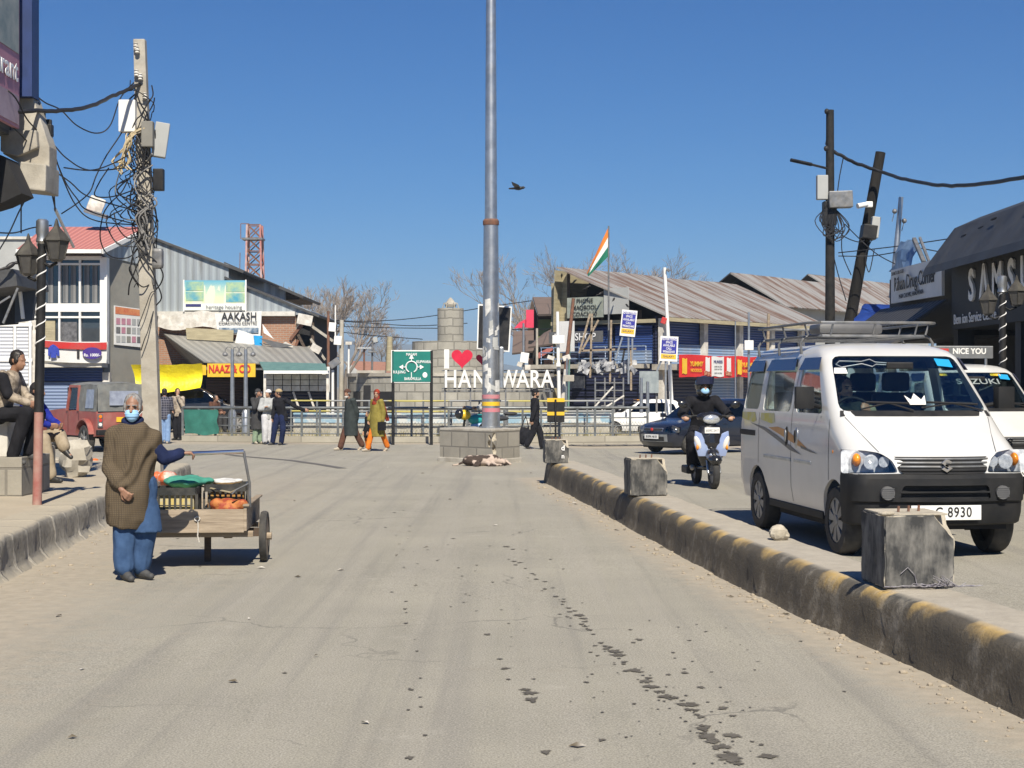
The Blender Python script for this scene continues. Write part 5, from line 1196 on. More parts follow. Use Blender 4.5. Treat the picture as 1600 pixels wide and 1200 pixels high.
text('MUNEEB', K['ntext'], bn, q_(2.17, -1.10, 2.62), .17, rot=(R(90), 0, ang), ext=.003, W=True); 
for z in (2.45, 2.35, 2.2): text('snacks and chips', K['dgrey'], bn, q_(2.17, -1.10, z), .085, rot=(R(90), 0, ang), ext=.002, W=True)
# ---- second and third rusty roofs behind
for (px, py, dd, rx, ry, ln, lab) in ((1224, 476, 70.5, 1155, 427, 14, 'rusty tin roofed shop rising behind the long blue row'), (1300, 452, 92, 1272, 429, 14, 'farther rusty tin roof between the two black poles')):
    C0 = P(px, py, dd); t_ = (C0.x-(rx-800)/2400*dd)/(.777+.63*(rx-800)/2400); RZ2 = Z(ry, dd+.63*t_)
    b = build_at('shop_building', lab, 'building', C0.x, C0.y, group=G1)
    def r2(u_, s_, z): v_ = V((C0.x, C0.y, 0))+e*u_+pdir*s_; return V((v_.x, v_.y, z))
    mb = MB(); mb.grid(r2(-.4, -.4, C0.z-.12), r2(ln, -.4, C0.z-.12), r2(ln, t_, RZ2), r2(-.8, t_, RZ2), 16, 3, lambda p, a, q: p+V((0, 0, .03*noise.noise(p*.8))), thick=.06); mb.build('roof', K['rustroof'], b, W=True)
    mb = MB(); mb.grid(r2(ln, 2*t_+.4, C0.z-.12), r2(-.4, 2*t_+.4, C0.z-.12), r2(-.8, t_, RZ2), r2(ln, t_, RZ2), thick=.06); mb.build('rear_roof', K['darkroof'], b, W=True)
    mb = MB(); mb.grid(r2(.2, .1, 0), r2(ln, .1, 0), r2(ln, .1, C0.z-.1), r2(.2, .1, C0.z-.1), thick=.1); mb.build('wall', K['pale_wall'], b, W=True)
    mb = MB(); mb.add([r2(.3, 0, 0), r2(.3, 2*t_, 0), r2(.3, 2*t_, C0.z-.1), r2(.3, t_, RZ2-.1), r2(.3, 0, C0.z-.1)], [(0, 1, 2, 3, 4)]); mb.build('gable', K['dark'], b, W=True)

# ---- shop row on the right, seen along its shaded front
b = build_at('phone_shop_building', 'charcoal fronted phone service shop with big pale letters', 'building', 9.5, 24, group=G1)
mb = MB(); mb.bb(8.72, 16, 8, 30.2, 2.8, 4.75); mb.build('upper_storey', K['sign_grey'], b, W=True)
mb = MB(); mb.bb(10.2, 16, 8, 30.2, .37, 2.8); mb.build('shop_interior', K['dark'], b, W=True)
mb = MB(); mb.bb(8.62, 8.70, 12, 30.1, 2.80, 4.06); mb.build('sign_panel', K['sign_grey'], b, W=True)
mb = MB(); mb.prism([(8.06, 3.86), (8.12, 4.02), (8.70, 4.80), (9.2, 5.02), (9.2, 4.2), (8.6, 4.06)], (0, 11, 0), (1, 0, 0), UP, 19.2); mb.build('roof', K['mansard'], b, W=True)
mb = MB(); mb.prism([(8.75, 4.9), (9.15, 6.0), (12, 6.6), (12, 4.9)], (0, 9, 0), (1, 0, 0), UP, 16.6); mb.build('upper_roof', K['mansard'], b, W=True)
for k in range(5): mb = MB(); y = 28.9-k*.9; mb.ell((8.5+.05*(k % 2), y, 4.53+.06*(k % 3)), (.03, .18, .02), Euler((0, -.9, 0))); mb.build('roof_dent', K['bumper'], b, W=True)
for k, ch in enumerate('S\u039bMSUNG'):
    o = text(ch, K['ltext'], b, (8.60, 29.02-.76*k-.3, 3.56), .82, rot=(R(90), 0, R(-90)), ext=.02, W=True, bold=.028, sx=.92)
text('Bem ion Service Centre', K['ltext'], b, (8.60, 29.9, 2.98), .27, rot=(R(90), 0, R(-90)), ext=.006, W=True, align='LEFT', bold=.006)
for y in (29.9, 26.2, 22.4, 18.5):
    mb = MB(); mb.bb(8.68, 9.0, y, y+.3, .37, 2.82); mb.build('pier', K['sign_grey'], b, W=True)
for k in range(4):
    mb = MB(); mb.bb(9.9, 10.15, 19+k*2.6, 20.8+k*2.6, .9, 2.3); mb.build('display_shelf', K['shut_navy'] if k % 2 else K['dgrey'], b, W=True)
b = build_at('pharmacy_building', 'low pharmacy shop with a long white sign above a black tin awning', 'building', 9.5, 33, group=G1)
mb = MB(); mb.bb(8.9, 15, 30.3, 36.2, 2.7, 4.2); mb.build('upper_wall', K['sign_grey'], b, W=True)
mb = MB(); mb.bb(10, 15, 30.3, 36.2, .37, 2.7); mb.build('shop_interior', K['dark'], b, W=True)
mb = MB(); mb.grid((8.66, 35.1, 3.58), (8.56, 30.6, 3.50), (8.56, 30.6, 4.26), (8.66, 35.1, 4.34), thick=.06); mb.build('sign_board', K['banner_w'], b, W=True)
text('Rihan Drug Corner', K['btext'], b, (8.56, 32.75, 3.95), .43, rot=(R(90), 0, R(-90)), ext=.004, W=True, bold=.012, sx=.98); text('MAIN CHOWK, HANDWARA', K['btext'], b, (8.565, 33.0, 3.67), .14, rot=(R(90), 0, R(-90)), ext=.003, W=True, sx=1.1); text('CHEMIST & DRUGGIST', K['btext'], b, (8.58, 34.2, 4.22), .11, rot=(R(90), 0, R(-90)), ext=.003, W=True)
mb = MB(); mb.grid((8.0, 36.0, 3.02), (7.9, 30.4, 2.95), (8.6, 30.4, 3.42), (8.65, 36.0, 3.5), thick=.05); mb.build('awning', stripes('black_tin_awning', (.06, .06, .062), (.035, .035, .037), 3, 0, .6, .2, bd=.03), b, W=True)
mb = MB(); mb.grid((7.6, 36.2, 2.62), (7.5, 30.4, 2.55), (8.4, 30.4, 2.95), (8.5, 36.2, 3.02), thick=.05); mb.build('lower_awning', K['darkroof'], b, W=True)
mb = MB(); mb.bar((7.55, 35.4, 2.55), (7.5, 31.0, 2.52), .05); mb.build('awning_pole', K['steel'], b, W=True)
mb = MB(); mb.grid((8.65, 35.4, 4.3), (8.75, 33.7, 4.3), (9.0, 34.1, 4.95), (8.9, 35.1, 5.0), 4, 3, lambda p, a, q: p+V((.15*noise.noise(p*2), 0, .1*noise.noise(p*3))), thick=.02); mb.build('bent_sheet', mat('blue_metal_sheet', (.22, .34, .50), (.14, .22, .35), .4, .4), b, W=True)
mb = MB(); mb.bar((8.9, 34.0, 4.95), (8.75, 32.6, 4.32), .08); mb.bar((8.95, 33.7, 4.95), (8.8, 32.4, 4.32), .05); mb.build('roof_strut', K['iron'], b, W=True)
mb = MB(); mb.grid((X(1330, 36.8), 36.8, Z(512, 36.8)), (X(1400, 36.3), 36.3, Z(512, 36.3)), (X(1392, 38), 38, Z(476, 38)), (X(1350, 38.5), 38.5, Z(476, 38.5)), 12, 8, lambda p, a, q: p+V((.06*noise.noise(p*3), 0, .16*noise.noise(p*1.7))), thick=.02)
tag(mb.build('tarpaulin', K['tarp_b'], smooth=60), 'crumpled blue tarpaulin over a stall beside the pharmacy', 'tarpaulin')
# ================================================================ people
def cloth(name, c1, c2=None, **kw): K[name] = mat(name, c1, c2, .95, scale=kw.pop('scale', 9), bp=.3, bs=60, bd=.004, spec=.15, **kw); return K[name]
def checkmat(name, base, l1, l2, f, w=.25):
    m, t, b = nodes(name); b.inputs['Roughness'].default_value = .95; b.inputs['Specular IOR Level'].default_value = .1
    sp = N(t, 'ShaderNodeSeparateXYZ'); t.links.new(coord(t, 'Object'), sp.inputs[0])
    hx = math_(t, 'ADD', sp.outputs[0], math_(t, 'MULTIPLY', sp.outputs[1], .8))
    col = base
    for ax, c in ((hx, l1), (sp.outputs[2], l2)):
        s_ = ramp(t, math_(t, 'SINE', math_(t, 'MULTIPLY', ax, f*2*math.pi)), 1-w*2, 1-w*2+.3); col = mix(t, s_, col, c)
    n = ramp(t, noi(t, coord(t, 'Object'), 5, 6), .3, .7); col = mix(t, math_(t, 'MULTIPLY', n, .35), col, (.06, .045, .03)); t.links.new(col, b.inputs['Base Color'])
    bump(t, b, noi(t, coord(t, 'Object'), 90), .4, .004); return m
K['tweed'] = checkmat('brown_tweed', (.14, .108, .07), (.09, .07, .048), (.085, .066, .046), 62, .34)
cloth('blue_cloth', (.055, .105, .21), (.035, .07, .15)); cloth('navy_cloth', (.018, .026, .075), (.012, .018, .05)); cloth('black_cloth', (.012, .012, .015), (.02, .02, .024))
cloth('charcoal_cloth', (.06, .06, .062), (.04, .04, .042)); cloth('lgrey_cloth', (.42, .43, .43), (.32, .33, .33)); cloth('white_cloth', (.62, .62, .64), (.48, .48, .50)); cloth('pale_green_cloth', (.27, .35, .25), (.19, .26, .18))
cloth('slate_cloth', (.045, .055, .055), (.03, .037, .037)); cloth('olive_cloth', (.26, .215, .055), (.19, .155, .035)); cloth('rust_scarf', (.32, .045, .02), (.10, .03, .025), lo=.45, hi=.55); cloth('orange_cloth', (.70, .20, .02), (.5, .12, .02))
cloth('beige_cloth', (.36, .30, .22), (.27, .22, .155)); cloth('beige_knit', (.40, .34, .27), (.20, .165, .13), lo=.45, hi=.55); cloth('royal_cloth', (.02, .035, .30), (.015, .02, .2)); cloth('jeans', (.24, .36, .56), (.15, .24, .42)); cloth('brown_cloth', (.12, .06, .04), (.08, .04, .03)); cloth('tan_cap', (.42, .32, .18), (.32, .24, .13)); cloth('white_cap', (.75, .75, .76), (.65, .65, .66)); cloth('kameez', (.20, .20, .14), (.15, .15, .1))
K['plaid'] = checkmat('navy_plaid', (.03, .035, .06), (.20, .20, .24), (.20, .20, .24), 14, .2)
K['shoe_grey'] = mat('grey_shoe', (.08, .08, .08), (.05, .05, .05), .7); K['shoe_tan'] = mat('pale_shoe', (.45, .40, .32), (.36, .31, .24), .8); K['shoe_black'] = mat('black_shoe', (.015, .015, .016), (.03, .03, .03), .5)
K['eye'] = mat('dark_eye', (.012, .009, .008), rough=.2); K['whitebeard'] = mat('white_beard', (.6, .58, .54), (.45, .43, .4), .9, scale=30); K['helmet'] = mat('black_helmet', (.02, .02, .022), (.03, .03, .03), .25, coat=.5)
def J(h=1.65, **ov):
    j = dict(h=h, pel=V((0, .0, .53*h)), chest=V((0, .0, .71*h)), neck=V((0, .005, .845*h)), head=V((0, -.012, .93*h)))
    for s, k in ((1, 'L'), (-1, 'R')):
        j['sh'+k] = V((s*.108*h, 0, .81*h)); j['el'+k] = V((s*.135*h, .015, .63*h)); j['wr'+k] = V((s*.135*h, -.05, .49*h)); j['hd'+k] = V((s*.0, -.25, -1))
        j['hip'+k] = V((s*.052*h, 0, .51*h)); j['kn'+k] = V((s*.056*h, -.015, .28*h)); j['an'+k] = V((s*.056*h, .02, .05*h)); j['ft'+k] = V((s*.15, -1, 0)); j['pn'+k] = V((-s, 0, 0))
    for a, v in ov.items(): j[a] = V(v) if isinstance(v, (tuple, list)) else v
    return j
def hand(mb, wr, dr, pn, side, fat=1.0, curl=.5):
    dr = dr.normalized(); pn = (pn-dr*pn.dot(dr)).normalized(); la = dr.cross(pn)*side
    for o in (-.024, 0, .024): mb.cap(wr+dr*.005+la*o*.6, wr+dr*.078+la*o, .013*fat, .0125*fat, 8)
    for i, (o, ln) in enumerate(((.033, .066), (.011, .076), (-.011, .071), (-.032, .055))):
        a = wr+dr*.082+la*o; d1 = (dr*math.cos(curl*.9)+pn*math.sin(curl*.9)); b_ = a+d1*ln*.5; d2 = (dr*math.cos(curl*2.1)+pn*math.sin(curl*2.1)); c = b_+d2*ln*.5
        mb.cap(a-dr*.012, b_, .0098*fat, .009*fat, 7); mb.cap(b_, c, .009*fat, .0075*fat, 7)
    a = wr+dr*.022+la*.03; b_ = a+(la*.75+dr*.6+pn*.25).normalized()*.042; c = b_+(la*.15+dr*.8+pn*.5).normalized()*.032
    mb.cap(a, b_, .0125*fat, .0105*fat, 7); mb.cap(b_, c, .0105*fat, .0085*fat, 7)
def hmat(j, yaw, pit): return Matrix.Translation(j['head']) @ Euler((pit, 0, yaw)).to_matrix().to_4x4() @ Matrix.Scale(j['h']/1.66, 4)
def person(label, loc, yaw, j, skin='skin', wear=(), hyaw=0, hpit=0, hair='hair', cap=None, beard=None, vox=.014, fat=1.3, curl=.5, eyes=False, shoes='shoe_black', group='people in the junction', fold=.006, name='person', barelegs=False):
    root = thing(name, label, 'person', loc, yaw, group); h = j['h']; k = h/1.66; H = hmat(j, hyaw, hpit); HR = H.to_euler()
    def hp(*p): return H @ V(p)
    mb = MB()
    mb.ell(hp(0, .012, .03), (.074*k, .094*k, .094*k), HR); mb.ell(hp(0, -.028, -.03), (.061*k, .068*k, .086*k), HR); mb.ell(hp(0, -.058, -.088), (.034*k, .028*k, .026*k), HR)
    mb.cap(hp(0, -.088, .012), hp(0, -.108, -.024), .010*k, .0155*k, 8); mb.ell(hp(0, -.094, -.062), (.024*k, .012*k, .010*k), HR); mb.cap(hp(-.035, -.083, .030), hp(.035, -.083, .030), .010*k, .010*k, 6)
    for s in (1, -1): mb.ell(hp(s*.077, .012, -.005), (.011*k, .022*k, .032*k), HR, 8, 6)
    mb.cap(j['neck']-V((0, 0, .06)), hp(0, .01, -.04), .056*k, .052*k)
    ch, pe, nk = j['chest'], j['pel'], j['neck']
    ax = (j['shL']-j['shR']).normalized()
    for c, rx, ry, rz in ((ch+(nk-ch)*.35, .155, .095, .13), (ch, .145, .10, .14), ((ch+pe)/2, .13, .09, .13), (pe, .15, .10, .11)): mb.ell(c, (rx*k, ry*k, rz*k), Euler((0, 0, math.atan2(ax.y, ax.x))))
    for s, q in ((1, 'L'), (-1, 'R')):
        mb.cap(ch+(nk-ch)*.6, j['sh'+q], .05*k, .055*k); mb.cap(j['sh'+q], j['el'+q], .046*k, .038*k); mb.cap(j['el'+q], j['wr'+q], .038*k, .026*k)
        hand(mb, j['wr'+q], j['hd'+q], j['pn'+q], s, fat, curl)
        mb.cap(j['hip'+q], j['kn'+q], .078*k, .053*k); mb.cap(j['kn'+q], j['an'+q], .052*k, .036*k)
        f = j['ft'+q].normalized(); a = j['an'+q]; mb.cap(a+V((0, 0, -.035*k))-f*.035, a+V((0, 0, -.05*k))+f*.12*k, .034*k, .028*k)
    link('body', blob(mb, vox, 2), K[skin], root)
    if eyes:
        for s in (1, -1):
            e_ = MB(); e_.ell(hp(s*.030, -.083, .010), (.013*k, .009*k, .007*k), HR, 8, 6); e_.build('eye', K['eye'], root, smooth=60)
            e_ = MB(); e_.cap(hp(s*.048, -.082, .030), hp(s*.014, -.092, .030), .005*k, .006*k, 6); e_.build('eyebrow', K['greyhair' if hair == 'greyhair' else 'hair'], root, smooth=60)
    if hair:
        mb = MB(); mb.ell(hp(0, .024, .050), (.082*k, .092*k, .084*k), HR); mb.ell(hp(0, .050, -.01), (.078*k, .062*k, .075*k), HR)
        for s in (1, -1): mb.ell(hp(s*.064, -.01, .01), (.018*k, .04*k, .045*k), HR)
        link('hair', blob(mb, .012, 1, lambda p: .006*noise.noise(p*60)), K[hair], root)
    if beard:
        mb = MB(); mb.ell(hp(0, -.058, -.082), (.052*k, .045*k, .046*k), HR); mb.ell(hp(0, -.03, -.07), (.062*k, .05*k, .045*k), HR); link('beard', blob(mb, .012, 1), K[beard], root)
    if cap:
        mb = MB(); mb.ell(hp(0, .012, .062), (.088*k, .105*k, .078*k), HR)
        mb.tube([hp(.087*math.cos(R(a)), .012+.104*math.sin(a*math.pi/180), .055) for a in range(0, 361, 30)], .012*k, 6); link('cap', blob(mb, .012, 2), K[cap], root)
    if shoes:
        for q in 'LR':
            f = j['ft'+q].normalized(); a = j['an'+q]; up = V((0, 0, 1)) if abs(f.z) < .7 else V((0, -1, 0)); dn = -(up-f*up.dot(f)).normalized()
            mb = MB(); mb.cap(a+dn*.012*k-f*.03, a+dn*.040*k+f*.10*k, .044*k, .036*k); mb.cap(a+dn*.045*k-f*.045, a+dn*.050*k+f*.16*k, .034*k, .032*k); link('shoe', blob(mb, .012, 1), K[shoes], root)
    def fd(amp, f=9.0): return lambda p: amp*(noise.noise(V((p.x*f, p.y*f, p.z*f*.28)))+.5*noise.noise(V((p.x*f*2.3, p.y*f*2.3, p.z*f*.9))))
    for w_ in wear:
        kind, m = w_[0], w_[1]; o = w_[2] if len(w_) > 2 else {}
        mb = MB(); up = (nk-pe).normalized(); yawb = math.atan2(ax.y, ax.x); rot = Matrix.Rotation(yawb, 3, 'Z')
        def ring(c, rx, ry, n=20): return [c+rot @ V((rx*math.cos(2*math.pi*i/n), ry*math.sin(2*math.pi*i/n), 0)) for i in range(n)]
        def sleeves(r0, r1, upto=1.0, only='LR'):
            for q in only:
                mb.cap(ch+(nk-ch)*.55, j['sh'+q], .06*k, r0*k*1.05)
                mb.cap(j['sh'+q], j['el'+q], r0*k, (r0+r1)/2*k); e2 = j['el'+q]+(j['wr'+q]-j['el'+q])*upto; mb.cap(j['el'+q], e2, (r0+r1)/2*k, r1*k)
        if kind == 'robe':
            hem = o.get('hem', .45); rb = o.get('rb', .25)*k; hc = o.get('hc', V((pe.x, pe.y, 0))); hc = V((hc[0], hc[1], hem))
            mid = (V((pe.x, pe.y, (pe.z+hem)/2))+hc)/2; mid.z = (pe.z+hem)/2
            mb.rings([ring(hc, rb, rb*.80), ring(mid, rb*.96, rb*.78), ring(pe, rb*.88, rb*.74), ring((pe+ch)/2, rb*.80, rb*.66), ring(ch, .195*k, .135*k), ring(ch+(nk-ch)*.6, .185*k, .115*k), ring(ch+(nk-ch)*.88, .12*k, .085*k), ring(nk+up*.01, .07*k, .068*k)]); sleeves(.078, .068, o.get('up', .95), o.get('only', 'LR'))
            nm = o.get('name', 'robe')
        elif kind == 'jacket':
            lo = o.get('lo', .06); mb.rings([ring(pe-up*lo, .165*k, .118*k), ring(pe+up*.04, .168*k, .12*k), ring((pe+ch)/2, .16*k, .115*k), ring(ch, .178*k, .128*k), ring(ch+(nk-ch)*.6, .175*k, .108*k), ring(ch+(nk-ch)*.9, .11*k, .082*k), ring(nk+up*.025, .066*k, .066*k)]); sleeves(o.get('r0', .064), o.get('r1', .050), o.get('up', 1.0), o.get('only', 'LR')); nm = o.get('name', 'jacket')
        elif kind == 'trousers':
            r0, r1 = o.get('r0', .092), o.get('r1', .068); mb.ell(pe-up*.02, (.16*k, .115*k, .11*k), Euler((0, 0, yawb)))
            for q in 'LR': mb.cap(j['hip'+q], j['kn'+q], r0*k, (r0*.55+r1*.45)*k); mb.cap(j['kn'+q], j['an'+q]+(j['kn'+q]-j['an'+q])*o.get('gap', .06), (r0*.55+r1*.45)*k, r1*k)
            nm = 'trousers'
        elif kind == 'scarf':
            mb.ell(hp(0, .022, .03), (.092*k, .108*k, .112*k), HR); mb.ell(hp(0, .03, -.07), (.085*k, .085*k, .09*k), HR); mb.ell(nk+V((0, -.02, -.02)), (.11*k, .10*k, .075*k)); mb.ell(ch+(nk-ch)*.5+V((0, -.07, 0)), (.12*k, .06*k, .09*k)); nm = 'headscarf'
        mesh = blob(mb, o.get('vox', .016), 3, fd(o.get('amp', fold)))
        if kind == 'scarf':
            cut = MB().ell(hp(0, -.085, -.022), (.058*k, .075*k, .078*k), HR).mesh('c'); mesh = boolean(mesh, [cut]); 
            for p in mesh.polygons: p.use_smooth = True
        link(nm, mesh, K[m], root)
    return root, H, k
def at_ground(px, py, z=None): d = 4080/(py-HY); return (X(px, d), d, zr(X(px, d), d) if z is None else z)

# ---- the vendor by the cart
vx, vy = -3.32, 13.45
j = J(1.63, elR=(-.20, -.02, 1.02), wrR=(-.06, -.20, .80), hdR=(.55, -.35, -.55), pnR=(.3, .9, .2), shL=(.14, 0, 1.275), shR=(-.14, 0, 1.28), elL=(.27, .02, 1.06), wrL=(.415, .08, 1.105), hdL=(1, .25, .02), pnL=(0, .1, -1), hipL=(.085, 0, .84), hipR=(-.085, 0, .84), knL=(.11, .04, .46), anL=(.06, .06, .085), knR=(-.07, -.02, .46), anR=(-.055, -.05, .08), ftL=(.75, -.8, 0), ftR=(.5, -.9, 0), neck=(0, -.01, 1.375), head=(.01, -.05, 1.505), chest=(0, 0, 1.14))
ven, H, k = person('old street vendor in a brown tweed robe and blue face mask gripping his cart', (vx, vy, zr(vx, vy)), R(4), j, 'skin_d', [('trousers', 'blue_cloth', dict(r0=.12, r1=.088, gap=.10, amp=.017, vox=.011))], 0, R(4), 'greyhair', None, None, .0075, 1.0, .95, True, 'shoe_grey')
mb = MB()
def ring(c, rx, ry, n=28, t=0): return [V(c)+V((rx*math.cos(2*math.pi*i/n), ry*math.sin(2*math.pi*i/n), t*math.cos(2*math.pi*i/n))) for i in range(n)]
mb.rings([ring((-.06, 0, .46), .165, .155, t=-.03), ring((-.045, 0, .56), .20, .175, t=-.05), ring((-.03, 0, .75), .205, .18), ring((-.015, 0, .95), .20, .17), ring((0, 0, 1.12), .20, .155), ring((0, 0, 1.25), .20, .135), ring((0, -.005, 1.335), .155, .11), ring((0, -.012, 1.385), .088, .082)])
mb.cap((-.08, 0, 1.28), (-.145, 0, 1.26), .09, .088); mb.cap((-.145, 0, 1.255), (-.185, -.03, 1.0), .088, .092); mb.cap((-.185, -.03, 1.0), (-.085, -.15, .855), .092, .075); mb.cap((-.14, -.05, .92), (-.12, -.06, .68), .09, .10)
mb.cap((.08, 0, 1.275), (.15, 0, 1.25), .088, .086); mb.cap((.15, 0, 1.245), (.19, .01, 1.12), .084, .078)
def vf(p):
    a = math.atan2(p.y, p.x+.03)
    return .020*noise.noise(V((p.x*9, p.y*9, p.z*1.8)))*min(1, (1.42-p.z)*4)+.024*math.sin((p.x*1.3-p.z*.55+.25*noise.noise(p*3))*30)*noise.noise(p*2.3+V((4, 0, 0)))+.004*noise.noise(p*14)
rbm = blob(mb, .010, 3, vf); link('robe', rbm, K['tweed'], ven)
mb = MB(); mb.cap((.20, .015, 1.14), j['elL'], .070, .062); mb.cap(j['elL'], (.395, .075, 1.10), .062, .050); link('inner_sleeve', blob(mb, .009, 2, lambda p: .006*noise.noise(p*16)), K['navy_cloth'], ven)
mb = MB(); mb.tube([(.078*math.cos(R(a)), -.012+.074*math.sin(R(a)), 1.395+.02*math.sin(R(a))) for a in range(0, 361, 20)], .024, 8); mb.ell((0, -.06, 1.37), (.06, .045, .05)); link('collar', blob(mb, .010, 2), K['navy_cloth'], ven)
mb = MB(); mb.rings([ring((.10, .02, .42), .15, .13), ring((.08, .02, .60), .15, .13), ring((.05, .02, .75), .14, .12)]); link('kameez_tail', blob(mb, .012, 2, lambda p: .010*noise.noise(V((p.x*14, p.y*14, p.z*4)))), K['blue_cloth'], ven)
def hp(*p): return H @ V(p)
mb = MB(); mb.ell(hp(0, -.058, -.052), (.064*k, .058*k, .058*k), H.to_euler()); mb.ell(hp(0, -.055, -.09), (.045*k, .045*k, .03*k), H.to_euler()); msk = link('face_mask', blob(mb, .008, 3, lambda p: .002*math.sin(p.z*260)), K['maskblue'], ven)
for s in (1, -1): mb = MB(); mb.tube([hp(s*.055, -.07, -.03), hp(s*.074, -.01, .0), hp(s*.080, .015, .012)], .0025, 5); mb.tube([hp(s*.05, -.07, -.075), hp(s*.072, -.01, -.045), hp(s*.082, .012, -.03)], .0025, 5); mb.build('ear_loop', K['white'], msk)

# ---- men sitting on the parapet by the lamp post
ax_, ay = X(-5, 18.9), 19.0
j = J(1.7, pel=(0, 0, .10), chest=(.02, -.10, .42), neck=(.02, -.16, .62), head=(.02, -.24, .76), shL=(.19, -.12, .58), shR=(-.17, -.14, .58), elL=(.24, -.22, .33), elR=(-.20, -.25, .33), wrL=(.10, -.42, .24), wrR=(-.08, -.42, .24), hdL=(-.3, -1, -.1), hdR=(.3, -1, -.1), hipL=(.10, 0, .09), hipR=(-.10, 0, .09), knL=(.12, -.46, .10), knR=(-.10, -.42, .12), anL=(.10, -.34, -.38), anR=(-.12, -.24, -.42), ftL=(0, -1, -.1), ftR=(0, -1, -.1))
person('man in a dark jacket and beige jumper sitting on the concrete parapet', (ax_, ay, 1.25), R(78), j, 'skin_d', [('jacket', 'beige_knit', dict(r0=.066, r1=.055)), ('trousers', 'black_cloth', dict(r0=.098, r1=.08))], R(-8), R(14), 'hair', shoes='shoe_grey', beard=None)
mp_ = [o for o in bpy.data.objects if o.get('label', '').startswith('man in a dark jacket and beige')][0]
mb = MB(); mb.rings([ring((0, .09, .05), .19, .10), ring((.01, .02, .3), .19, .12), ring((.02, -.06, .52), .19, .12), ring((.02, -.10, .62), .10, .08)]); mb.cap((-.12, -.1, .56), (-.19, -.14, .55), .075, .08); mb.cap((-.19, -.14, .55), (-.215, -.24, .35), .08, .07); link('open_jacket', blob(mb, .015, 3, lambda p: .008*noise.noise(p*9)), K['black_cloth'], mp_)
bx, by = X(44, 21.6), 21.6
j = J(1.7, pel=(0, 0, .10), chest=(0, -.05, .42), neck=(0, -.10, .62), head=(0, -.16, .76), elL=(.22, -.22, .36), elR=(-.22, -.22, .36), wrL=(.12, -.42, .30), wrR=(-.10, -.42, .30), shL=(.18, -.07, .57), shR=(-.18, -.07, .57), hdL=(-.3, -1, -.2), hdR=(.3, -1, -.2), hipL=(.10, 0, .09), hipR=(-.10, 0, .09), knL=(.14, -.42, .16), knR=(-.10, -.34, .10), anL=(-.02, -.62, -.02), anR=(-.10, -.46, -.42), ftL=(0, -.8, -.5), ftR=(0, -1, -.02))
pb, _, _ = person('man in a bright blue jacket and beige trousers sitting behind the lamp post', (bx, by, .86), R(70), j, 'skin_d', [('jacket', 'royal_cloth'), ('trousers', 'beige_cloth', dict(r0=.095, r1=.085))], R(10), R(5), 'hair', shoes='shoe_black')

# ---- standing men
def stand(label, px, py, yaw, h, skin, wear, **kw):
    ov = kw.pop('ov', {}); return person(label, at_ground(px, py), yaw, J(h, **ov), skin, wear, **kw)
folded = dict(elL=(.25, -.06, 1.03), wrL=(-.02, -.24, 1.10), hdL=(-1, 0, .1), elR=(-.25, -.06, 1.03), wrR=(.04, -.22, 1.06), hdR=(1, 0, .1))
chin = dict(elL=(.23, -.10, 1.05), wrL=(.0, -.22, 1.02), hdL=(-1, 0, .1), elR=(-.20, -.16, 1.06), wrR=(-.04, -.20, 1.36), hdR=(.2, .3, 1))
stand('man in a long dark grey robe with a hand raised to his chin', 403, 694, R(40), 1.60, 'skin_d', [('robe', 'charcoal_cloth', dict(hem=.42, rb=.23)), ('trousers', 'pale_green_cloth', dict(r0=.09, r1=.085))], ov=chin, hair='greyhair', cap='charcoal_cloth', shoes='shoe_tan')
stand('man in a light grey jumper and white trousers with arms folded and a white cap', 419, 694.5, R(20), 1.58, 'skin', [('jacket', 'lgrey_cloth', dict(r0=.085, r1=.075, lo=.12)), ('trousers', 'white_cloth', dict(r0=.13, r1=.085))], ov=folded, hyaw=R(-50), cap='white_cap', shoes='shoe_black')
stand('man in a black jacket and tan cap leaning with one hand on the railing', 437, 695.5, R(-28), 1.60, 'skin_d', [('jacket', 'black_cloth', dict(r0=.07, r1=.055, lo=.16)), ('trousers', 'navy_cloth', dict(r0=.10, r1=.08))], ov=dict(shL=(.19, .02, 1.30), elL=(.42, .14, 1.12), wrL=(.60, .35, 1.00), hdL=(1, .4, -.1), anL=(.02, .05, .08), knL=(.12, 0, .46), anR=(-.22, -.05, .08), knR=(-.14, -.05, .45), pel=(.06, .05, .85), head=(-.03, -.02, 1.49)), hyaw=R(-60), cap='tan_cap', shoes='shoe_grey')
stand('old man with a white beard and brown cap walking in slate robe', 548, 703.5, R(-62), 1.62, 'skin_d', [('robe', 'slate_cloth', dict(hem=.38, rb=.24)), ('trousers', 'brown_cloth', dict(r0=.09, r1=.085))], ov=dict(anL=(.06, .30, .13), knL=(.07, .12, .46), ftL=(0, -.8, -.5), anR=(-.06, -.27, .08), knR=(-.07, -.15, .46), neck=(0, -.05, 1.36), head=(0, -.10, 1.49), chest=(0, -.02, 1.14), elL=(.17, .10, 1.0), wrL=(.10, .12, .80), elR=(-.17, .08, 1.0), wrR=(-.12, .05, .78)), hyaw=R(35), hair='greyhair', cap='brown_cloth', beard='whitebeard', shoes='shoe_tan')
wo, H, k = stand('woman in an olive tunic and rust red headscarf walking past the railing', 589, 705, R(-48), 1.60, 'skin', [('robe', 'olive_cloth', dict(hem=.38, rb=.235, name='tunic')), ('trousers', 'orange_cloth', dict(r0=.085, r1=.075)), ('scarf', 'rust_scarf')], ov=dict(anL=(.05, .30, .12), knL=(.06, .14, .45), ftL=(0, -.8, -.5), anR=(-.06, -.25, .08), knR=(-.06, -.14, .46), elL=(.20, .06, .98), wrL=(.19, .02, .78), elR=(-.2, .0, 1.0), wrR=(-.18, -.12, .82)), hyaw=R(40), hair='hair', shoes='shoe_tan', eyes=True)
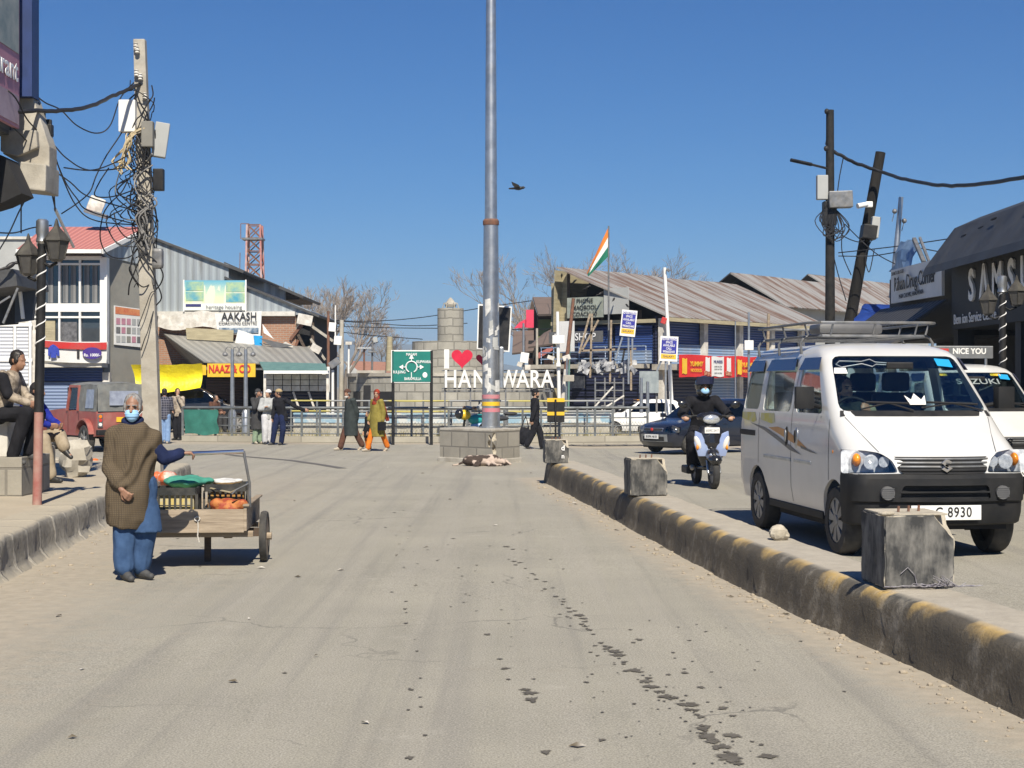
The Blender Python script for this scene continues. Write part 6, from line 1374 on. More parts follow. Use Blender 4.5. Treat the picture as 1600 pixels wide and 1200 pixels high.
mb = MB(); mb.grid((.10, .10, 1.28), (.22, .05, 1.30), (.34, .14, .80), (.10, .22, .78), 4, 6, lambda p, a, q: p+V((0, .03*math.sin(a*9), 0)), thick=.012); mb.build('scarf_end', K['rust_scarf'], wo, smooth=60)
mb = MB(); mb.box((.26, -.04, .66), (.10, .20, .22)); mb.tube([(.26, -.04, .76), (.22, .0, .84), (.2, .02, .76)], .01, 5); mb.build('handbag', K['black_cloth'], wo, bev=.03) 
person('small child in dark clothes and a pink skirt half hidden behind the walking woman', (X(575, 41), 41.0, 0), R(-60), J(1.02), 'skin', [('robe', 'black_cloth', dict(hem=.32, rb=.22)), ('trousers', 'orange_cloth', dict(r0=.10, r1=.09))], vox=.012, hair='hair')
bm_, H, k = stand('man dressed in black with a cap walking away with a bag at his side', 836, 700, R(105), 1.64, 'skin', [('jacket', 'black_cloth', dict(r0=.075, r1=.06, lo=.14)), ('trousers', 'black_cloth', dict(r0=.105, r1=.085))], ov=dict(anL=(.06, -.22, .08), knL=(.07, -.16, .46), anR=(-.06, .26, .12), knR=(-.06, .08, .45), ftR=(0, -.8, -.5), elR=(-.22, .10, 1.02), wrR=(-.2, .16, .80), elL=(.2, -.02, 1.0), wrL=(.2, -.10, .78)), hyaw=R(-10), hair='hair', cap='black_cloth', beard='hair')
bgx, bgy, _ = at_ground(819, 696)
mb = MB(); mb.ell((bgx, bgy, .26), (.24, .13, .26)); mb.tube([(bgx-.1, bgy, .45), (bgx+.05, bgy, .86), (bgx+.14, bgy, .45)], .026, 6); tag(link('bag', blob(mb, .02, 2), K['black_cloth']), 'black bag carried by the man walking past the cracked plinth', 'bag')
person('man in a navy check shirt and pale jeans seen from behind', (X(257, 45.2), 45.2, 0), R(185), J(1.62, elL=(.2, -.1, 1.02), wrL=(.1, -.24, .98), elR=(-.2, -.1, 1.02), wrR=(-.1, -.24, .98)), 'skin', [('jacket', 'plaid', dict(lo=.14, r0=.075, r1=.06)), ('trousers', 'jeans', dict(r0=.10, r1=.085))], shoes='shoe_tan')
person('bearded man in a beige patterned jumper holding a phone to his ear', (X(278, 48), 48.0, 0), R(-25), J(1.62, elL=(.26, -.1, 1.08), wrL=(.13, -.16, 1.36), hdL=(-.3, .2, 1), elR=(-.22, -.06, 1.0), wrR=(-.02, -.22, .98)), 'skin', [('jacket', 'beige_knit', dict(lo=.12, r0=.08, r1=.065)), ('trousers', 'black_cloth', dict(r0=.10, r1=.08))], hyaw=R(50), beard='hair')
sit = dict(pel=(0, 0, .50), chest=(0, -.05, .80), neck=(0, -.08, 1.0), head=(0, -.11, 1.13), shL=(.18, -.05, .96), shR=(-.18, -.05, .96), elL=(.22, -.12, .74), elR=(-.22, -.12, .74), wrL=(.1, -.34, .66), wrR=(-.1, -.34, .66), hipL=(.09, 0, .48), hipR=(-.09, 0, .48), knL=(.12, -.42, .48), knR=(-.12, -.42, .48), anL=(.12, -.4, .08), anR=(-.12, -.4, .08), hdL=(0, -1, 0), hdR=(0, -1, 0))
person('man in brown sitting behind the railing with only his head and shoulders showing', (X(333, 51), 51, .16), R(60), J(1.65, **sit), 'skin_d', [('jacket', 'brown_cloth'), ('trousers', 'charcoal_cloth')])
# ---- van driver
dv, H, k = person('bearded driver in a khaki shirt behind the wheel of the white minivan', van.location, YAW, J(1.65, pel=(-.36, 1.02, .86), chest=(-.36, 1.00, 1.14), neck=(-.36, .95, 1.32), head=(-.36, .91, 1.45), shL=(-.18, .97, 1.28), shR=(-.54, .97, 1.28), elL=(-.12, .78, 1.10), wrL=(-.22, .60, 1.26), elR=(-.58, .78, 1.08), wrR=(-.50, .60, 1.20), hdL=(-.5, -.6, .3), hdR=(.3, -.7, .2), hipL=(-.28, 1.0, .84), hipR=(-.44, 1.0, .84), knL=(-.26, .62, .86), knR=(-.46, .62, .86), anL=(-.26, .45, .55), anR=(-.46, .45, .55)), 'skin_d', [('jacket', 'kameez', dict(r0=.066, r1=.055)), ('trousers', 'kameez')], hyaw=R(14), beard='hair', eyes=True, group='people in vehicles')
# ================================================================ street furniture
K['granite'] = mat('painted_black_concrete', (.035, .036, .037), (.23, .22, .20), .85, scale=7, lo=.40, hi=.68, stretch=(1, 1, .45), bp=.6, bs=30, kind='Object')
K['broken'] = mat('broken_concrete', (.50, .45, .36), (.36, .32, .25), .95, scale=7, bp=.7, bs=22, bd=.02)
K['worn_edge'] = mat('chipped_block_edge', (.07, .07, .068), (.42, .38, .31), .9, scale=9, lo=.50, hi=.62)
K['tubes'] = mat('grey_rail_paint', (.20, .22, .23), (.11, .12, .125), .45, .5, scale=5, dust=.2)
K['stonew'] = blockmat('grey_stone_blocks', (.42, .40, .35), (.33, .31, .275), (.22, .205, .18), .62, .30, .022, var=.45)
K['plinthb'] = blockmat('plinth_blocks', (.34, .315, .265), (.28, .26, .22), (.20, .185, .16), .42, .34, .018, var=.45)
K['stonec'] = blockmat('monument_stone', (.42, .40, .345), (.31, .295, .255), (.20, .19, .165), .60, .30, .025, var=.6)
K['posterw'] = mat('torn_white_paper', (.66, .66, .64), (.46, .46, .45), .85, scale=9)
K['greenb'] = mat('green_sign_board', (.012, .19, .155), (.01, .165, .135), .45)
# ---- black concrete cubes on the median
def cube(name, label, px0, px1, pyb, pyt, seed, chip=1, dep=.5):
    d = 2400*1.33/(pyb-HY); x0, x1 = X(px0, d), X(px1, d); w = x1-x0; h = (pyb-pyt)/F*d
    r = thing(name, label, 'concrete block', ((x0+x1)/2, d, .372), R(5), 'black blocks on the median')
    bm = bmesh.new(); bmesh.ops.create_cube(bm, size=1); bmesh.ops.scale(bm, vec=(w, dep, h), verts=bm.verts); bmesh.ops.translate(bm, vec=(0, dep/2, h/2), verts=bm.verts)
    me = bpy.data.meshes.new('c'); bm.to_mesh(me); bm.free()
    c = MB(); rg_ = random.Random(seed)
    if chip: c.ell((w/2+.17, -.13, h+.15), (.36, .42, .36), None, 22, 15)
    cm = c.mesh('c') if chip else None
    def rough(bmesh_me):
        b_ = bmesh.new(); bmesh_me.materials.append(K['granite']); bmesh_me.materials.append(K['worn_edge']); bmesh_me.materials.append(K['broken']); b_.from_mesh(bmesh_me); bmesh.ops.bevel(b_, geom=b_.edges[:], offset=.009, segments=2, affect='EDGES', material=1); 
        bmesh.ops.subdivide_edges(b_, edges=[e_ for e_ in b_.edges if e_.calc_length() > .08], cuts=9, use_grid_fill=True)
        for v in b_.verts: v.co += V((noise.noise(v.co*9+V((seed, 0, 0))), noise.noise(v.co*9+V((0, seed, 0))), noise.noise(v.co*9+V((0, 0, seed)))))*.009
        b_.to_mesh(bmesh_me); b_.free()
    rough(me)
    if cm:
        for v in cm.vertices: v.co += V((noise.noise(v.co*11), noise.noise(v.co*13), noise.noise(v.co*12)))*.03
        for k_ in ('granite', 'worn_edge', 'broken'): cm.materials.append(K[k_])
        for p in cm.polygons: p.material_index = 2
        me = boolean(me, [cm])
    smoothe(me, 30); o = link('block', me, None, r)
    t_ = MB(); t_.box((-.01, dep/2, h+.004), (w*.9, dep*.86, .012)); t_.build('bare_top', K['broken'], r, bev=.004)
    for k in range(3): q = MB(); q.cyl((-w*.18+k*w*.17, dep*.35+.03*k, h), (-w*.18+k*w*.17+.004, dep*.35+.03*k, h+.05), .009, n=8); q.build('anchor_bolt', K['rust'], r)
    return r, w, h
r1, w1, h1 = cube('concrete_block', 'large black painted concrete cube with a broken corner beside the white minivan', 1381, 1493, 920, 806, 3)
mb = MB(); rg_ = random.Random(2)
for k in range(7):
    pts = []; x = -w1/2-.02+rg_.random()*.25
    for i in range(9): pts.append(V((x+i*w1/9+rg_.gauss(0, .012), -.02-rg_.random()*.03, .012+abs(rg_.gauss(0, .012)))))
    mb.tube(pts, .0022+.0015*rg_.random(), 5)
for k in range(10):
    a = V((w1*.28+rg_.gauss(0, .02), -.04, .02)); mb.tube([a, a+V((rg_.gauss(0, .05), rg_.gauss(0, .02), .03+.05*rg_.random())), a+V((rg_.gauss(0, .09), -.02, .005))], .0022, 5)
mb.tube([V((-w1*.28, -.012, .10)), V((-w1*.18, -.012, .14)), V((-w1*.08, -.012, .09)), V((-w1*.05, -.012, .03))], .003, 5)
wc = mb.build('tangled_wire', mat('pale_scrap_wire', (.30, .29, .30), (.12, .11, .14), .5, scale=20), smooth=60); wc.location = r1.location; wc.rotation_euler = r1.rotation_euler
tag(wc, 'scrap wire tangled round the foot of the large black cube', 'wire')
cube('concrete_block', 'black painted concrete cube with a pale chipped corner next to the scooter', 985, 1043, 775, 718, 9)
r3, w3, h3 = cube('concrete_block', 'small black block with white marks at the far end of the median', 852, 889, 724, 688, 14, 1, .4)
text('d', K['ltext'], r3, (.10, -.012, h3*.66), .13, ext=.003, bold=.02); text('n', K['ltext'], r3, (.10, -.012, h3*.30), .11, ext=.003, bold=.02)
def stone(label, px, py, z, wpx, hpx, m, seed, cat='stone'):
    d = 2400*(CH-z)/(py-HY); b_ = MB(); b_.ell((0, 0, 0), (wpx/2/F*d, wpx/2/F*d*.9, hpx/2/F*d), None, 16, 11); me = b_.mesh('s')
    for v in me.vertices: v.co *= 1+.35*noise.noise(v.co*9+V((seed, 2, 0)))+.16*noise.noise(v.co*30+V((seed, 0, 0)))
    smoothe(me, 22); o = link('stone', me, m); o.location = (X(px, d), d, z+hpx*.42/F*d); return tag(o, label, cat)
stone('pale chunk of stone lying on the median near the minivan wheel', 1219, 845, .37, 31, 26, K['broken'], 5)
stone('small flat stone left on top of the large black cube', 1385, 806, .86, 24, 9, K['broken'], 8)
stone('tall weathered concrete lump on the pavement by the sitting men', 119, 745, .35, 52, 64, K['conc'], 11)
stone('small orange bag lying on the pavement beyond the concrete lump', 146, 724, .30, 16, 9, mat('orange_plastic', (.75, .18, .03), (.6, .13, .02), .5), 3, 'bag')
# ---- plinth and tall mast
d = 33.6
pl = thing('plinth', 'cracked grey block plinth under the tall steel mast', 'plinth', (X(757, 34), 34.4, 0))
a0, a1, a2, a3 = V((X(687, 34.6), 34.7, 0)), V((X(768, 33.3), 33.4, 0)), V((X(812, 34.4), 34.4, 0)), V((X(740, 36), 35.8, 0))
def quadprism(mb, pts, z0, z1):
    n = len(pts); return mb.add([p+V((0, 0, z0)) for p in pts]+[p+V((0, 0, z1)) for p in pts], [tuple(range(n-1, -1, -1)), tuple(range(n, 2*n))]+[(i, (i+1) % n, (i+1) % n+n, i+n) for i in range(n)])
mb = MB(); cen = (a0+a1+a2+a3)/4; quadprism(mb, [a0, a1, a2, a3], -.05, .70); me = mb.mesh('p', T=TM[pl.name].inverted())
cz = MB(); rg_ = random.Random(8)
for k, (px, zz, s) in enumerate(((772, .60, .13), (779, .5, .10), (768, .36, .15), (776, .22, .12), (766, .45, .09), (785, .62, .07), (771, .10, .09))): cz.ell((X(px, 33.4), 33.45+.08*rg_.random(), zz), (s, s*.8, s*.55), Euler((rg_.random(), rg_.random()*2, 0)))
ck = cz.mesh('c', T=TM[pl.name].inverted())
bmm = bmesh.new(); bmm.from_mesh(ck); 
for v in bmm.verts: v.co += V((noise.noise(v.co*8), noise.noise(v.co*9), noise.noise(v.co*7)))*.05
bmm.to_mesh(ck); bmm.free(); ck2 = blob(MB().add([v.co for v in ck.vertices], [tuple(p.vertices) for p in ck.polygons]), .03, 0)
me.materials.append(K['plinthb']); me.materials.append(K['broken']); ck2.materials.append(K['plinthb']); ck2.materials.append(K['broken'])
for p in ck2.polygons: p.material_index = 1
me = boolean(me, [ck2]); link('block', me, None, pl)
mb = MB(); quadprism(mb, [cen+(p-cen)*1.012 for p in (a0, a1, a2, a3)], .70, .755); mb.build('cap', K['conc'], pl, W=True, bev=.012)
mb = MB(); quadprism(mb, [cen+(p-cen)*1.06 for p in (a0, a1, a2, a3)], -.05, .10); mb.build('footing', K['conc'], pl, W=True, bev=.02)
mx, my = X(767, 34.4), 34.5
ms = thing('mast', 'tall galvanised steel lighting mast papered with torn notices standing on the plinth', 'mast', (mx, my, .755))
mb = MB(); n = 16; rs = []
for z, r in ((0, .205), (.30, .202), (4.6, .165), (4.62, .140), (9.5, .112), (14.5, .085)): rs.append([V((r*math.cos(2*math.pi*k/n), r*math.sin(2*math.pi*k/n), z)) for k in range(n)])
mb.rings(rs); mb.build('shaft', K['steel'], ms, smooth=50)
mb = MB(); mb.lathe((0, 0, 4.55), [(.172, 0), (.182, .02), (.182, .10), (.152, .14)], 16); mb.build('joint_collar', K['rust'], ms, smooth=30)
mb = MB(); mb.lathe((0, 0, 0), [(.26, 0), (.26, .03), (.22, .035)], 16); mb.build('base_flange', K['steel'], ms)
for z, c in ((.66, 'pinkp'), (.50, 'yellow'), (.36, 'pinkp')):
    K.setdefault('pinkp', mat('worn_pink_band', (.55, .16, .20), (.42, .22, .23), .7, scale=9)); mb = MB(); mb.lathe((0, 0, z), [(.2045, 0), (.2045, .09)], 16); mb.build('painted_band', K[c], ms, smooth=60)
rg_ = random.Random(12)
def curved(mb, a0_, z0, w_, h_, r, tilt=0, n=5):
    vs = []
    for jz in range(3):
        for i in range(n+1):
            a = a0_+w_*(i/n-.5); z = z0+h_*jz/2+tilt*(i/n-.5); rr = r+.004*noise.noise(V((a*9, z*9, 0)))+.003
            vs.append(V((rr*math.cos(a), rr*math.sin(a), z)))
    mb.add(vs, [(jz*(n+1)+i, jz*(n+1)+i+1, (jz+1)*(n+1)+i+1, (jz+1)*(n+1)+i) for jz in range(2) for i in range(n)])
for k in range(26):
    mb = MB(); z0 = .8+2.0*rg_.random(); curved(mb, R(-95+rg_.gauss(0, 42)), z0, .25+.55*rg_.random(), .06+.2*rg_.random(), .1985-.008*z0+.0006*k, rg_.gauss(0, .05)); mb.build('torn_notice', K['posterw'] if k % 4 else K['pale_wall'], ms, smooth=60)
mb = MB(); mb.box((.235, .02, 1.35), (.10, .22, .95)); mb.build('switch_box', K['steel'], ms, bev=.03)
# sleeping dog
dg = thing('dog', 'brown and white dog asleep on the road against the plinth', 'dog', (X(752, 33), 32.7, .0), R(8))
mb = MB(); mb.ell((0, 0, .11), (.34, .17, .12)); mb.ell((.22, -.02, .12), (.19, .16, .13)); mb.ell((-.22, .0, .11), (.18, .16, .12)); mb.cap((.30, -.04, .13), (.44, -.10, .09), .08, .07); mb.ell((.50, -.14, .075), (.085, .07, .065)); mb.cap((.54, -.17, .06), (.60, -.22, .045), .04, .028)
for s in (-.03, .04): mb.cap((.47+s, -.10+s, .12), (.47+s*1.4, -.07+s*2, .16), .022, .01)
mb.cap((.20, -.10, .08), (.28, -.30, .035), .05, .03); mb.cap((.28, -.30, .035), (.40, -.36, .03), .03, .025); mb.cap((.12, -.12, .06), (.14, -.32, .03), .045, .028); mb.cap((.14, -.32, .03), (.26, -.39, .028), .028, .024)
mb.cap((-.22, -.08, .09), (-.06, -.26, .05), .075, .04); mb.cap((-.06, -.26, .05), (-.20, -.36, .03), .038, .026); mb.cap((-.20, -.36, .03), (-.10, -.42, .028), .025, .022); mb.cap((-.38, 0, .08), (-.52, -.08, .03), .03, .02); mb.cap((-.52, -.08, .03), (-.62, -.12, .025), .02, .015)
m, t, b_ = nodes('dog_coat'); b_.inputs['Roughness'].default_value = .9; t.links.new(mix(t, ramp(t, noi(t, coord(t, 'Object'), 4.2, 2), .50, .55), (.05, .034, .026), (.46, .37, .31)), b_.inputs['Base Color']); bump(t, b_, noi(t, coord(t, 'Object'), 60), .5, .01)
link('body', blob(mb, .014, 3), m, dg)
# ---- direction board
sg = thing('direction_sign', 'green roundabout direction board on two black posts', 'sign', (X(642, 44.2), 44.2, 0)); d = 44.2
panel('board', K['white'], sg, 611, 674, 547, 598, d, .05); panel('green_face', K['greenb'], sg, 612.5, 672.5, 549, 596.5, d-.012, .01)
cx_, cz_ = X(643, d), Z(573.5, d); mb = MB(); q = []
for k in range(26): a = R(-62+ (180+2*62)*k/25); q.append(V((cx_+.16*math.cos(a), d-.03, cz_+.16*math.sin(a))))
mb.tube(q, .020, 4); mb.bar((cx_, d-.03, cz_-.15), (cx_, d-.03, cz_-.31), .04, .02)
for dx, dz in ((1, 0), (-1, 0), (0, 1)):
    o = V((cx_, d-.03, cz_)); dv_ = V((dx, 0, dz)); pv_ = V((-dz, 0, dx)); mb.bar(o+dv_*.16, o+dv_*.25, .04, .02); mb.add([o+dv_*.24+pv_*.07, o+dv_*.24-pv_*.07, o+dv_*.36], [(0, 1, 2)])
mb.build('roundabout_symbol', K['ltext'], sg, W=True)
for s_, px, py in (('MAGAM', 643, 554), ('KUPWARA', 662, 565.5), ('R.R.JUNG', 624, 581.5), ('BARAMULLA', 645, 592)): text(s_, K['ltext'], sg, (X(px, d), d-.022, Z(py, d)), .115, W=True, ext=.004, sx=.75, bold=.015)
mb = MB(); mb.ell((X(664, d), d-.015, Z(586, d)), (.07, .01, .08)); mb.build('crest', K['ltext'], sg, W=True)
for px in (614, 674): mb = MB(); mb.cyl((X(px, d), d+.03, .0), (X(px, d), d+.03, Z(548, d)), .045, n=10); mb.build('post', K['black'], sg, W=True)
# ---- dark display board behind the mast, hazard marker
db = thing('display_board', 'black display board in a white frame half hidden behind the steel mast', 'board', (X(773, 48.5), 48.5, 0)); d = 48.5
mb = MB(); mb.prism(pxz([(747, 475), (800, 479), (796, 550), (745, 545)], d), (0, d, 0), (1, 0, 0), UP, .12); mb.build('frame', K['white'], db, W=True)
mb = MB(); mb.prism(pxz([(749, 477.5), (798, 481), (794, 547), (747, 543)], d), (0, d-.02, 0), (1, 0, 0), UP, .05); mb.build('screen', K['black'], db, W=True)
mb = MB(); mb.cyl((X(772, d), d+.1, 0), (X(772, d), d+.1, Z(548, d)), .08); mb.build('post', K['iron'], db, W=True)
hz_ = thing('hazard_marker', 'black and yellow striped hazard marker on a post in front of the railing', 'marker', (X(868, 45.3), 45.3, 0)); d = 45.3
panel('board', K['black'], hz_, 855, 882, 622, 660, d, .04)
for a_, c_ in ((622, 628), (643.5, 649)): panel('yellow_stripe', K['yellow'], hz_, 855, 882, a_, c_, d-.012, .008)
mb = MB(); mb.cyl((X(868, d), d-.05, .1), (X(868, d), d-.05, Z(624, d)), .03, n=8); mb.build('post', K['black'], hz_, W=True)
# ---- railings round the island
fpts = [V((X(px, dd), dd, 0)) for px, dd in ((285, 46.9), (400, 46.2), (520, 45.9), (640, 45.8), (760, 45.8), (880, 46.0), (1012, 46.6))]
def along(pts, t_):
    Ls = [(b_-a_).length for a_, b_ in zip(pts, pts[1:])]; s = t_*sum(Ls)
    for a_, b_, l_ in zip(pts, pts[1:], Ls):
        if s <= l_ or l_ is Ls[-1]: return a_+(b_-a_)*min(1, s/l_)
        s -= l_
fn = thing('railing', 'long grey pipe railing with wire mesh round the traffic island', 'railing', (X(640, 45.8), 45.8, 0))
NP = 26
mb = MB(); rows = [along(fpts, k/60) for k in range(61)]
mb.rings([[p+V((0, -.10, -.05)), p+V((0, -.10, .19)), p+V((0, .22, .19)), p+V((0, .22, -.05))] for p in rows]); mb.build('kerb', blockmat('rail_kerb_blocks', (.40, .375, .31), (.33, .305, .25), (.26, .24, .2), 1.3, 2, .02, var=.4), fn, W=True)
for z, r, nm in ((1.04, .045, 'top_rail'), (.74, .018, 'middle_rail'), (.50, .018, 'middle_rail'), (.27, .02, 'bottom_rail')):
    mb = MB(); mb.tube([p+V((0, .05, z)) for p in rows], r, 8); mb.build(nm, K['tubes'], fn, W=True, smooth=60)
for k in range(NP+1): mb = MB(); p = along(fpts, k/NP); mb.bar(p+V((0, .05, .15)), p+V((0, .05, 1.03)), .065); mb.build('post', K['tubes'], fn, W=True)
mb = MB()
for k in range(0, 150):
    p0, p1 = along(fpts, k/150), along(fpts, min(1, (k+2.2)/150)); 
    if 30 < k < 150: mb.bar(p0+V((0, .08, .27)), p1+V((0, .08, .62)), .006); mb.bar(p1+V((0, .085, .27)), p0+V((0, .085, .62)), .006)
mb.build('wire_mesh', K['steel'], fn, W=True)
mb = MB(); mb.grid(along(fpts, .0)+V((.10, -.06, .24)), along(fpts, .085)+V((0, -.06, .22)), along(fpts, .083)+V((0, -.06, .98)), along(fpts, .0)+V((.05, -.06, .98)), 12, 8, lambda p, a, q: p+V((.03*math.sin(q*9)*a, .03*noise.noise(p*4), .03*math.sin(a*8)*(1-q))), thick=.01)
tag(mb.build('shade_net', mat('green_shade_net', (.03, .17, .135), (.02, .12, .095), .8, scale=4, bp=.4, bs=80), smooth=60), 'green shade net tied to the end of the grey railing', 'net')
f2 = [V((X(px, dd), dd, 0)) for px, dd in ((455, 52), (640, 51), (800, 51), (958, 52))]
fi = thing('railing', 'inner yellow and grey railing in front of the stone monument', 'railing', (X(700, 51), 51, 0)); rows2 = [along(f2, k/30) for k in range(31)]
for z in (1.20, .85): mb = MB(); mb.tube([p+V((0, 0, z)) for p in rows2], .032, 6); mb.build('rail', stripes('yellow_grey_rail', (.45, .40, .12), (.30, .31, .31), .25, 0, .5), fi, W=True, smooth=60)
for k in range(13): mb = MB(); p = along(f2, k/12); mb.bar(p+V((0, 0, 0)), p+V((0, 0, 1.2)), .06); mb.build('post', K['tubes'], fi, W=True)
mb = MB(); mb.rings([[p+V((0, .5, -.1)), p+V((0, .5, .42)), p+V((0, .9, .42)), p+V((0, .9, -.1))] for p in rows2]); iw = tag(mb.build('planter_wall', mat('tiled_planter', (.46, .44, .37), (.36, .34, .28), .8, scale=3, dust=.3)), 'low stone planter wall inside the railings', 'wall')
mb = MB(); mb.rings([[p+V((0, .48, .45)), p+V((0, .48, .78)), p+V((0, .88, .78)), p+V((0, .88, .45))] for p in rows2]); mb.build('mosaic_band', mat('blue_white_mosaic', (.55, .57, .56), (.26, .40, .50), .5, scale=2.4, lo=.45, hi=.55), iw)
tgm = MB(); rg_ = random.Random(21)
for k in range(900):
    p = along(fpts, rg_.random()); q = p+V((rg_.gauss(0, .1), .5+3.2*rg_.random(), .0)); h_ = .12+.3*rg_.random(); l_ = V((rg_.gauss(0, .08), rg_.gauss(0, .08), h_)); tgm.add([q+V((-.012, 0, 0)), q+V((.012, 0, 0)), q+l_], [(0, 1, 2)])
tag(tgm.build('grass', mat('dry_grass', (.20, .19, .07), (.30, .25, .13), .9, scale=3), recalc=False), 'dry tufts of grass inside the railings', 'grass', kind='stuff')
# ---- stone monument
mo = thing('monument', 'round stepped stone monument in the middle of the traffic island', 'monument', (X(704, 57), 57, 0))
def drum(r, z0, z1, name, lip=0):
    mb = MB(); n = 40; vs = []; fs = []; uu = []
    for k in range(n): 
        a0_, a1_ = 2*math.pi*k/n, 2*math.pi*(k+1)/n; i = len(mb.v)
        mb.add([V((r*math.cos(a0_), r*math.sin(a0_), z0)), V((r*math.cos(a1_), r*math.sin(a1_), z0)), V((r*math.cos(a1_), r*math.sin(a1_), z1)), V((r*math.cos(a0_), r*math.sin(a0_), z1))], [(0, 1, 2, 3)], [[(r*a0_, z0), (r*a1_, z0), (r*a1_, z1), (r*a0_, z1)]])
    mb.add([V((r*math.cos(2*math.pi*k/n), r*math.sin(2*math.pi*k/n), z1)) for k in range(n)], [tuple(range(n))])
    o = mb.build(name, K['stonec'], mo, smooth=None)
    if lip: c = MB(); c.lathe((0, 0, z1), [(r-.2, -.02), (r+.05, -.02), (r+.05, .10), (r-.2, .10)], 40); c.build('coping', K['conc'], mo, smooth=40)
    return o
s57 = F/57
drum(160/s57, 0, Z(588, 57), 'lower_drum', 1); drum(60/s57, Z(592, 57), Z(534, 57), 'middle_drum', 0); drum(20.5/s57, Z(536, 57), Z(482, 57), 'upper_drum', 0)
mb = MB(); mb.lathe((0, 0, Z(480, 57)), [(.18, 0), (.22, .10), (.10, .28), (.02, .36)], 12)
for k in range(6): a = k*1.05; mb.tube([(.3*math.cos(a), .3*math.sin(a), Z(482, 57)), (.25*math.cos(a), .25*math.sin(a), Z(474, 57)), (.05, 0, Z(472, 57))], .02, 5)
mb.build('fountain_finial', K['conc'], mo)
for px, w_ in ((567, 18), (615, 22)): 
    mb = MB(); rr = 160/s57+.02; a_ = math.acos(max(-1, min(1, (px-704)/160))); mb.box((rr*math.cos(a_), -rr*math.sin(a_), .75), (w_/s57, .10, 1.5), rz=math.pi/2-a_); mb.build('doorway', K['dark'], mo)
sw = thing('wall', 'separate curved stone wall standing beside the monument', 'wall', (X(590, 55), 55, 0)); mb = MB(); mb.grid((X(557, 55), 55, 0), (X(604, 55), 54.5, 0), (X(604, 55), 54.5, Z(583, 55)), (X(557, 55), 55, Z(583, 55)), 1, 1, thick=.3); mb.build('wall_face', K['stonec'], sw, W=True)
mb = MB(); mb.bb(X(560, 55), X(604, 55), 54.3, 54.9, Z(583, 55), Z(579, 55)); mb.build('coping', K['conc'], sw, W=True)
mb = MB(); mb.bb(X(569, 54.6), X(587, 54.6), 54.35, 54.5, 0, Z(602, 54.6)); mb.build('doorway', K['dark'], sw, W=True)
# ---- town name letters
ln = thing('letter_sign', 'big white letters with red hearts spelling the town name in front of the monument', 'letter sign', (X(778, 49), 49, 0)); d = 49
K['heart'] = mat('red_heart_paint', (.62, .015, .05), (.52, .01, .04), .45)
for ch, px in zip('HANDWARA', (704, 726, 750, 772, 795, 817, 836, 855)): text(ch, K['white'], ln, (X(px, d), d, Z(593.5, d)), .80, W=True, ext=.05, bold=.012, sx=.76 if ch != 'W' else .66)
text('I', K['white'], ln, (X(698, d), d, Z(562.5, d)), .80, W=True, ext=.05, bold=.04, sx=1.1); text('Y', K['white'], ln, (X(777, d), d, Z(563, d)), .74, W=True, ext=.05, bold=.03)
def heart(px, py, s): 
    pts = []
    for k in range(30): a = 2*math.pi*k/30; pts.append((X(px, d)+s*16*math.sin(a)**3/17, Z(py, d)+s*(13*math.cos(a)-5*math.cos(2*a)-2*math.cos(3*a)-math.cos(4*a))/17))
    mb = MB(); mb.prism(pts, (0, d-.04, 0), (1, 0, 0), UP, .10); mb.build('heart', K['heart'], ln, W=True)
heart(722, 559, .36); heart(753, 561, .20)
mb = MB()
for px in (695, 735, 790, 830, 860): mb.bar((X(px, d), d+.10, 0), (X(px, d), d+.10, Z(585, d)), .05)
for py in (579, 607, 611): mb.bar((X(690, d), d+.10, Z(py, d)), (X(866, d), d+.10, Z(py, d)), .04)
mb.build('support_frame', K['iron'], ln, W=True)
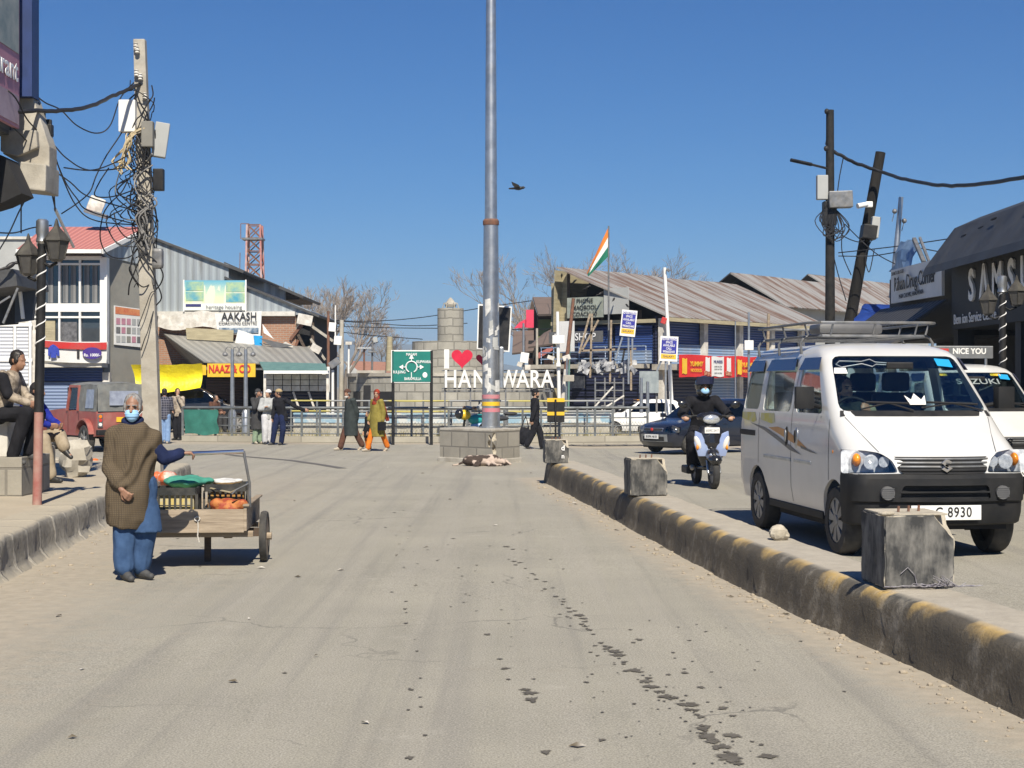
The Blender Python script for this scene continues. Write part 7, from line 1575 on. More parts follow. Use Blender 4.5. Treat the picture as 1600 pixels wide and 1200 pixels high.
# ---- street lamps with lanterns
def lantern_post(label, x, y, z0, h, tilt=0, paint=True, yaw=0):
    r = thing('lamp_post', label, 'lamp post', (x, y, z0), yaw, 'lantern lamp posts')
    mb = MB(); mb.cyl((0, 0, 0), (.01*h*tilt, 0, h*.32), .052, .051, 14); mb.build('lower_shaft', mat('faded_red_lower_shaft', (.30, .10, .085), (.36, .20, .17), .7, scale=6, dust=.4) if paint else K['black'], r, smooth=50)
    mb = MB(); mb.cyl((.01*h*tilt, 0, h*.32), (.03*h*tilt, 0, h*.93), .054, .049, 14); up = mb.build('upper_shaft', K['black'], r, smooth=50)
    mb = MB(); q = []
    for k in range(70): a = k*.62; z = h*(.52+.40*k/70); q.append((.03*h*tilt*z/h+.054*math.cos(a), .054*math.sin(a), z))
    mb.tube(q, .008, 5); mb.build('light_string', K['ltext'], up, smooth=60)
    mb = MB(); tx = .03*h*tilt
    mb.lathe((tx, 0, h*.90), [(.05, 0), (.075, .03), (.06, .09), (.075, .13), (.07, .26), (.05, .28)], 12)
    mb.build('finial', K['steel'], r, smooth=40)
    for s in (1, -1):
        lx = tx+s*.19; ly = -s*.10; lz = h*.80 if s < 0 else h*.845
        mb = MB(); mb.tube([(tx, 0, lz-.02), (tx+s*.10, ly*.5, lz-.08), (lx, ly, lz-.04)], .018, 6); ln_ = mb.build('arm', K['black'], r, smooth=60)
        mb = MB(); mb.lathe((lx, ly, lz), [(.05, -.03), (.085, 0), (.135, .20), (.14, .215)], 6); mb.build('lantern_glass', mat('smoky_lantern_glass', (.05, .05, .05), (.09, .085, .08), .25), ln_)
        mb = MB(); mb.lathe((lx, ly, lz), [(.158, .205), (.152, .225), (.09, .30), (.045, .35), (.03, .38), (.018, .43), (.006, .46)], 6)
        for k in range(6): a = 2*math.pi*k/6; mb.bar((lx+.085*math.cos(a), ly+.085*math.sin(a), lz), (lx+.137*math.cos(a), ly+.137*math.sin(a), lz+.21), .014)
        mb.build('lantern_hood', mat('weathered_lantern_metal', (.075, .07, .058), (.035, .032, .03), .7, .2, scale=8), ln_)
    return r
lantern_post('black lamp post with two lanterns and a faded red base beside the sitting men', X(58, 17.4), 17.4, .355, 3.28, .6)
lantern_post('black lamp post with two lanterns in front of the phone shop', 7.62, 23.8, .38, 3.05, -.3, False, R(20))
# ---- concrete parapet where the men sit
pp = thing('parapet', 'broken concrete parapet with a block ledge where the men sit', 'parapet', (X(10, 19.4), 19.4, .35))
mb = MB(); mb.bb(X(-60, 19.3), X(24, 19.3), 19.0, 19.5, .80, 1.33); mb.build('pier', K['conc_l'], pp, W=True, bev=.02)
mb = MB(); mb.bb(X(-70, 19.2), X(52, 19.2), 18.75, 19.9, .34, .83); mb.build('ledge', K['plinthb'], pp, W=True, bev=.012)
mb = MB(); mb.bb(X(24, 19.6), X(40, 19.6), 19.4, 19.9, .8, 1.25); mb.build('back_stub', K['conc'], pp, W=True, bev=.02)
mb = MB(); mb.bb(X(-20, 21.6), X(74, 21.6), 21.4, 22.0, .34, .85); tag(mb.build('parapet', K['conc'], bev=.02), 'low concrete block under the man in the bright blue jacket', 'parapet')
# ---- hand cart
ct = thing('hand_cart', 'weathered wooden two wheeled hand cart held by the old vendor', 'hand cart', (-2.97, 14.8, 0), R(4))
def pk(n_, x0, x1, y0, y1, z0, z1, m='woodx'): mb = MB(); mb.bb(x0, x1, y0, y1, z0, z1); return mb.build(n_, K[m], ct, bev=.006)
pk('floor', -.44, .44, -.60, .60, .47, .495); pk('side_plank', -.45, .45, -.645, -.61, .345, .56); pk('side_plank', -.45, .45, .61, .645, .36, .58); pk('side_plank', .445, .475, -.64, .64, .36, .585); pk('side_plank', -.475, -.445, -.64, .64, .36, .585)
pk('top_rail', .44, .50, -.66, .66, .587, .605, 'wood'); pk('cross_beam', -.50, .52, -.50, -.44, .29, .345, 'wood'); pk('cross_beam', -.50, .50, .42, .48, .30, .345, 'wood'); pk('axle_beam', -.52, .56, -.03, .04, .25, .33, 'dwood'); pk('prop_leg', .02, .08, -.12, -.06, .02, .30, 'dwood'); pk('axle_block', .20, .28, -.10, .0, .24, .35, 'wood')
for s in (1, -1):
    rs = []; n = 26; w_ = MB(); x = s*.575
    rs = [[V((x+o, .05+r*math.cos(2*math.pi*k/n), .245+r*math.sin(2*math.pi*k/n))) for k in range(n)] for r, o in ((.19, -.03), (.235, -.032), (.245, -.012), (.245, .012), (.235, .032), (.19, .03))]
    w_.rings(rs+[rs[0]], cap=False); wl = w_.build('wheel', K['rubber'], ct, smooth=35)
    w_ = MB(); w_.cyl((x-.025, .05, .245), (x+.025, .05, .245), .195, n=24); w_.cyl((x-.05, .05, .245), (x+.07, .05, .245), .035, n=12); w_.build('hub', K['wood'], wl)
mb = MB(); mb.tube([(-.42, -.64, 1.06), (-.10, -.66, 1.075), (.45, -.66, 1.095)], .020, 8); hb = mb.build('push_bar', K['chrome'], ct, smooth=60)
mb = MB(); mb.tube([(.45, -.66, 1.10), (.455, -.655, 1.06), (.50, -.63, .80), (.50, -.60, .58)], .014, 6); mb.tube([(.50, -.63, .80), (.38, -.63, .74), (.34, -.63, .70)], .010, 6); mb.build('handle_stay', K['iron'], ct, smooth=60); MB().tube([(-.42, -.64, 1.06), (-.45, -.62, .58)], .014, 6).build('handle_stay', K['iron'], ct, smooth=60)
mb = MB(); mb.tube([(.03, -.652, .46), (.035, -.66, .40), (.03, -.665, .32), (.045, -.665, .26)], .006, 5); mb.tube([(.025+.025*math.cos(a*.9), -.655, .475+.02*math.sin(a*.9)) for a in range(8)], .007, 5); mb.build('rope', K['white_d'], ct, smooth=60)
mb = MB(); mb.tube([(.50, -.62, .80), (.30, -.40, .70), (-.10, -.1, .76), (-.42, .2, .80)], .008, 5); mb.build('tie_cord', K['cream'], ct, smooth=60)
def crate(name, label, x, y, z, w_, dp, h_, m, rz, stripe):
    T = TM[ct.name] @ Matrix.Translation(V((x, y, z))); lc = T.translation; r = thing(name, label, 'crate', lc, R(4)+rz, 'plastic crates on the cart'); b_ = MB(); t_ = .014
    b_.bb(-w_/2, w_/2, -dp/2, dp/2, 0, t_)
    for zz, hh in ((0, .05), (h_-.07, .07)): b_.bb(-w_/2, w_/2, -dp/2, -dp/2+t_, zz, zz+hh); b_.bb(-w_/2, w_/2, dp/2-t_, dp/2, zz, zz+hh); b_.bb(-w_/2, -w_/2+t_, -dp/2, dp/2, zz, zz+hh); b_.bb(w_/2-t_, w_/2, -dp/2, dp/2, zz, zz+hh)
    for k in range(9):
        xx = -w_/2+w_*k/8; b_.bb(xx-.010, xx+.010, -dp/2+.002, -dp/2+t_-.002, .04, h_-.06)
        yy = -dp/2+dp*k/8; b_.bb(w_/2-t_+.002, w_/2-.002, yy-.01, yy+.01, .04, h_-.06)
    b_.bb(-w_/2+.05, w_/2-.05, -dp/2+.001, -dp/2+t_-.001, .09, .10)
    b_.build('shell', m, r)
    f_ = MB(); f_.bb(-w_/2+.03, w_/2-.03, -dp/2+.03, dp/2-.03, .02, h_-.05); f_.build('contents', stripe, r, bev=.02)
    return r
K['crateb'] = mat('dark_plastic', (.018, .02, .02), (.03, .032, .03), .5, dust=.2)
crate('crate', 'dark slatted crate showing yellow fruit at the near end of the cart', -.19, -.40, .497, .40, .34, .26, K['crateb'], 0, mat('yellow_fruit', (.55, .42, .12), (.45, .42, .3), .6, scale=20))
crate('crate', 'black slatted crate behind the orange net bag on the cart', .22, -.02, .497, .40, .44, .27, K['crateb'], R(4), mat('yellow_orange_fruit', (.55, .36, .08), (.3, .12, .04), .6, scale=20))
def onct(x, y, z): return TM[ct.name] @ V((x, y, z))
def heap(name, label, cat, c, rad, m, seed, vox=.012):
    b_ = MB(); rr = random.Random(seed); b_.ell((0, 0, 0), rad)
    for k in range(9): b_.ell((rr.gauss(0, rad[0]*.45), rr.gauss(0, rad[1]*.45), rr.random()*rad[2]*.5), (rad[0]*.45, rad[1]*.45, rad[2]*.6))
    o = link(name, blob(b_, vox, 1, lambda p: .010*noise.noise(p*16+V((seed, 0, 0)))), m); o.location = onct(*c); return tag(o, label, cat)
heap('net_bag', 'red and orange net bag of produce lying in the cart', 'bag', (.28, -.46, .56), (.17, .12, .09), mat('red_net_produce', (.30, .05, .02), (.45, .16, .04), .7, scale=16, lo=.42, hi=.58, bp=.5, bs=60), 4)
heap('cloth_bag', 'crumpled green cloth bag thrown over the crates', 'bag', (-.14, -.2, .79), (.20, .22, .055), mat('sea_green_cloth', (.06, .30, .22), (.04, .22, .16), .85), 7)
heap('plastic_bag', 'orange and white plastic bag behind the vendor', 'bag', (-.36, .1, .80), (.10, .16, .08), mat('orange_white_plastic', (.62, .14, .05), (.62, .50, .42), .5, scale=7, lo=.45, hi=.55), 9)
heap('paper_bundle', 'white crumpled paper on top of the black crate', 'paper', (.20, .06, .775), (.12, .14, .03), K['posterw'], 12)
# ================================================================ poles, cables, trees, flag, scooter and small things
def tubeobj(name, pts, r, m, parent=None, n=6, W=False): return MB().tube(pts, r, n).build(name, K[m] if isinstance(m, str) else m, parent, smooth=60, W=W)
def spline(pts, n=8):
    out = []
    for i in range(len(pts)-1):
        p0, p1, p2, p3 = pts[max(i-1, 0)], pts[i], pts[i+1], pts[min(i+2, len(pts)-1)]
        for k in range(n):
            t = k/n; out.append(.5*((2*p1)+(p2-p0)*t+(2*p0-5*p1+4*p2-p3)*t*t+(3*p1-p0-3*p2+p3)*t**3))
    return out+[pts[-1]]
def cable(pp, r, label='black overhead cable sagging between the concrete pole and the restaurant corner', group='overhead cables', m='cable', wob=.0):
    pts = [P(*p) for p in pp]; s = spline(pts)
    if wob: s = [p+V((noise.noise(p*6), noise.noise(p*7), noise.noise(p*8)))*wob for p in s]
    return tag(tubeobj('cable', s, r, m, n=5), label, 'cable', group)
# ---- concrete utility pole on the left pavement
d = 24.0
up = thing('utility_pole', 'concrete utility pole crowded with tangled cables and meter boxes behind the vendor', 'utility pole', (X(240, d), d, .35))
top = P(218.5, 62, d)-V(up.location)
mb = MB(); rs = []
for t_ in (0, .12, .5, .8, 1): c = top*t_; wd = .135-.045*t_; rs.append([c+V((a*wd, b_*wd*.8, 0)) for a, b_ in ((-1, -1), (1, -1), (1, 1), (-1, 1))])
mb.rings(rs); mb.build('shaft', K['conc'], up, bev=.012)
mb = MB(); c = top*.055; mb.box(c+V((0, 0, .5)), (.30, .24, 1.3)); 
mb = MB()
for k in range(7): c = top*(.14+.05*k); mb.box(c, (.29-.01*k, .245-.01*k, .02))
def ub(name, px0, px1, py0, py1, m, dp=.16, dy=-.12, ry=0, bev=.015):
    a, b_ = P(px0, py1, d+dy), P(px1, py0, d+dy); c = (a+b_)/2-V(up.location); mb = MB(); mb.box(c, (b_.x-a.x, dp, b_.z-a.z), rot=Euler((0, R(ry), R(12 if ry else 0))).to_matrix()); return mb.build(name, K[m], up, bev=bev)
ub('junction_box', 187, 213, 157, 207, 'white', .18); ub('junction_box', 240, 262, 192, 246, 'pale_wall', .16, .0, 8); ub('meter_box', 240, 256, 264, 298, 'black', .14, -.05); ub('meter_box', 238, 255, 388, 420, 'iron', .16, -.08, 0, .05); ub('switch_box', 222, 240, 190, 230, 'plaster', .14, -.18)
for px, py in ((212, 72), (214, 78), (213, 114), (219, 120), (226, 150), (228, 205), (226, 215)): 
    q = P(px, py, d-.13)-V(up.location); mb = MB(); mb.lathe(q, [(.015, -.05), (.038, -.04), (.024, -.02), (.042, 0), (.024, .025), (.038, .04), (.012, .055)], 10); mb.build('insulator', K['white_d'], up, smooth=50)
rg_ = random.Random(31); mb = MB()
for k in range(34):
    z = 3.1+3.0*rg_.random()**.8; c = top*((z-.0)/top.z); r_ = .10+.10*rg_.random(); pts = []; ph = rg_.random()*6; ln = .5+1.2*rg_.random()
    for i in range(9): a = ph+i*.55*(1 if k % 2 else -1); pts.append(c+V((r_*math.cos(a)*(1+.7*(rg_.random()-.3)), .16*math.sin(a)-.06, -ln*i/8+.1*rg_.random())))
    mb.tube(spline(pts, 4), .006+.007*rg_.random(), 5)
mb.build('cable_tangle', K['cable'], up, smooth=60)
for nm, m, seed, cnt, x0 in (('pale_cable_bundle', mat('cream_cable', (.55, .46, .30), (.42, .34, .2), .6), 5, 12, 0), ('grey_cable_bundle', mat('grey_cable', (.25, .24, .23), (.15, .15, .15), .6), 6, 9, 1)):
    mb = MB(); rg_ = random.Random(seed)
    for k in range(cnt):
        if not x0: pp = [(226+rg_.gauss(0, 3), 200), (208+rg_.gauss(0, 3), 208), (196+rg_.gauss(0, 4), 228), (188+rg_.gauss(0, 6), 252), (190+rg_.gauss(0, 8), 266+rg_.gauss(0, 6))]
        else: y0 = 225+rg_.random()*120; pp = [(236+rg_.gauss(0, 5), y0), (226+rg_.gauss(0, 8), y0+18), (222+rg_.gauss(0, 9), y0+40), (232+rg_.gauss(0, 5), y0+70)]
        mb.tube(spline([P(px, py, d-.2+.05*rg_.gauss(0, 1))-V(up.location) for px, py in pp], 5), .010+.006*rg_.random(), 5)
    mb.build(nm, m, up, smooth=60)
mb = MB(); rg_ = random.Random(77)
for k in range(20):
    y0 = 200+150*rg_.random(); x0 = 190+45*rg_.random(); pp = [(x0, y0), (x0-14-12*rg_.random(), y0+18), (x0-4+10*rg_.random(), y0+45*rg_.random()+20), (230, y0+10+50*rg_.random())]
    mb.tube(spline([P(px, py, d-.15+.1*rg_.gauss(0, 1))-V(up.location) for px, py in pp], 5), .006+.006*rg_.random(), 5)
mb.build('hanging_loops', K['cable'], up, smooth=60)
D0 = 19.5
cable([(-30, 172, D0), (40, 174, 20), (100, 172, 21), (140, 166, 22), (180, 148, 23.2), (222, 130, 24)], .030, 'thick twisted power cable bundle running from the concrete pole to the upper edge', wob=.02)
for pp in ([(-20, 122, D0), (20, 148, D0), (45, 190, 20), (80, 222, 21), (105, 248, 22), (140, 266, 23), (200, 262, 24)], [(-20, 168, D0), (30, 208, 20), (75, 258, 21), (110, 285, 22), (140, 308, 23), (215, 330, 24)], [(48, 142, 20.4), (70, 160, 21), (95, 172, 21.5), (120, 196, 22.5), (150, 208, 23), (172, 196, 23.6), (190, 150, 24), (222, 118, 24)], [(60, 160, 20.5), (78, 210, 21), (92, 262, 22), (118, 320, 23), (150, 345, 24), (225, 352, 24)], [(78, 225, 21), (100, 280, 22), (120, 310, 23), (140, 330, 23.5), (218, 352, 24)], [(100, 262, 21.5), (140, 266, 22.5), (170, 258, 23), (205, 240, 24)], [(170, 262, 23), (155, 285, 23), (148, 305, 23), (170, 308, 23.4), (200, 300, 23.8), (228, 285, 24)], [(200, 190, 24), (185, 215, 23.8), (165, 245, 23.6), (150, 275, 23.5), (140, 300, 23.4), (120, 318, 23.2), (96, 334, 23)], [(228, 270, 24), (205, 275, 23.8), (190, 300, 23.6), (170, 320, 23.4), (160, 340, 23.4), (157, 375, 23.4), (172, 400, 23.6), (205, 400, 23.8), (230, 362, 24)], [(178, 332, 23.6), (184, 355, 23.6), (200, 372, 23.8), (222, 366, 24)], [(225, 375, 24), (208, 398, 23.8), (205, 425, 23.7), (222, 448, 23.8), (240, 440, 24)], [(195, 245, 24), (180, 300, 23.6), (200, 325, 23.8), (228, 345, 24)], [(-20, 362, 20), (20, 364, 21), (50, 356, 22), (80, 352, 23)], [(48, 296, 20.6), (30, 330, 21), (10, 372, 22), (-20, 420, 23)], [(34, 300, 20.5), (33, 330, 20.6), (33, 364, 20.8)], [(72, 210, 20.6), (77, 260, 20.7), (84, 300, 20.8), (86, 330, 21)], [(82, 240, 20.8), (80, 290, 20.8), (86, 325, 21)]):
    cable(pp, .0105)
cable([(86, 326, 21), (98, 352, 21.5), (115, 386, 22)], .022, 'white conduit pipe dangling from cables above the red tin roof', m='white')
mb = MB(); q = P(73, 204, 20.6); mb.box(q, (.16, .12, .16)); mb.box(q+V((.03, 0, .10)), (.07, .07, .1)); mb.cyl(q+V((-.04, 0, 0)), P(70, 170, 20.6), .015); o = mb.build('cable_bracket', K['black'], bev=.02); tag(o, 'black cable bracket at the end of the concrete canopy', 'bracket')
fl = thing('floodlight', 'white floodlight propped on the red tin roof', 'floodlight', P(150, 330, 60)); mb = MB(); mb.box((0, 0, .25), (.62, .3, .60), rot=Euler((0, .35, .3)).to_matrix()); mb.build('housing', K['white_d'], fl, bev=.08, smooth=40); mb = MB(); mb.box((.0, 0, -.10), (.9, .3, .16), rot=Euler((0, .3, 0)).to_matrix()); mb.build('bracket', K['iron'], fl)
# ---- right hand poles
d = 37.0; C2 = 'wires at the two black poles'
pr_ = thing('utility_pole', 'upright black utility pole with two grey boxes rising behind the white minivan', 'utility pole', (X(1297, d), d, .3)); base = V(pr_.location)
mb = MB(); mb.tube([(0, 0, 0), (0, 0, Z(172, d)-.3)], [.135, .095], 12); mb.build('shaft', mat('dark_steel_pole', (.015, .016, .017), (.03, .028, .026), .75, scale=8, spec=.2), pr_, smooth=50)
def rb_(root, base_, name, px0, px1, py0, py1, m, dd, dp=.16, rot=0): 
    a, b_ = P(px0, py1, dd), P(px1, py0, dd); mb = MB(); mb.box((a+b_)/2-base_, (b_.x-a.x, dp, b_.z-a.z), rot=Euler((0, R(rot), 0)).to_matrix()); return mb.build(name, K[m], root, bev=.02)
rb_(pr_, base, 'junction_box', 1276, 1293, 274, 312, 'pale_wall', d-.15, .2); rb_(pr_, base, 'junction_box', 1294, 1331, 299, 325, 'iron', d-.2, .3, -2)
rb_(pr_, base, 'clamp', 1286, 1306, 315, 352, 'black', d-.05, .3)
mb = MB(); mb.tube([P(1296, 264, d)-base, P(1268, 257, d-.3)-base], .03, 6); mb.tube([P(1268, 257, d-.3)-base, P(1236, 250, d-.6)-base], .045, 6); mb.build('street_light_arm', K['black'], pr_, smooth=60)
for px, py in ((1292, 174), (1291, 232)): mb = MB(); mb.ell(P(px, py, d-.15)-base, (.06, .06, .07)); mb.build('insulator', K['black'], pr_, smooth=60)
rg_ = random.Random(41); mb = MB()
for k in range(14):
    pp = [(1296+rg_.gauss(0, 4), 318), (1290+rg_.gauss(0, 8), 345), (1300+rg_.gauss(0, 8), 360+20*rg_.random()), (1312+rg_.gauss(0, 8), 350+10*rg_.random()), (1304, 325)]; mb.tube(spline([P(a, b_, d-.2)-base for a, b_ in pp], 5), .012, 5)
mb.build('cable_tangle', K['cable'], pr_, smooth=60)
pl_ = thing('utility_pole', 'leaning black wooden pole with a security camera next to the upright pole', 'utility pole', (X(1294, 38), 38, .3)); base2 = V(pl_.location); tp = P(1376, 238, 38)-base2
mb = MB(); mb.tube([(0, 0, 0), tp*.5, tp], [.16, .145, .125], 12); mb.build('shaft', mat('tarred_timber', (.014, .013, .013), (.028, .026, .024), .9, scale=6, stretch=(1, 1, .2), spec=.15), pl_, smooth=50)
rb_(pl_, base2, 'junction_box', 1360, 1373, 339, 372, 'pale_wall', 37.8, .25, 8); rb_(pl_, base2, 'clamp', 1346, 1368, 352, 374, 'black', 37.75, .4, 8)
cm_ = rb_(pl_, base2, 'camera_mount', 1352, 1363, 315, 324, 'white', 37.6, .15); 
mb = MB(); mb.cyl(P(1355, 319, 37.5)-base2, P(1340, 322, 37.4)-base2, .06, .065, 12); mb.build('security_camera', K['white'], pl_, smooth=40)
g_ = thing('pole', 'slim galvanised pole standing behind the pharmacy sign', 'pole', (X(1394, 36.6), 36.6, 3.8)); mb = MB(); mb.tube([(0, 0, 0), P(1408, 308, 36.6)-V(g_.location)], [.08, .055], 10); mb.build('shaft', K['steel'], g_, smooth=50)
for px, py in ((1398, 330), (1413, 345)): mb = MB(); mb.ell(P(px, py, 36.5)-V(g_.location), (.06, .06, .06)); mb.tube([P(px, py, 36.5)-V(g_.location), P(px-4, py+16, 36.5)-V(g_.location)], .01, 5); mb.build('insulator', K['iron'], g_, smooth=60)
cable([(1302, 236, 37), (1330, 252, 37), (1376, 268, 37.5), (1420, 282, 36), (1480, 290, 34), (1540, 286, 32), (1640, 270, 29)], .045, 'thick twisted cable from the upright black pole to the phone shop roof', m='cable', wob=.02)
for pp in ([(1318, 245, 37), (1312, 275, 37), (1308, 305, 37)], [(1310, 395, 37), (1400, 385, 36), (1490, 372, 33)], [(1310, 400, 37), (1360, 400, 37), (1400, 394, 36.5)], [(1320, 350, 37), (1345, 375, 37.4), (1372, 398, 37), (1410, 418, 36)], [(1302, 180, 37), (1294, 205, 37), (1290, 226, 37)], [(1306, 355, 37), (1320, 370, 37), (1345, 378, 37.5), (1358, 366, 37.8)], [(1300, 390, 37), (1310, 430, 37), (1322, 470, 37)], [(1316, 360, 37), (1316, 395, 37), (1330, 430, 37)], [(1440, 388, 36), (1500, 398, 34), (1560, 396, 30)], [(1362, 375, 37.8), (1352, 400, 37.8), (1358, 425, 37.8), (1366, 390, 37.8)]):
    cable(pp, .013, 'thin black wire strung between the two black poles and the pharmacy', C2)
for pp in ([(470, 496, 80), (560, 502, 78), (650, 497, 75), (760, 480, 70), (830, 470, 72)], [(470, 498, 80), (580, 505, 78), (650, 509, 75), (730, 505, 70)], [(470, 508, 80), (600, 512, 78), (690, 513, 72)], [(500, 515, 80), (580, 524, 78), (660, 530, 75)], [(800, 515, 66), (860, 514, 64), (960, 512, 62), (1040, 508, 60)]):
    cable(pp, .02, 'thin distant wire crossing the gap between the two rows of shops', 'distant wires')
# ---- thin posts of the junction
def post(label, px0, py0, px1, py1, dd, r, m, cat='pole', boxes=(), name='pole', low=None):
    b0 = P(px1, py1, dd); r_ = thing(name, label, cat, b0, 0, 'thin poles round the junction'); v_ = P(px0, py0, dd)-b0
    if low: mb = MB(); mb.tube([(0, 0, 0), v_*low[0]], r*1.05, 8); mb.build('painted_base', K[low[1]], r_, smooth=60)
    mb = MB(); mb.tube([v_*(low[0] if low else 0), v_], [r, r*.8], 8); mb.build('shaft', K[m], r_, smooth=60)
    for nm, a0, a1, c0, c1, mm, rot in boxes:
        p_, q_2 = P(a0, c1, dd-.12), P(a1, c0, dd-.12); mb = MB(); mb.box((p_+q_2)/2-b0, (q_2.x-p_.x, .14, q_2.z-p_.z), rot=Euler((0, R(rot), 0)).to_matrix()); mb.build(nm, K[mm], r_, bev=.015)
    return r_
post('white pole with a white box and paired cameras left of the dark shop sign', 871, 487, 874, 645, 54, .07, 'white', boxes=(('junction_box', 863, 882, 524, 537, 'white', 0), ('camera', 855, 866, 556, 562, 'white_d', 20), ('camera', 879, 891, 555, 563, 'white_d', -20), ('small_box', 869, 876, 567, 573, 'white', 0)))
post('grey pole with small white camera boxes behind the town name letters', 818, 505, 818, 640, 56, .05, 'steel', boxes=(('camera_box', 813, 826, 551, 567, 'white', 8), ('camera', 808, 816, 566, 573, 'white_d', 20), ('camera', 820, 829, 570, 578, 'white_d', 0)))
post('plain weathered post beside the brick pier', 839, 513, 839, 640, 60, .06, 'conc'); post('slanting rusty pole with a whitewashed foot', 896, 466, 877, 645, 55, .075, 'rust', low=(.38, 'white_d')); post('teal pipe standing before the dark arcade', 890, 528, 888, 640, 58, .045, 'teal')
post('thin grey pole with a small cross arm behind the railing', 886, 560, 884, 645, 53, .04, 'steel', boxes=(('small_board', 881, 897, 586, 596, 'conc', 0),))
post('tall white pole with a red rag in front of the blue shops', 1038.5, 418, 1050, 645, 54, .075, 'white', boxes=(('red_rag', 1033, 1041, 496, 506, 'red', 20), ('lamp_bracket', 1041, 1047, 420, 424, 'iron', 40)))
post('pole with a cream junction box above the red banner', 1170, 488, 1170, 640, 55, .05, 'steel', boxes=(('junction_box', 1163, 1177, 532, 547, 'white', 0),)); post('rough wooden pole beside the cream junction box', 1201, 490, 1197, 640, 57, .07, 'wood'); post('thin grey rod behind the red banner', 1149, 502, 1149, 640, 57, .03, 'steel')
post('rusty pole with a whitewashed foot beside the gabled building', 513, 486, 513, 660, 56, .06, 'rust', boxes=(('junction_box', 514, 525, 504, 518, 'white', 5),), low=(.5, 'white'))
post('concrete post carrying a white box near the broken balcony', 534, 500, 533, 660, 57, .10, 'conc', boxes=(('junction_box', 522, 534, 525, 539, 'white', 5),)); post('slim white pole left of the stone wall', 524, 477, 524, 530, 57, .03, 'white'); post('white pole topped by a small camera left of the stone wall', 545, 538, 544, 660, 60, .05, 'white', boxes=(('camera', 540, 550, 534, 539, 'white_d', 0),))
post('short white pole carrying a tilted solar panel', 520, 578, 520, 660, 55, .06, 'white', boxes=(('solar_panel', 514, 531, 562, 573, 'iron', -35),))
post('post with a floodlight above the far reddish roof', 582, 532, 581, 600, 70, .05, 'iron', boxes=(('floodlight', 583, 590, 527, 535, 'pale_wall', -10), ('cross_bar', 575, 589, 549, 551, 'iron', 0))); post('post with a bar aerial above the far reddish roof', 569, 544, 569, 600, 72, .05, 'rust', boxes=(('aerial', 558, 583, 543.5, 545.5, 'steel', 0),))
post('faded cloth wrapped pole behind the direction board', 609, 526, 608, 580, 66, .16, 'cream')
for px, lab in ((363, 'left one of the grey double armed street lamps by the yellow shop sign'), (384, 'right one of the grey double armed street lamps by the yellow shop sign')):
    r_ = thing('street_lamp', lab, 'street lamp', (X(px, 51), 51, 0), 0, 'double armed street lamps'); mb = MB(); mb.tube([(0, 0, 0), (0, 0, Z(546, 51))], [.085, .055], 10); mb.build('post', K['steel'], r_, smooth=60); mb = MB(); mb.lathe((0, 0, 0), [(.14, 0), (.14, .8), (.09, .9)], 12); mb.build('base', K['steel'], r_, smooth=40)
    for s in (1, -1):
        z = Z(549, 51); mb = MB(); mb.tube([(0, 0, z), (s*.05, 0, z+.12), (s*.16, 0, z+.15), (s*.24, 0, z+.05), (s*.24, 0, z-.02)], .015, 5); a_ = mb.build('arm', K['iron'], r_, smooth=60); mb = MB(); mb.lathe((s*.24, 0, z-.02), [(.03, 0), (.09, -.06), (.085, -.12), (.03, -.15)], 10); mb.build('lamp_head', K['iron'], a_, smooth=50)
for px, h_ in ((1002, 590), (1012, 596)):
    post('paired grey lamp standards behind the railing', px, h_, px, 645, 50, .06, 'steel', cat='lamp post', name='lamp_post')
# boards on legs
def adboard(label, px, py, w_, h_, dd, tilt, legs):
    b0 = P(px, py+h_/2+38, dd); r_ = thing('advertising_board', label, 'sign', b0, 0, 'blue and yellow advertising boards'); c = P(px, py, dd)-b0; s = dd/F; rot = Euler((0, R(tilt), 0)).to_matrix(); T4 = Matrix.Translation(c) @ rot.to_4x4()
    mb = MB(); mb.box(c, (w_*s, .05, h_*s), rot=rot); mb.build('board', K['white'], r_)
    mb = MB(); mb.box(T4 @ V((0, -.030, h_*s*.12)), (w_*s*.84, .01, h_*s*.62), rot=rot); mb.build('blue_panel', mat('royal_blue_print', (.03, .035, .30), (.03, .03, .26), .5), r_)
    mb = MB(); mb.box(T4 @ V((0, -.030, -h_*s*.31)), (w_*s*.84, .01, h_*s*.18), rot=rot); mb.build('yellow_panel', K['yellow'], r_)
    for i, ln in enumerate(('ADVERTISING', 'SPACE', 'AVAILABLE', 'CALL', '9906655443')):
        o = text(ln, K['ltext'], r_, (0, 0, 0), .115, rot=(R(90), 0, 0), ext=.003, bold=.012, sx=.72); o.data.transform(T4 @ Matrix.Translation(V((0, -.040, h_*s*(.38-.125*i)))))
    o = text('GALAXY', K['ntext'], r_, (0, 0, 0), .10, rot=(R(90), 0, 0), ext=.003); o.data.transform(T4 @ Matrix.Translation(V((0, -.040, -h_*s*.31))))
    for a_, b_ in legs: mb = MB(); mb.bar(P(a_[0], a_[1], dd+.06)-b0, P(b_[0], b_[1], dd+.06)-b0, .06); mb.build('leg', K['steel'], r_)
adboard('upper one of the two blue and yellow advertising boards, tilted on legs', 982, 505, 24, 41, 54.5, 6, (((974, 522), (962, 560)), ((982, 520), (982, 600)), ((988, 520), (988, 560))))
adboard('lower one of the two blue and yellow advertising boards, beside the red banner', 1045, 545, 28, 39, 53, 3, (((1034, 562), (1022, 590)), ((1048, 560), (1048, 645)), ((1040, 562), (1040, 645))))
r_ = thing('board', 'grey notice board on two posts between the scooter rider and the old signs', 'board', P(1011, 645, 51)); b0 = V(r_.location); mb = MB(); c = P(1014, 597, 51)-b0; mb.box(c, (30*51/F, .06, 34*51/F)); mb.build('panel', mat('faded_grey_board', (.30, .34, .35), (.20, .235, .25), .7, scale=5), r_)
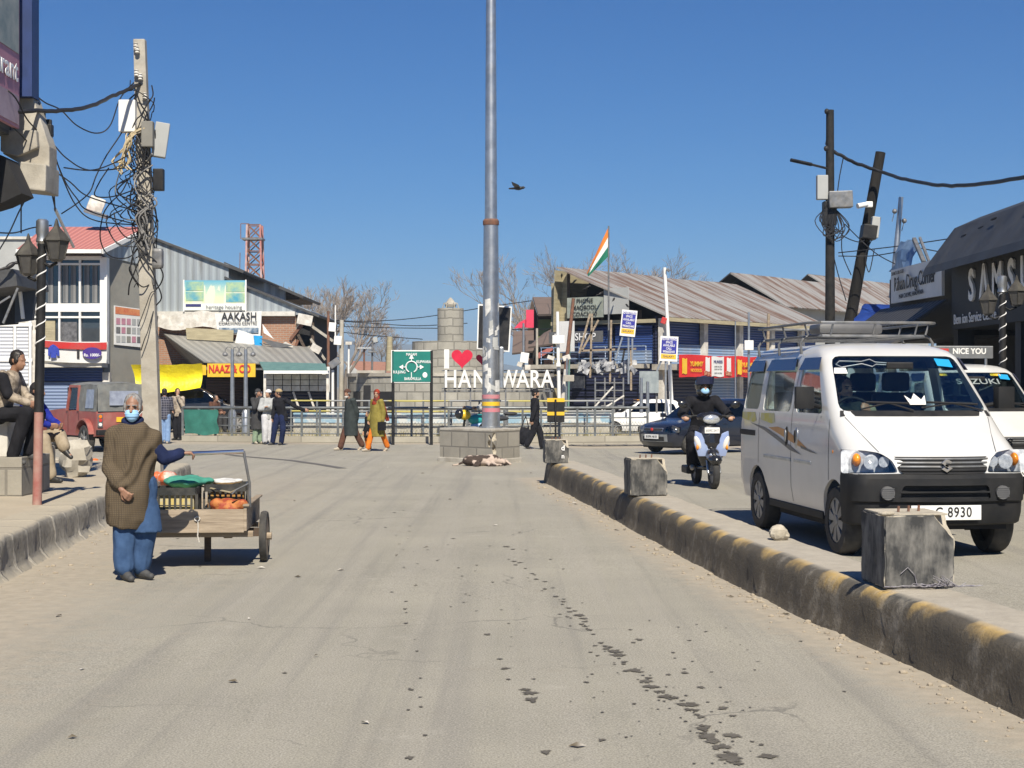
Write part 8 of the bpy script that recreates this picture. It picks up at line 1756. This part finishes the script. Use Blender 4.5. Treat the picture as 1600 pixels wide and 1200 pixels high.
for px in (1001, 1026): mb = MB(); mb.bar(P(px, 580, 51.1)-b0, P(px, 645, 51.1)-b0, .06); mb.build('post', K['iron'], r_)
# scaffold ladder and clutter by the end of the blue row
r_ = thing('ladder_frame', 'grey iron ladder frame standing below the balcony signs', 'ladder', P(950, 645, 54)); b0 = V(r_.location)
for px in (930, 945, 960, 974): mb = MB(); mb.bar(P(px, 590, 54)-b0, P(px, 650, 54)-b0, .05); mb.build('upright', K['iron'], r_)
for py in (598, 610, 622, 634): mb = MB(); mb.bar(P(930, py, 54)-b0, P(974, py, 54)-b0, .04); mb.build('rung', K['iron'], r_)
for a_, b_ in (((925, 640), (958, 604)), ((940, 640), (975, 618))): mb = MB(); mb.bar(P(*a_, 53.8)-b0, P(*b_, 53.8)-b0, .05); mb.build('brace', K['white_d'], r_)
r_ = thing('pole_rack', 'slanting planks and struts holding up the tattered boards on the balcony', 'rack', P(940, 570, 56)); b0 = V(r_.location)
for a_, b_ in (((908, 548), (994, 545)), ((909, 548), (935, 500)), ((905, 552), (922, 490)), ((925, 490), (922, 590)), ((955, 500), (953, 600)), ((986, 545), (986, 610)), ((968, 590), (976, 545))): mb = MB(); mb.bar(P(*a_, 55.6)-b0, P(*b_, 55.6)-b0, .07); mb.build('strut', K['wood'], r_)
rg_ = random.Random(6); mb = MB()
for k in range(46): a_ = P(905+85*rg_.random(), 566+14*rg_.random(), 55.4+.3*rg_.random()); mb.box(a_, (.12+.25*rg_.random(), .05, .08+.16*rg_.random()), rot=Euler((0, rg_.gauss(0, .5), rg_.random())).to_matrix())
tag(mb.build('debris', mat('torn_flex_scraps', (.58, .58, .58), (.10, .11, .14), .8, scale=3.5), None), 'scraps of torn flex piled along the balcony edge', 'debris', kind='stuff')
# ---- flag
fg = thing('flag', 'orange white and green national flag drooping on a slim pole', 'flag', P(951, 575, 56)); b0 = V(fg.location); d = 56
mb = MB(); mb.cyl((0, 0, 0), P(951, 353, d)-b0, .035, .028, 8); mb.build('pole', K['iron'], fg, smooth=60)
m, t, b_ = nodes('tricolour_cloth'); b_.inputs['Roughness'].default_value = .85; sp = N(t, 'ShaderNodeSeparateXYZ'); t.links.new(coord(t, 'UV'), sp.inputs[0])
cr = N(t, 'ShaderNodeValToRGB'); cr.color_ramp.interpolation = 'CONSTANT'; e0 = cr.color_ramp.elements; e0[0].position = 0; e0[0].color = c4((.01, .16, .10)); e0[1].position = .34; e0[1].color = c4((.72, .72, .72)); n_ = e0.new(.67); n_.color = c4((.68, .20, .03)); t.links.new(math_(t, 'DIVIDE', sp.outputs[1], 1.72), cr.inputs[0]); t.links.new(cr.outputs[0], b_.inputs['Base Color'])
fa, fb, fc_, fd_ = P(951, 400, d)-b0, P(922, 432, d)-b0, P(921, 428, d)-b0+V((.05, 0, .1)), P(951, 354, d)-b0
mb = MB(); vs = []; uu = []; fs = []; NU, NV = 18, 12
for jv in range(NV+1):
    for iu in range(NU+1):
        u_, v_ = iu/NU, jv/NV; hoist = P(951, 400-46*v_, d)-b0; drop = V((-.74*u_-.06*v_*u_, .10*math.sin(v_*8+u_*5)*u_, -(.75*u_+ .95*u_*v_*1.0)))
        vs.append(hoist+drop); uu.append((u_*2, v_*1.72))
for jv in range(NV):
    for iu in range(NU): q = (jv*(NU+1)+iu, jv*(NU+1)+iu+1, (jv+1)*(NU+1)+iu+1, (jv+1)*(NU+1)+iu); fs.append(q)
mb.add(vs, fs, [[uu[k] for k in q] for q in fs]); mb.build('cloth', m, fg, smooth=60, recalc=False)
# ---- lattice tower
tw = thing('lattice_tower', 'red and white lattice tower rising behind the tin roofs', 'tower', (X(398, 112), 112, 0)); b0 = V(tw.location); zt = Z(352, 112); mb = MB()
def leg(s, q, z): w_ = .78-.30*z/zt; return V((s*w_, q*w_, z))
for s in (1, -1):
    for q in (1, -1): mb.bar(leg(s, q, 0), leg(s, q, zt), .13)
mb.build('legs', mat('faded_red_steel', (.40, .16, .14), (.46, .34, .32), .7, scale=.6, lo=.45, hi=.55), tw); mb = MB()
for k in range(14):
    z0, z1 = zt*k/14, zt*(k+1)/14
    for q in (1, -1): mb.bar(leg(1, q, z0), leg(-1, q, z1), .07); mb.bar(leg(-1, q, z0), leg(1, q, z1), .07); mb.bar(leg(1, q, z1), leg(-1, q, z1), .07)
    for s in (1, -1): mb.bar(leg(s, 1, z0), leg(s, -1, z1), .07)
mb.build('bracing', K['rust'], tw); mb = MB(); zp = Z(374, 112); mb.box((-.1, 0, zp), (1.5, 1.3, .14)); mb.build('platform', K['iron'], tw); mb = MB()
for x_ in (-.95, -.35): mb.bar((x_, -.4, zp), (x_, -.4, zp+1.1), .05)
mb.bar((-.95, -.4, zp+1.1), (-.35, -.4, zp+1.1), .05); mb.bar((-1.05, -.4, 8.5), (-1.0, -.4, zp-1), .05); mb.bar((-.6, -.4, 8.5), (-.6, -.4, zp-1), .04); mb.build('ladder', K['rust'], tw)
# ---- bare trees
K['bark'] = mat('grey_bark', (.20, .175, .15), (.12, .105, .09), .95, scale=3, stretch=(1, 1, .3)); K['twig'] = mat('pale_twigs', (.30, .26, .225), (.20, .17, .15), .95, scale=.8)
def bare_tree(name, label, h, seed, spread=.55, loc=None):
    rg = random.Random(seed); r_ = thing(name, label, 'tree', loc, 0, 'bare trees behind the shops'); trunk, tw_ = MB(), MB()
    def grow(p, d_, L, r, lv):
        n = 3; pts = [p]; q = p
        for i in range(n): d_ = (d_+V((rg.gauss(0, .13), rg.gauss(0, .13), .05))).normalized(); q = q+d_*L/n; pts.append(q)
        (trunk if lv < 2 else tw_).tube(pts, [r*(1-.4*i/n) for i in range(n+1)], 6 if lv < 2 else 3)
        if lv >= 7: return
        for k in range(3 if lv < 4 else 2+(rg.random() < .75)):
            t_ = .45+.55*rg.random() if k else 1.0; i = min(n-1, int(t_*n)); b_ = pts[i]+(pts[i+1]-pts[i])*(t_*n-i)
            ang = rg.random()*6.28; sp_ = spread*(.5+rg.random()); u, v = frame(d_); nd = (d_+(u*math.cos(ang)+v*math.sin(ang))*sp_+V((0, 0, .08))).normalized(); grow(b_, nd, L*(.60+.2*rg.random()), max(.010, r*.55), lv+1)
    grow(V((0, 0, -.1)), V((0, 0, 1)), h*.30, h*.020, 0); trunk.build('trunk', K['bark'], r_, smooth=60); tw_.build('crown', K['twig'], r_, smooth=60, recalc=False); return r_
ta = bare_tree('bare_tree', 'bare grey tree spreading beside the broken balcony of the gabled building', 9.0, 4, .55, (X(540, 88), 88, 0))
tb = bare_tree('bare_tree', 'tall narrow bare tree right behind the tin gable eave', 9.6, 9, .32, (X(488, 92), 92, 0))
copy_tree(tb, (X(512, 97), 97, 0), 2.1, 'second narrow bare tree between the eave and the spreading tree')
tc = bare_tree('bare_tree', 'broad bare tree over the brown tin roof house', 11.0, 15, .5, (X(868, 100), 100, 0))
for px, dd, rz, lab in ((838, 108, 1.9, 'small outer bare tree left of the brown roofed house'), (905, 112, 3.3, 'bare tree just left of the flag above the long roof'), (942, 112, 4.4, 'bare tree directly behind the flag'), (985, 112, 5.6, 'bare tree right of the flag above the long roof')): copy_tree(tc, (X(px, dd), dd, 0), rz, lab).scale = (1.13, 1.13, 1.1)
copy_tree(tb, (X(1105, 135), 135, 0), 1.0, 'faint bare twigs showing over the middle of the rusty roof'); copy_tree(ta, (X(600, 150), 150, 0), 4.0, 'far bare tree above the reddish roof down the street'); 
# ---- birds
def bird(label, loc, s, yaw, fly=False):
    b_ = MB(); b_.ell((0, 0, 0), (.05*s, .12*s, .05*s), Euler((R(0 if fly else -35), 0, 0))); b_.ell((0, -.12*s, .06*s if not fly else .01), (.035*s, .045*s, .035*s)); b_.cap((0, .10*s, -.05*s if not fly else 0), (0, .24*s, -.10*s if not fly else 0), .03*s, .02*s); b_.cap((0, -.15*s, .055*s if not fly else .01), (0, -.20*s, .045*s if not fly else .0), .012*s, .005*s)
    r_ = thing('bird', label, 'bird', loc, yaw, 'birds'); link('body', blob(b_, .012*s, 1), K['hair'], r_)
    if fly:
        for q in (1, -1): w_ = MB(); w_.prism([(0, -.06), (q*.25, -.10), (q*.55, .02), (q*.28, .08), (0, .09)], (0, 0, .01), (1, 0, .22*q), (0, 1, 0), .015); w_.build('wing', K['hair'], r_)
    return r_
bird('dark bird gliding in the open sky beside the steel mast', P(810, 294, 45), 1.2, R(70), True)
bird('black crow perched on the edge of the black tin awning', P(16, 415, 43.8), 1.5, R(120))
for k, (px, py) in enumerate(((971, 453), (988, 460), (995, 462), (1002, 467), (1009, 470), (1016, 474))): bird('small dark pigeon resting along the sloping edge of the rusty roof', q_(-.85, 4.15-.62*k, EZ+1.55-.255*k), .8, R(40*k))
# ---- scooter and its rider
K['scoot'] = mat('black_scooter_paint', (.012, .012, .014), (.018, .018, .02), .25, coat=.6); K['scblue'] = mat('silver_blue_panel', (.34, .42, .62), (.26, .33, .55), .25, .2, coat=.5)
sct = thing('scooter', 'black scooter with a silver blue front apron coming towards us', 'scooter', (X(1102, 22.6), 22.7, .215), R(5))
def ringz(z, y, hx, hy, n=18): return [V((hx*math.cos(2*math.pi*k/n), y+hy*math.sin(2*math.pi*k/n), z)) for k in range(n)]
mb = MB(); mb.rings([ringz(.34, -.34, .13, .07), ringz(.48, -.42, .20, .085), ringz(.66, -.45, .235, .085), ringz(.80, -.44, .215, .08), ringz(.92, -.40, .13, .07)]); mb.ell((0, -.12, .30), (.17, .34, .055)); mb.ell((0, .34, .50), (.19, .38, .19)); mb.ell((0, .62, .60), (.15, .28, .13)); mb.cap((0, -.40, .88), (0, -.34, 1.0), .09, .085)
link('body', blob(mb, .014, 3), K['scoot'], sct)
mb = MB(); mb.ell((0, -.36, 1.03), (.20, .12, .085)); mb.ell((0, -.40, 1.00), (.13, .11, .085)); link('handlebar_cowl', blob(mb, .012, 2), K['scoot'], sct)
mb = MB(); mb.ell((0, -.485, 1.0), (.125, .045, .070)); hd_ = mb.build('headlight', mat('bright_reflector', (.75, .78, .80), (.5, .52, .55), .12, .6, scale=20), sct, smooth=60)
mb = MB(); mb.tube([(-.34, -.26, 1.03), (-.2, -.32, 1.05), (.2, -.32, 1.05), (.34, -.26, 1.03)], .016, 8); hb = mb.build('handlebar', K['black'], sct, smooth=60)
for s in (1, -1):
    mb = MB(); mb.cap((s*.27, -.29, 1.035), (s*.37, -.245, 1.03), .024, .024); mb.build('grip', K['rubber'], hb, smooth=60)
    mb = MB(); mb.tube([(s*.22, -.31, 1.06), (s*.28, -.32, 1.16), (s*.36, -.32, 1.20)], .010, 6); mb.ell((s*.39, -.32, 1.215), (.075, .028, .055), Euler((0, -.3*s, 0))); mb.build('mirror', K['scoot'], sct, smooth=60)
    mb = MB(); mb.prism([(s*.03, .47), (s*.07, .62), (s*.15, .80), (s*.245, .84), (s*.26, .66), (s*.20, .47)], (0, -.556, 0), (1, 0, 0), (0, .05, 1), .05); mb.build('apron_panel', K['scblue'], sct, bev=.012, smooth=50)
    mb = MB(); mb.ell((s*.205, -.50, .66), (.045, .045, .115), Euler((0, s*.35, 0))); ap = mb.build('indicator_lens', mat('clear_lens_plastic', (.68, .66, .62), (.6, .58, .55), .1), sct, smooth=60); mb = MB(); mb.ell((s*.215, -.525, .60), (.022, .03, .04)); mb.build('amber_bulb', K['amber'], ap, smooth=60)
    mb = MB(); mb.cap((s*.075, -.50, .50), (s*.085, -.66, .24), .022, .02); mb.build('fork_leg', K['steel'], sct, smooth=60)
mb = MB(); mb.bb(-.11, .11, -.535, -.525, .80, .885); npl = mb.build('number_plate', K['plate'], sct, bev=.004); text('JK09C 2417', K['dgrey'], npl, (0, -.537, .84), .045, ext=.001, sx=.85)
mb = MB(); mb.ell((0, -.62, .42), (.115, .26, .11)); mb.ell((0, -.56, .50), (.10, .12, .10)); link('front_mudguard', boolean(blob(mb, .014, 2), [MB().cyl((-.3, -.64, .215), (.3, -.64, .215), .225, n=24).mesh('c')]), K['scoot'], sct)
def swheel(y, r, w_, par):
    n = 26; rs = [[V((o, y+q*math.cos(2*math.pi*k/n), r+q*math.sin(2*math.pi*k/n))) for k in range(n)] for q, o in ((r*.62, -w_*.35), (r*.85, -w_/2), (r*.97, -w_*.3), (r, 0), (r*.97, w_*.3), (r*.85, w_/2), (r*.62, w_*.35))]; m_ = MB(); m_.rings(rs+[rs[0]], cap=False); o = m_.build('wheel', K['rubber'], par, smooth=60); m_ = MB(); m_.cyl((-w_*.3, y, r), (w_*.3, y, r), r*.64, n=22); m_.cyl((-w_*.7, y, r), (w_*.7, y, r), .03, n=12); m_.build('rim', K['iron'], o); return o
swheel(-.64, .225, .10, sct); swheel(.58, .215, .10, sct)
mb = MB(); mb.ell((0, .30, .74), (.15, .40, .07)); mb.build('seat', K['interior'], sct, smooth=60)
mb = MB(); mb.box((-.19, .30, .24), (.12, .42, .12)); mb.build('engine_cover', K['black'], sct, bev=.03); mb = MB(); mb.cap((.17, .15, .24), (.19, .70, .32), .05, .06); mb.build('exhaust', K['iron'], sct, smooth=60)
rd, H, k = person('scooter rider in black with a black helmet and blue face mask', sct.location, R(5), J(1.68, pel=(0, .26, .84), chest=(0, .16, 1.12), neck=(0, .08, 1.335), head=(0, .02, 1.46), shL=(.19, .12, 1.27), shR=(-.19, .12, 1.27), elL=(.34, .0, 1.07), elR=(-.34, .0, 1.07), wrL=(.325, -.20, 1.045), wrR=(-.325, -.20, 1.045), hdL=(0, -1, -.15), hdR=(0, -1, -.15), pnL=(0, 0, -1), pnR=(0, 0, -1), hipL=(.10, .22, .82), hipR=(-.10, .22, .82), knL=(.20, -.20, .74), knR=(-.22, -.16, .72), anL=(.14, -.10, .41), anR=(-.19, -.02, .33), ftL=(0, -1, 0), ftR=(-.2, -1, 0)), 'skin', [('jacket', 'black_cloth', dict(r0=.078, r1=.062, lo=.10)), ('trousers', 'black_cloth', dict(r0=.10, r1=.085))], hair=None, shoes='shoe_tan', eyes=True, group='people in vehicles', fat=1.4, curl=.9)
def hp(*p): return H @ V(p)
mb = MB(); mb.ell(hp(0, .022, .04), (.135*k, .155*k, .135*k), H.to_euler()); mb.ell(hp(0, .0, -.06), (.115*k, .135*k, .085*k), H.to_euler()); hm = blob(mb, .012, 2); cut = MB(); cut.ell(hp(0, -.14, -.015), (.092*k, .125*k, .075*k), H.to_euler()); hm = boolean(hm, [cut.mesh('c'), MB().ell(hp(0, .0, -.02), (.088*k, .11*k, .12*k), H.to_euler()).mesh('c')]); smoothe(hm, 40); hl_ = link('helmet', hm, K['helmet'], rd)
mb = MB(); vs = []
for jz in range(4):
    for i in range(11): a = R(-65+130*i/10); vs.append(hp(.142*math.sin(a), .02-.168*math.cos(a)-.012*jz, .052+.045*jz*.8))
mb.add(vs, [(jz*11+i, jz*11+i+1, jz*11+i+12, jz*11+i+11) for jz in range(3) for i in range(10)]); mb.build('visor', K['visor'], hl_, smooth=60)
mb = MB(); mb.ell(hp(0, -.060, -.055), (.066*k, .062*k, .058*k), H.to_euler()); link('face_mask', blob(mb, .010, 2), K['maskblue'], rd)
for q in 'LR':
    mb = MB(); hand(mb, V(rd.location)*0+V((.325*(1 if q == 'L' else -1), -.19, 1.045)), V((0, -1, -.15)), V((0, 0, -1)), 1 if q == 'L' else -1, 1.75, .9); link('glove', blob(mb, .010, 1), K['navy_cloth'], rd)
# ---- parked motorcycle and the man on it behind the mast
mc = thing('motorcycle', 'turquoise blue and yellow motorcycle parked behind the mast plinth', 'motorcycle', (X(757, 38.5), 38.5, 0), R(-62))
swheel(-.66, .30, .10, mc); swheel(.66, .30, .11, mc)
for nm, m, prims in (('fuel_tank', mat('turquoise_paint', (.03, .38, .36), (.02, .3, .3), .3), (((0, -.18, .86), (.16, .28, .14)),)), ('front_fairing', mat('yellow_fairing', (.75, .52, .03), (.7, .45, .02), .35), (((0, -.56, .98), (.14, .17, .13)),)), ('side_panel', mat('sky_blue_fairing', (.22, .38, .60), (.3, .45, .66), .35), (((0, -.05, .70), (.17, .34, .14)),)), ('seat', K['interior'], (((0, .34, .88), (.14, .36, .07)), ((0, .74, 1.0), (.10, .20, .05)))), ('engine', K['iron'], (((0, -.02, .42), (.17, .25, .18)),)), ('headlight_cowl', K['scoot'], (((0, -.70, 1.0), (.13, .12, .13)),)), ('front_mudguard', mat('teal_mudguard', (.04, .32, .32), (.03, .25, .25), .35), (((0, -.72, .60), (.08, .24, .06)),))):
    mb = MB()
    for c, rr in prims: mb.ell(c, rr)
    link(nm, blob(mb, .02, 2), m, mc)
mb = MB(); mb.tube([(-.36, -.42, 1.16), (-.1, -.5, 1.10), (.1, -.5, 1.10), (.36, -.42, 1.16)], .016, 6); mb.tube([(0, -.5, 1.1), (0, -.66, .3)], .035, 6); mb.tube([(0, .2, .5), (0, .66, .3)], .035, 6); mb.build('handlebar', K['black'], mc, smooth=60)
person('man in a grey sleeve and dark glove astride the parked motorcycle, hidden by the mast', mc.location, R(-62), J(1.65, pel=(0, .20, .93), chest=(0, .12, 1.16), neck=(0, .08, 1.33), head=(0, .05, 1.43), shL=(.18, .1, 1.27), shR=(-.18, .1, 1.27), elL=(.28, -.1, 1.10), elR=(-.28, -.1, 1.10), wrL=(.30, -.34, 1.16), wrR=(-.30, -.34, 1.16), hdL=(0, -1, 0), hdR=(0, -1, 0), hipL=(.10, .18, .90), hipR=(-.10, .18, .90), knL=(.22, -.18, .68), knR=(-.22, -.18, .68), anL=(.22, .02, .30), anR=(-.22, .02, .30)), 'skin', [('jacket', 'lgrey_cloth'), ('trousers', 'black_cloth')], group='people in vehicles', eyes=False)
# ---- scraps on the ground
rg_ = random.Random(19); mb = MB()
for k in range(60):
    y = 7+26*rg_.random()**1.3; x = -4.3+rg_.random()*(lerp_pl(MED, min(y, 27))+4.2) if rg_.random() < .45 else (lerp_pl(KRB[:8], min(y, 26))+.1+.9*rg_.random()**2 if rg_.random() < .6 else lerp_pl(MED, min(y, 27))-.05-.4*rg_.random()**2)
    s = .015+.03*rg_.random(); z = zr(x, y)+.008; a = rg_.random()*6; c_, s_ = math.cos(a)*s, math.sin(a)*s; mb.add([(x-c_, y-s_, z), (x+s_*.6, y-c_*.6, z+.012), (x+c_, y+s_, z), (x-s_*.6, y+c_*.6, z+.015*rg_.random())], [(0, 1, 2, 3)])
tag(mb.build('litter', mat('scraps', (.50, .47, .42), (.10, .08, .05), .9, scale=1.3, lo=.45, hi=.55), recalc=False), 'tiny scraps of paper and dry leaf littering the road', 'litter', kind='stuff')
bpy.data.scenes.remove(SHOP)
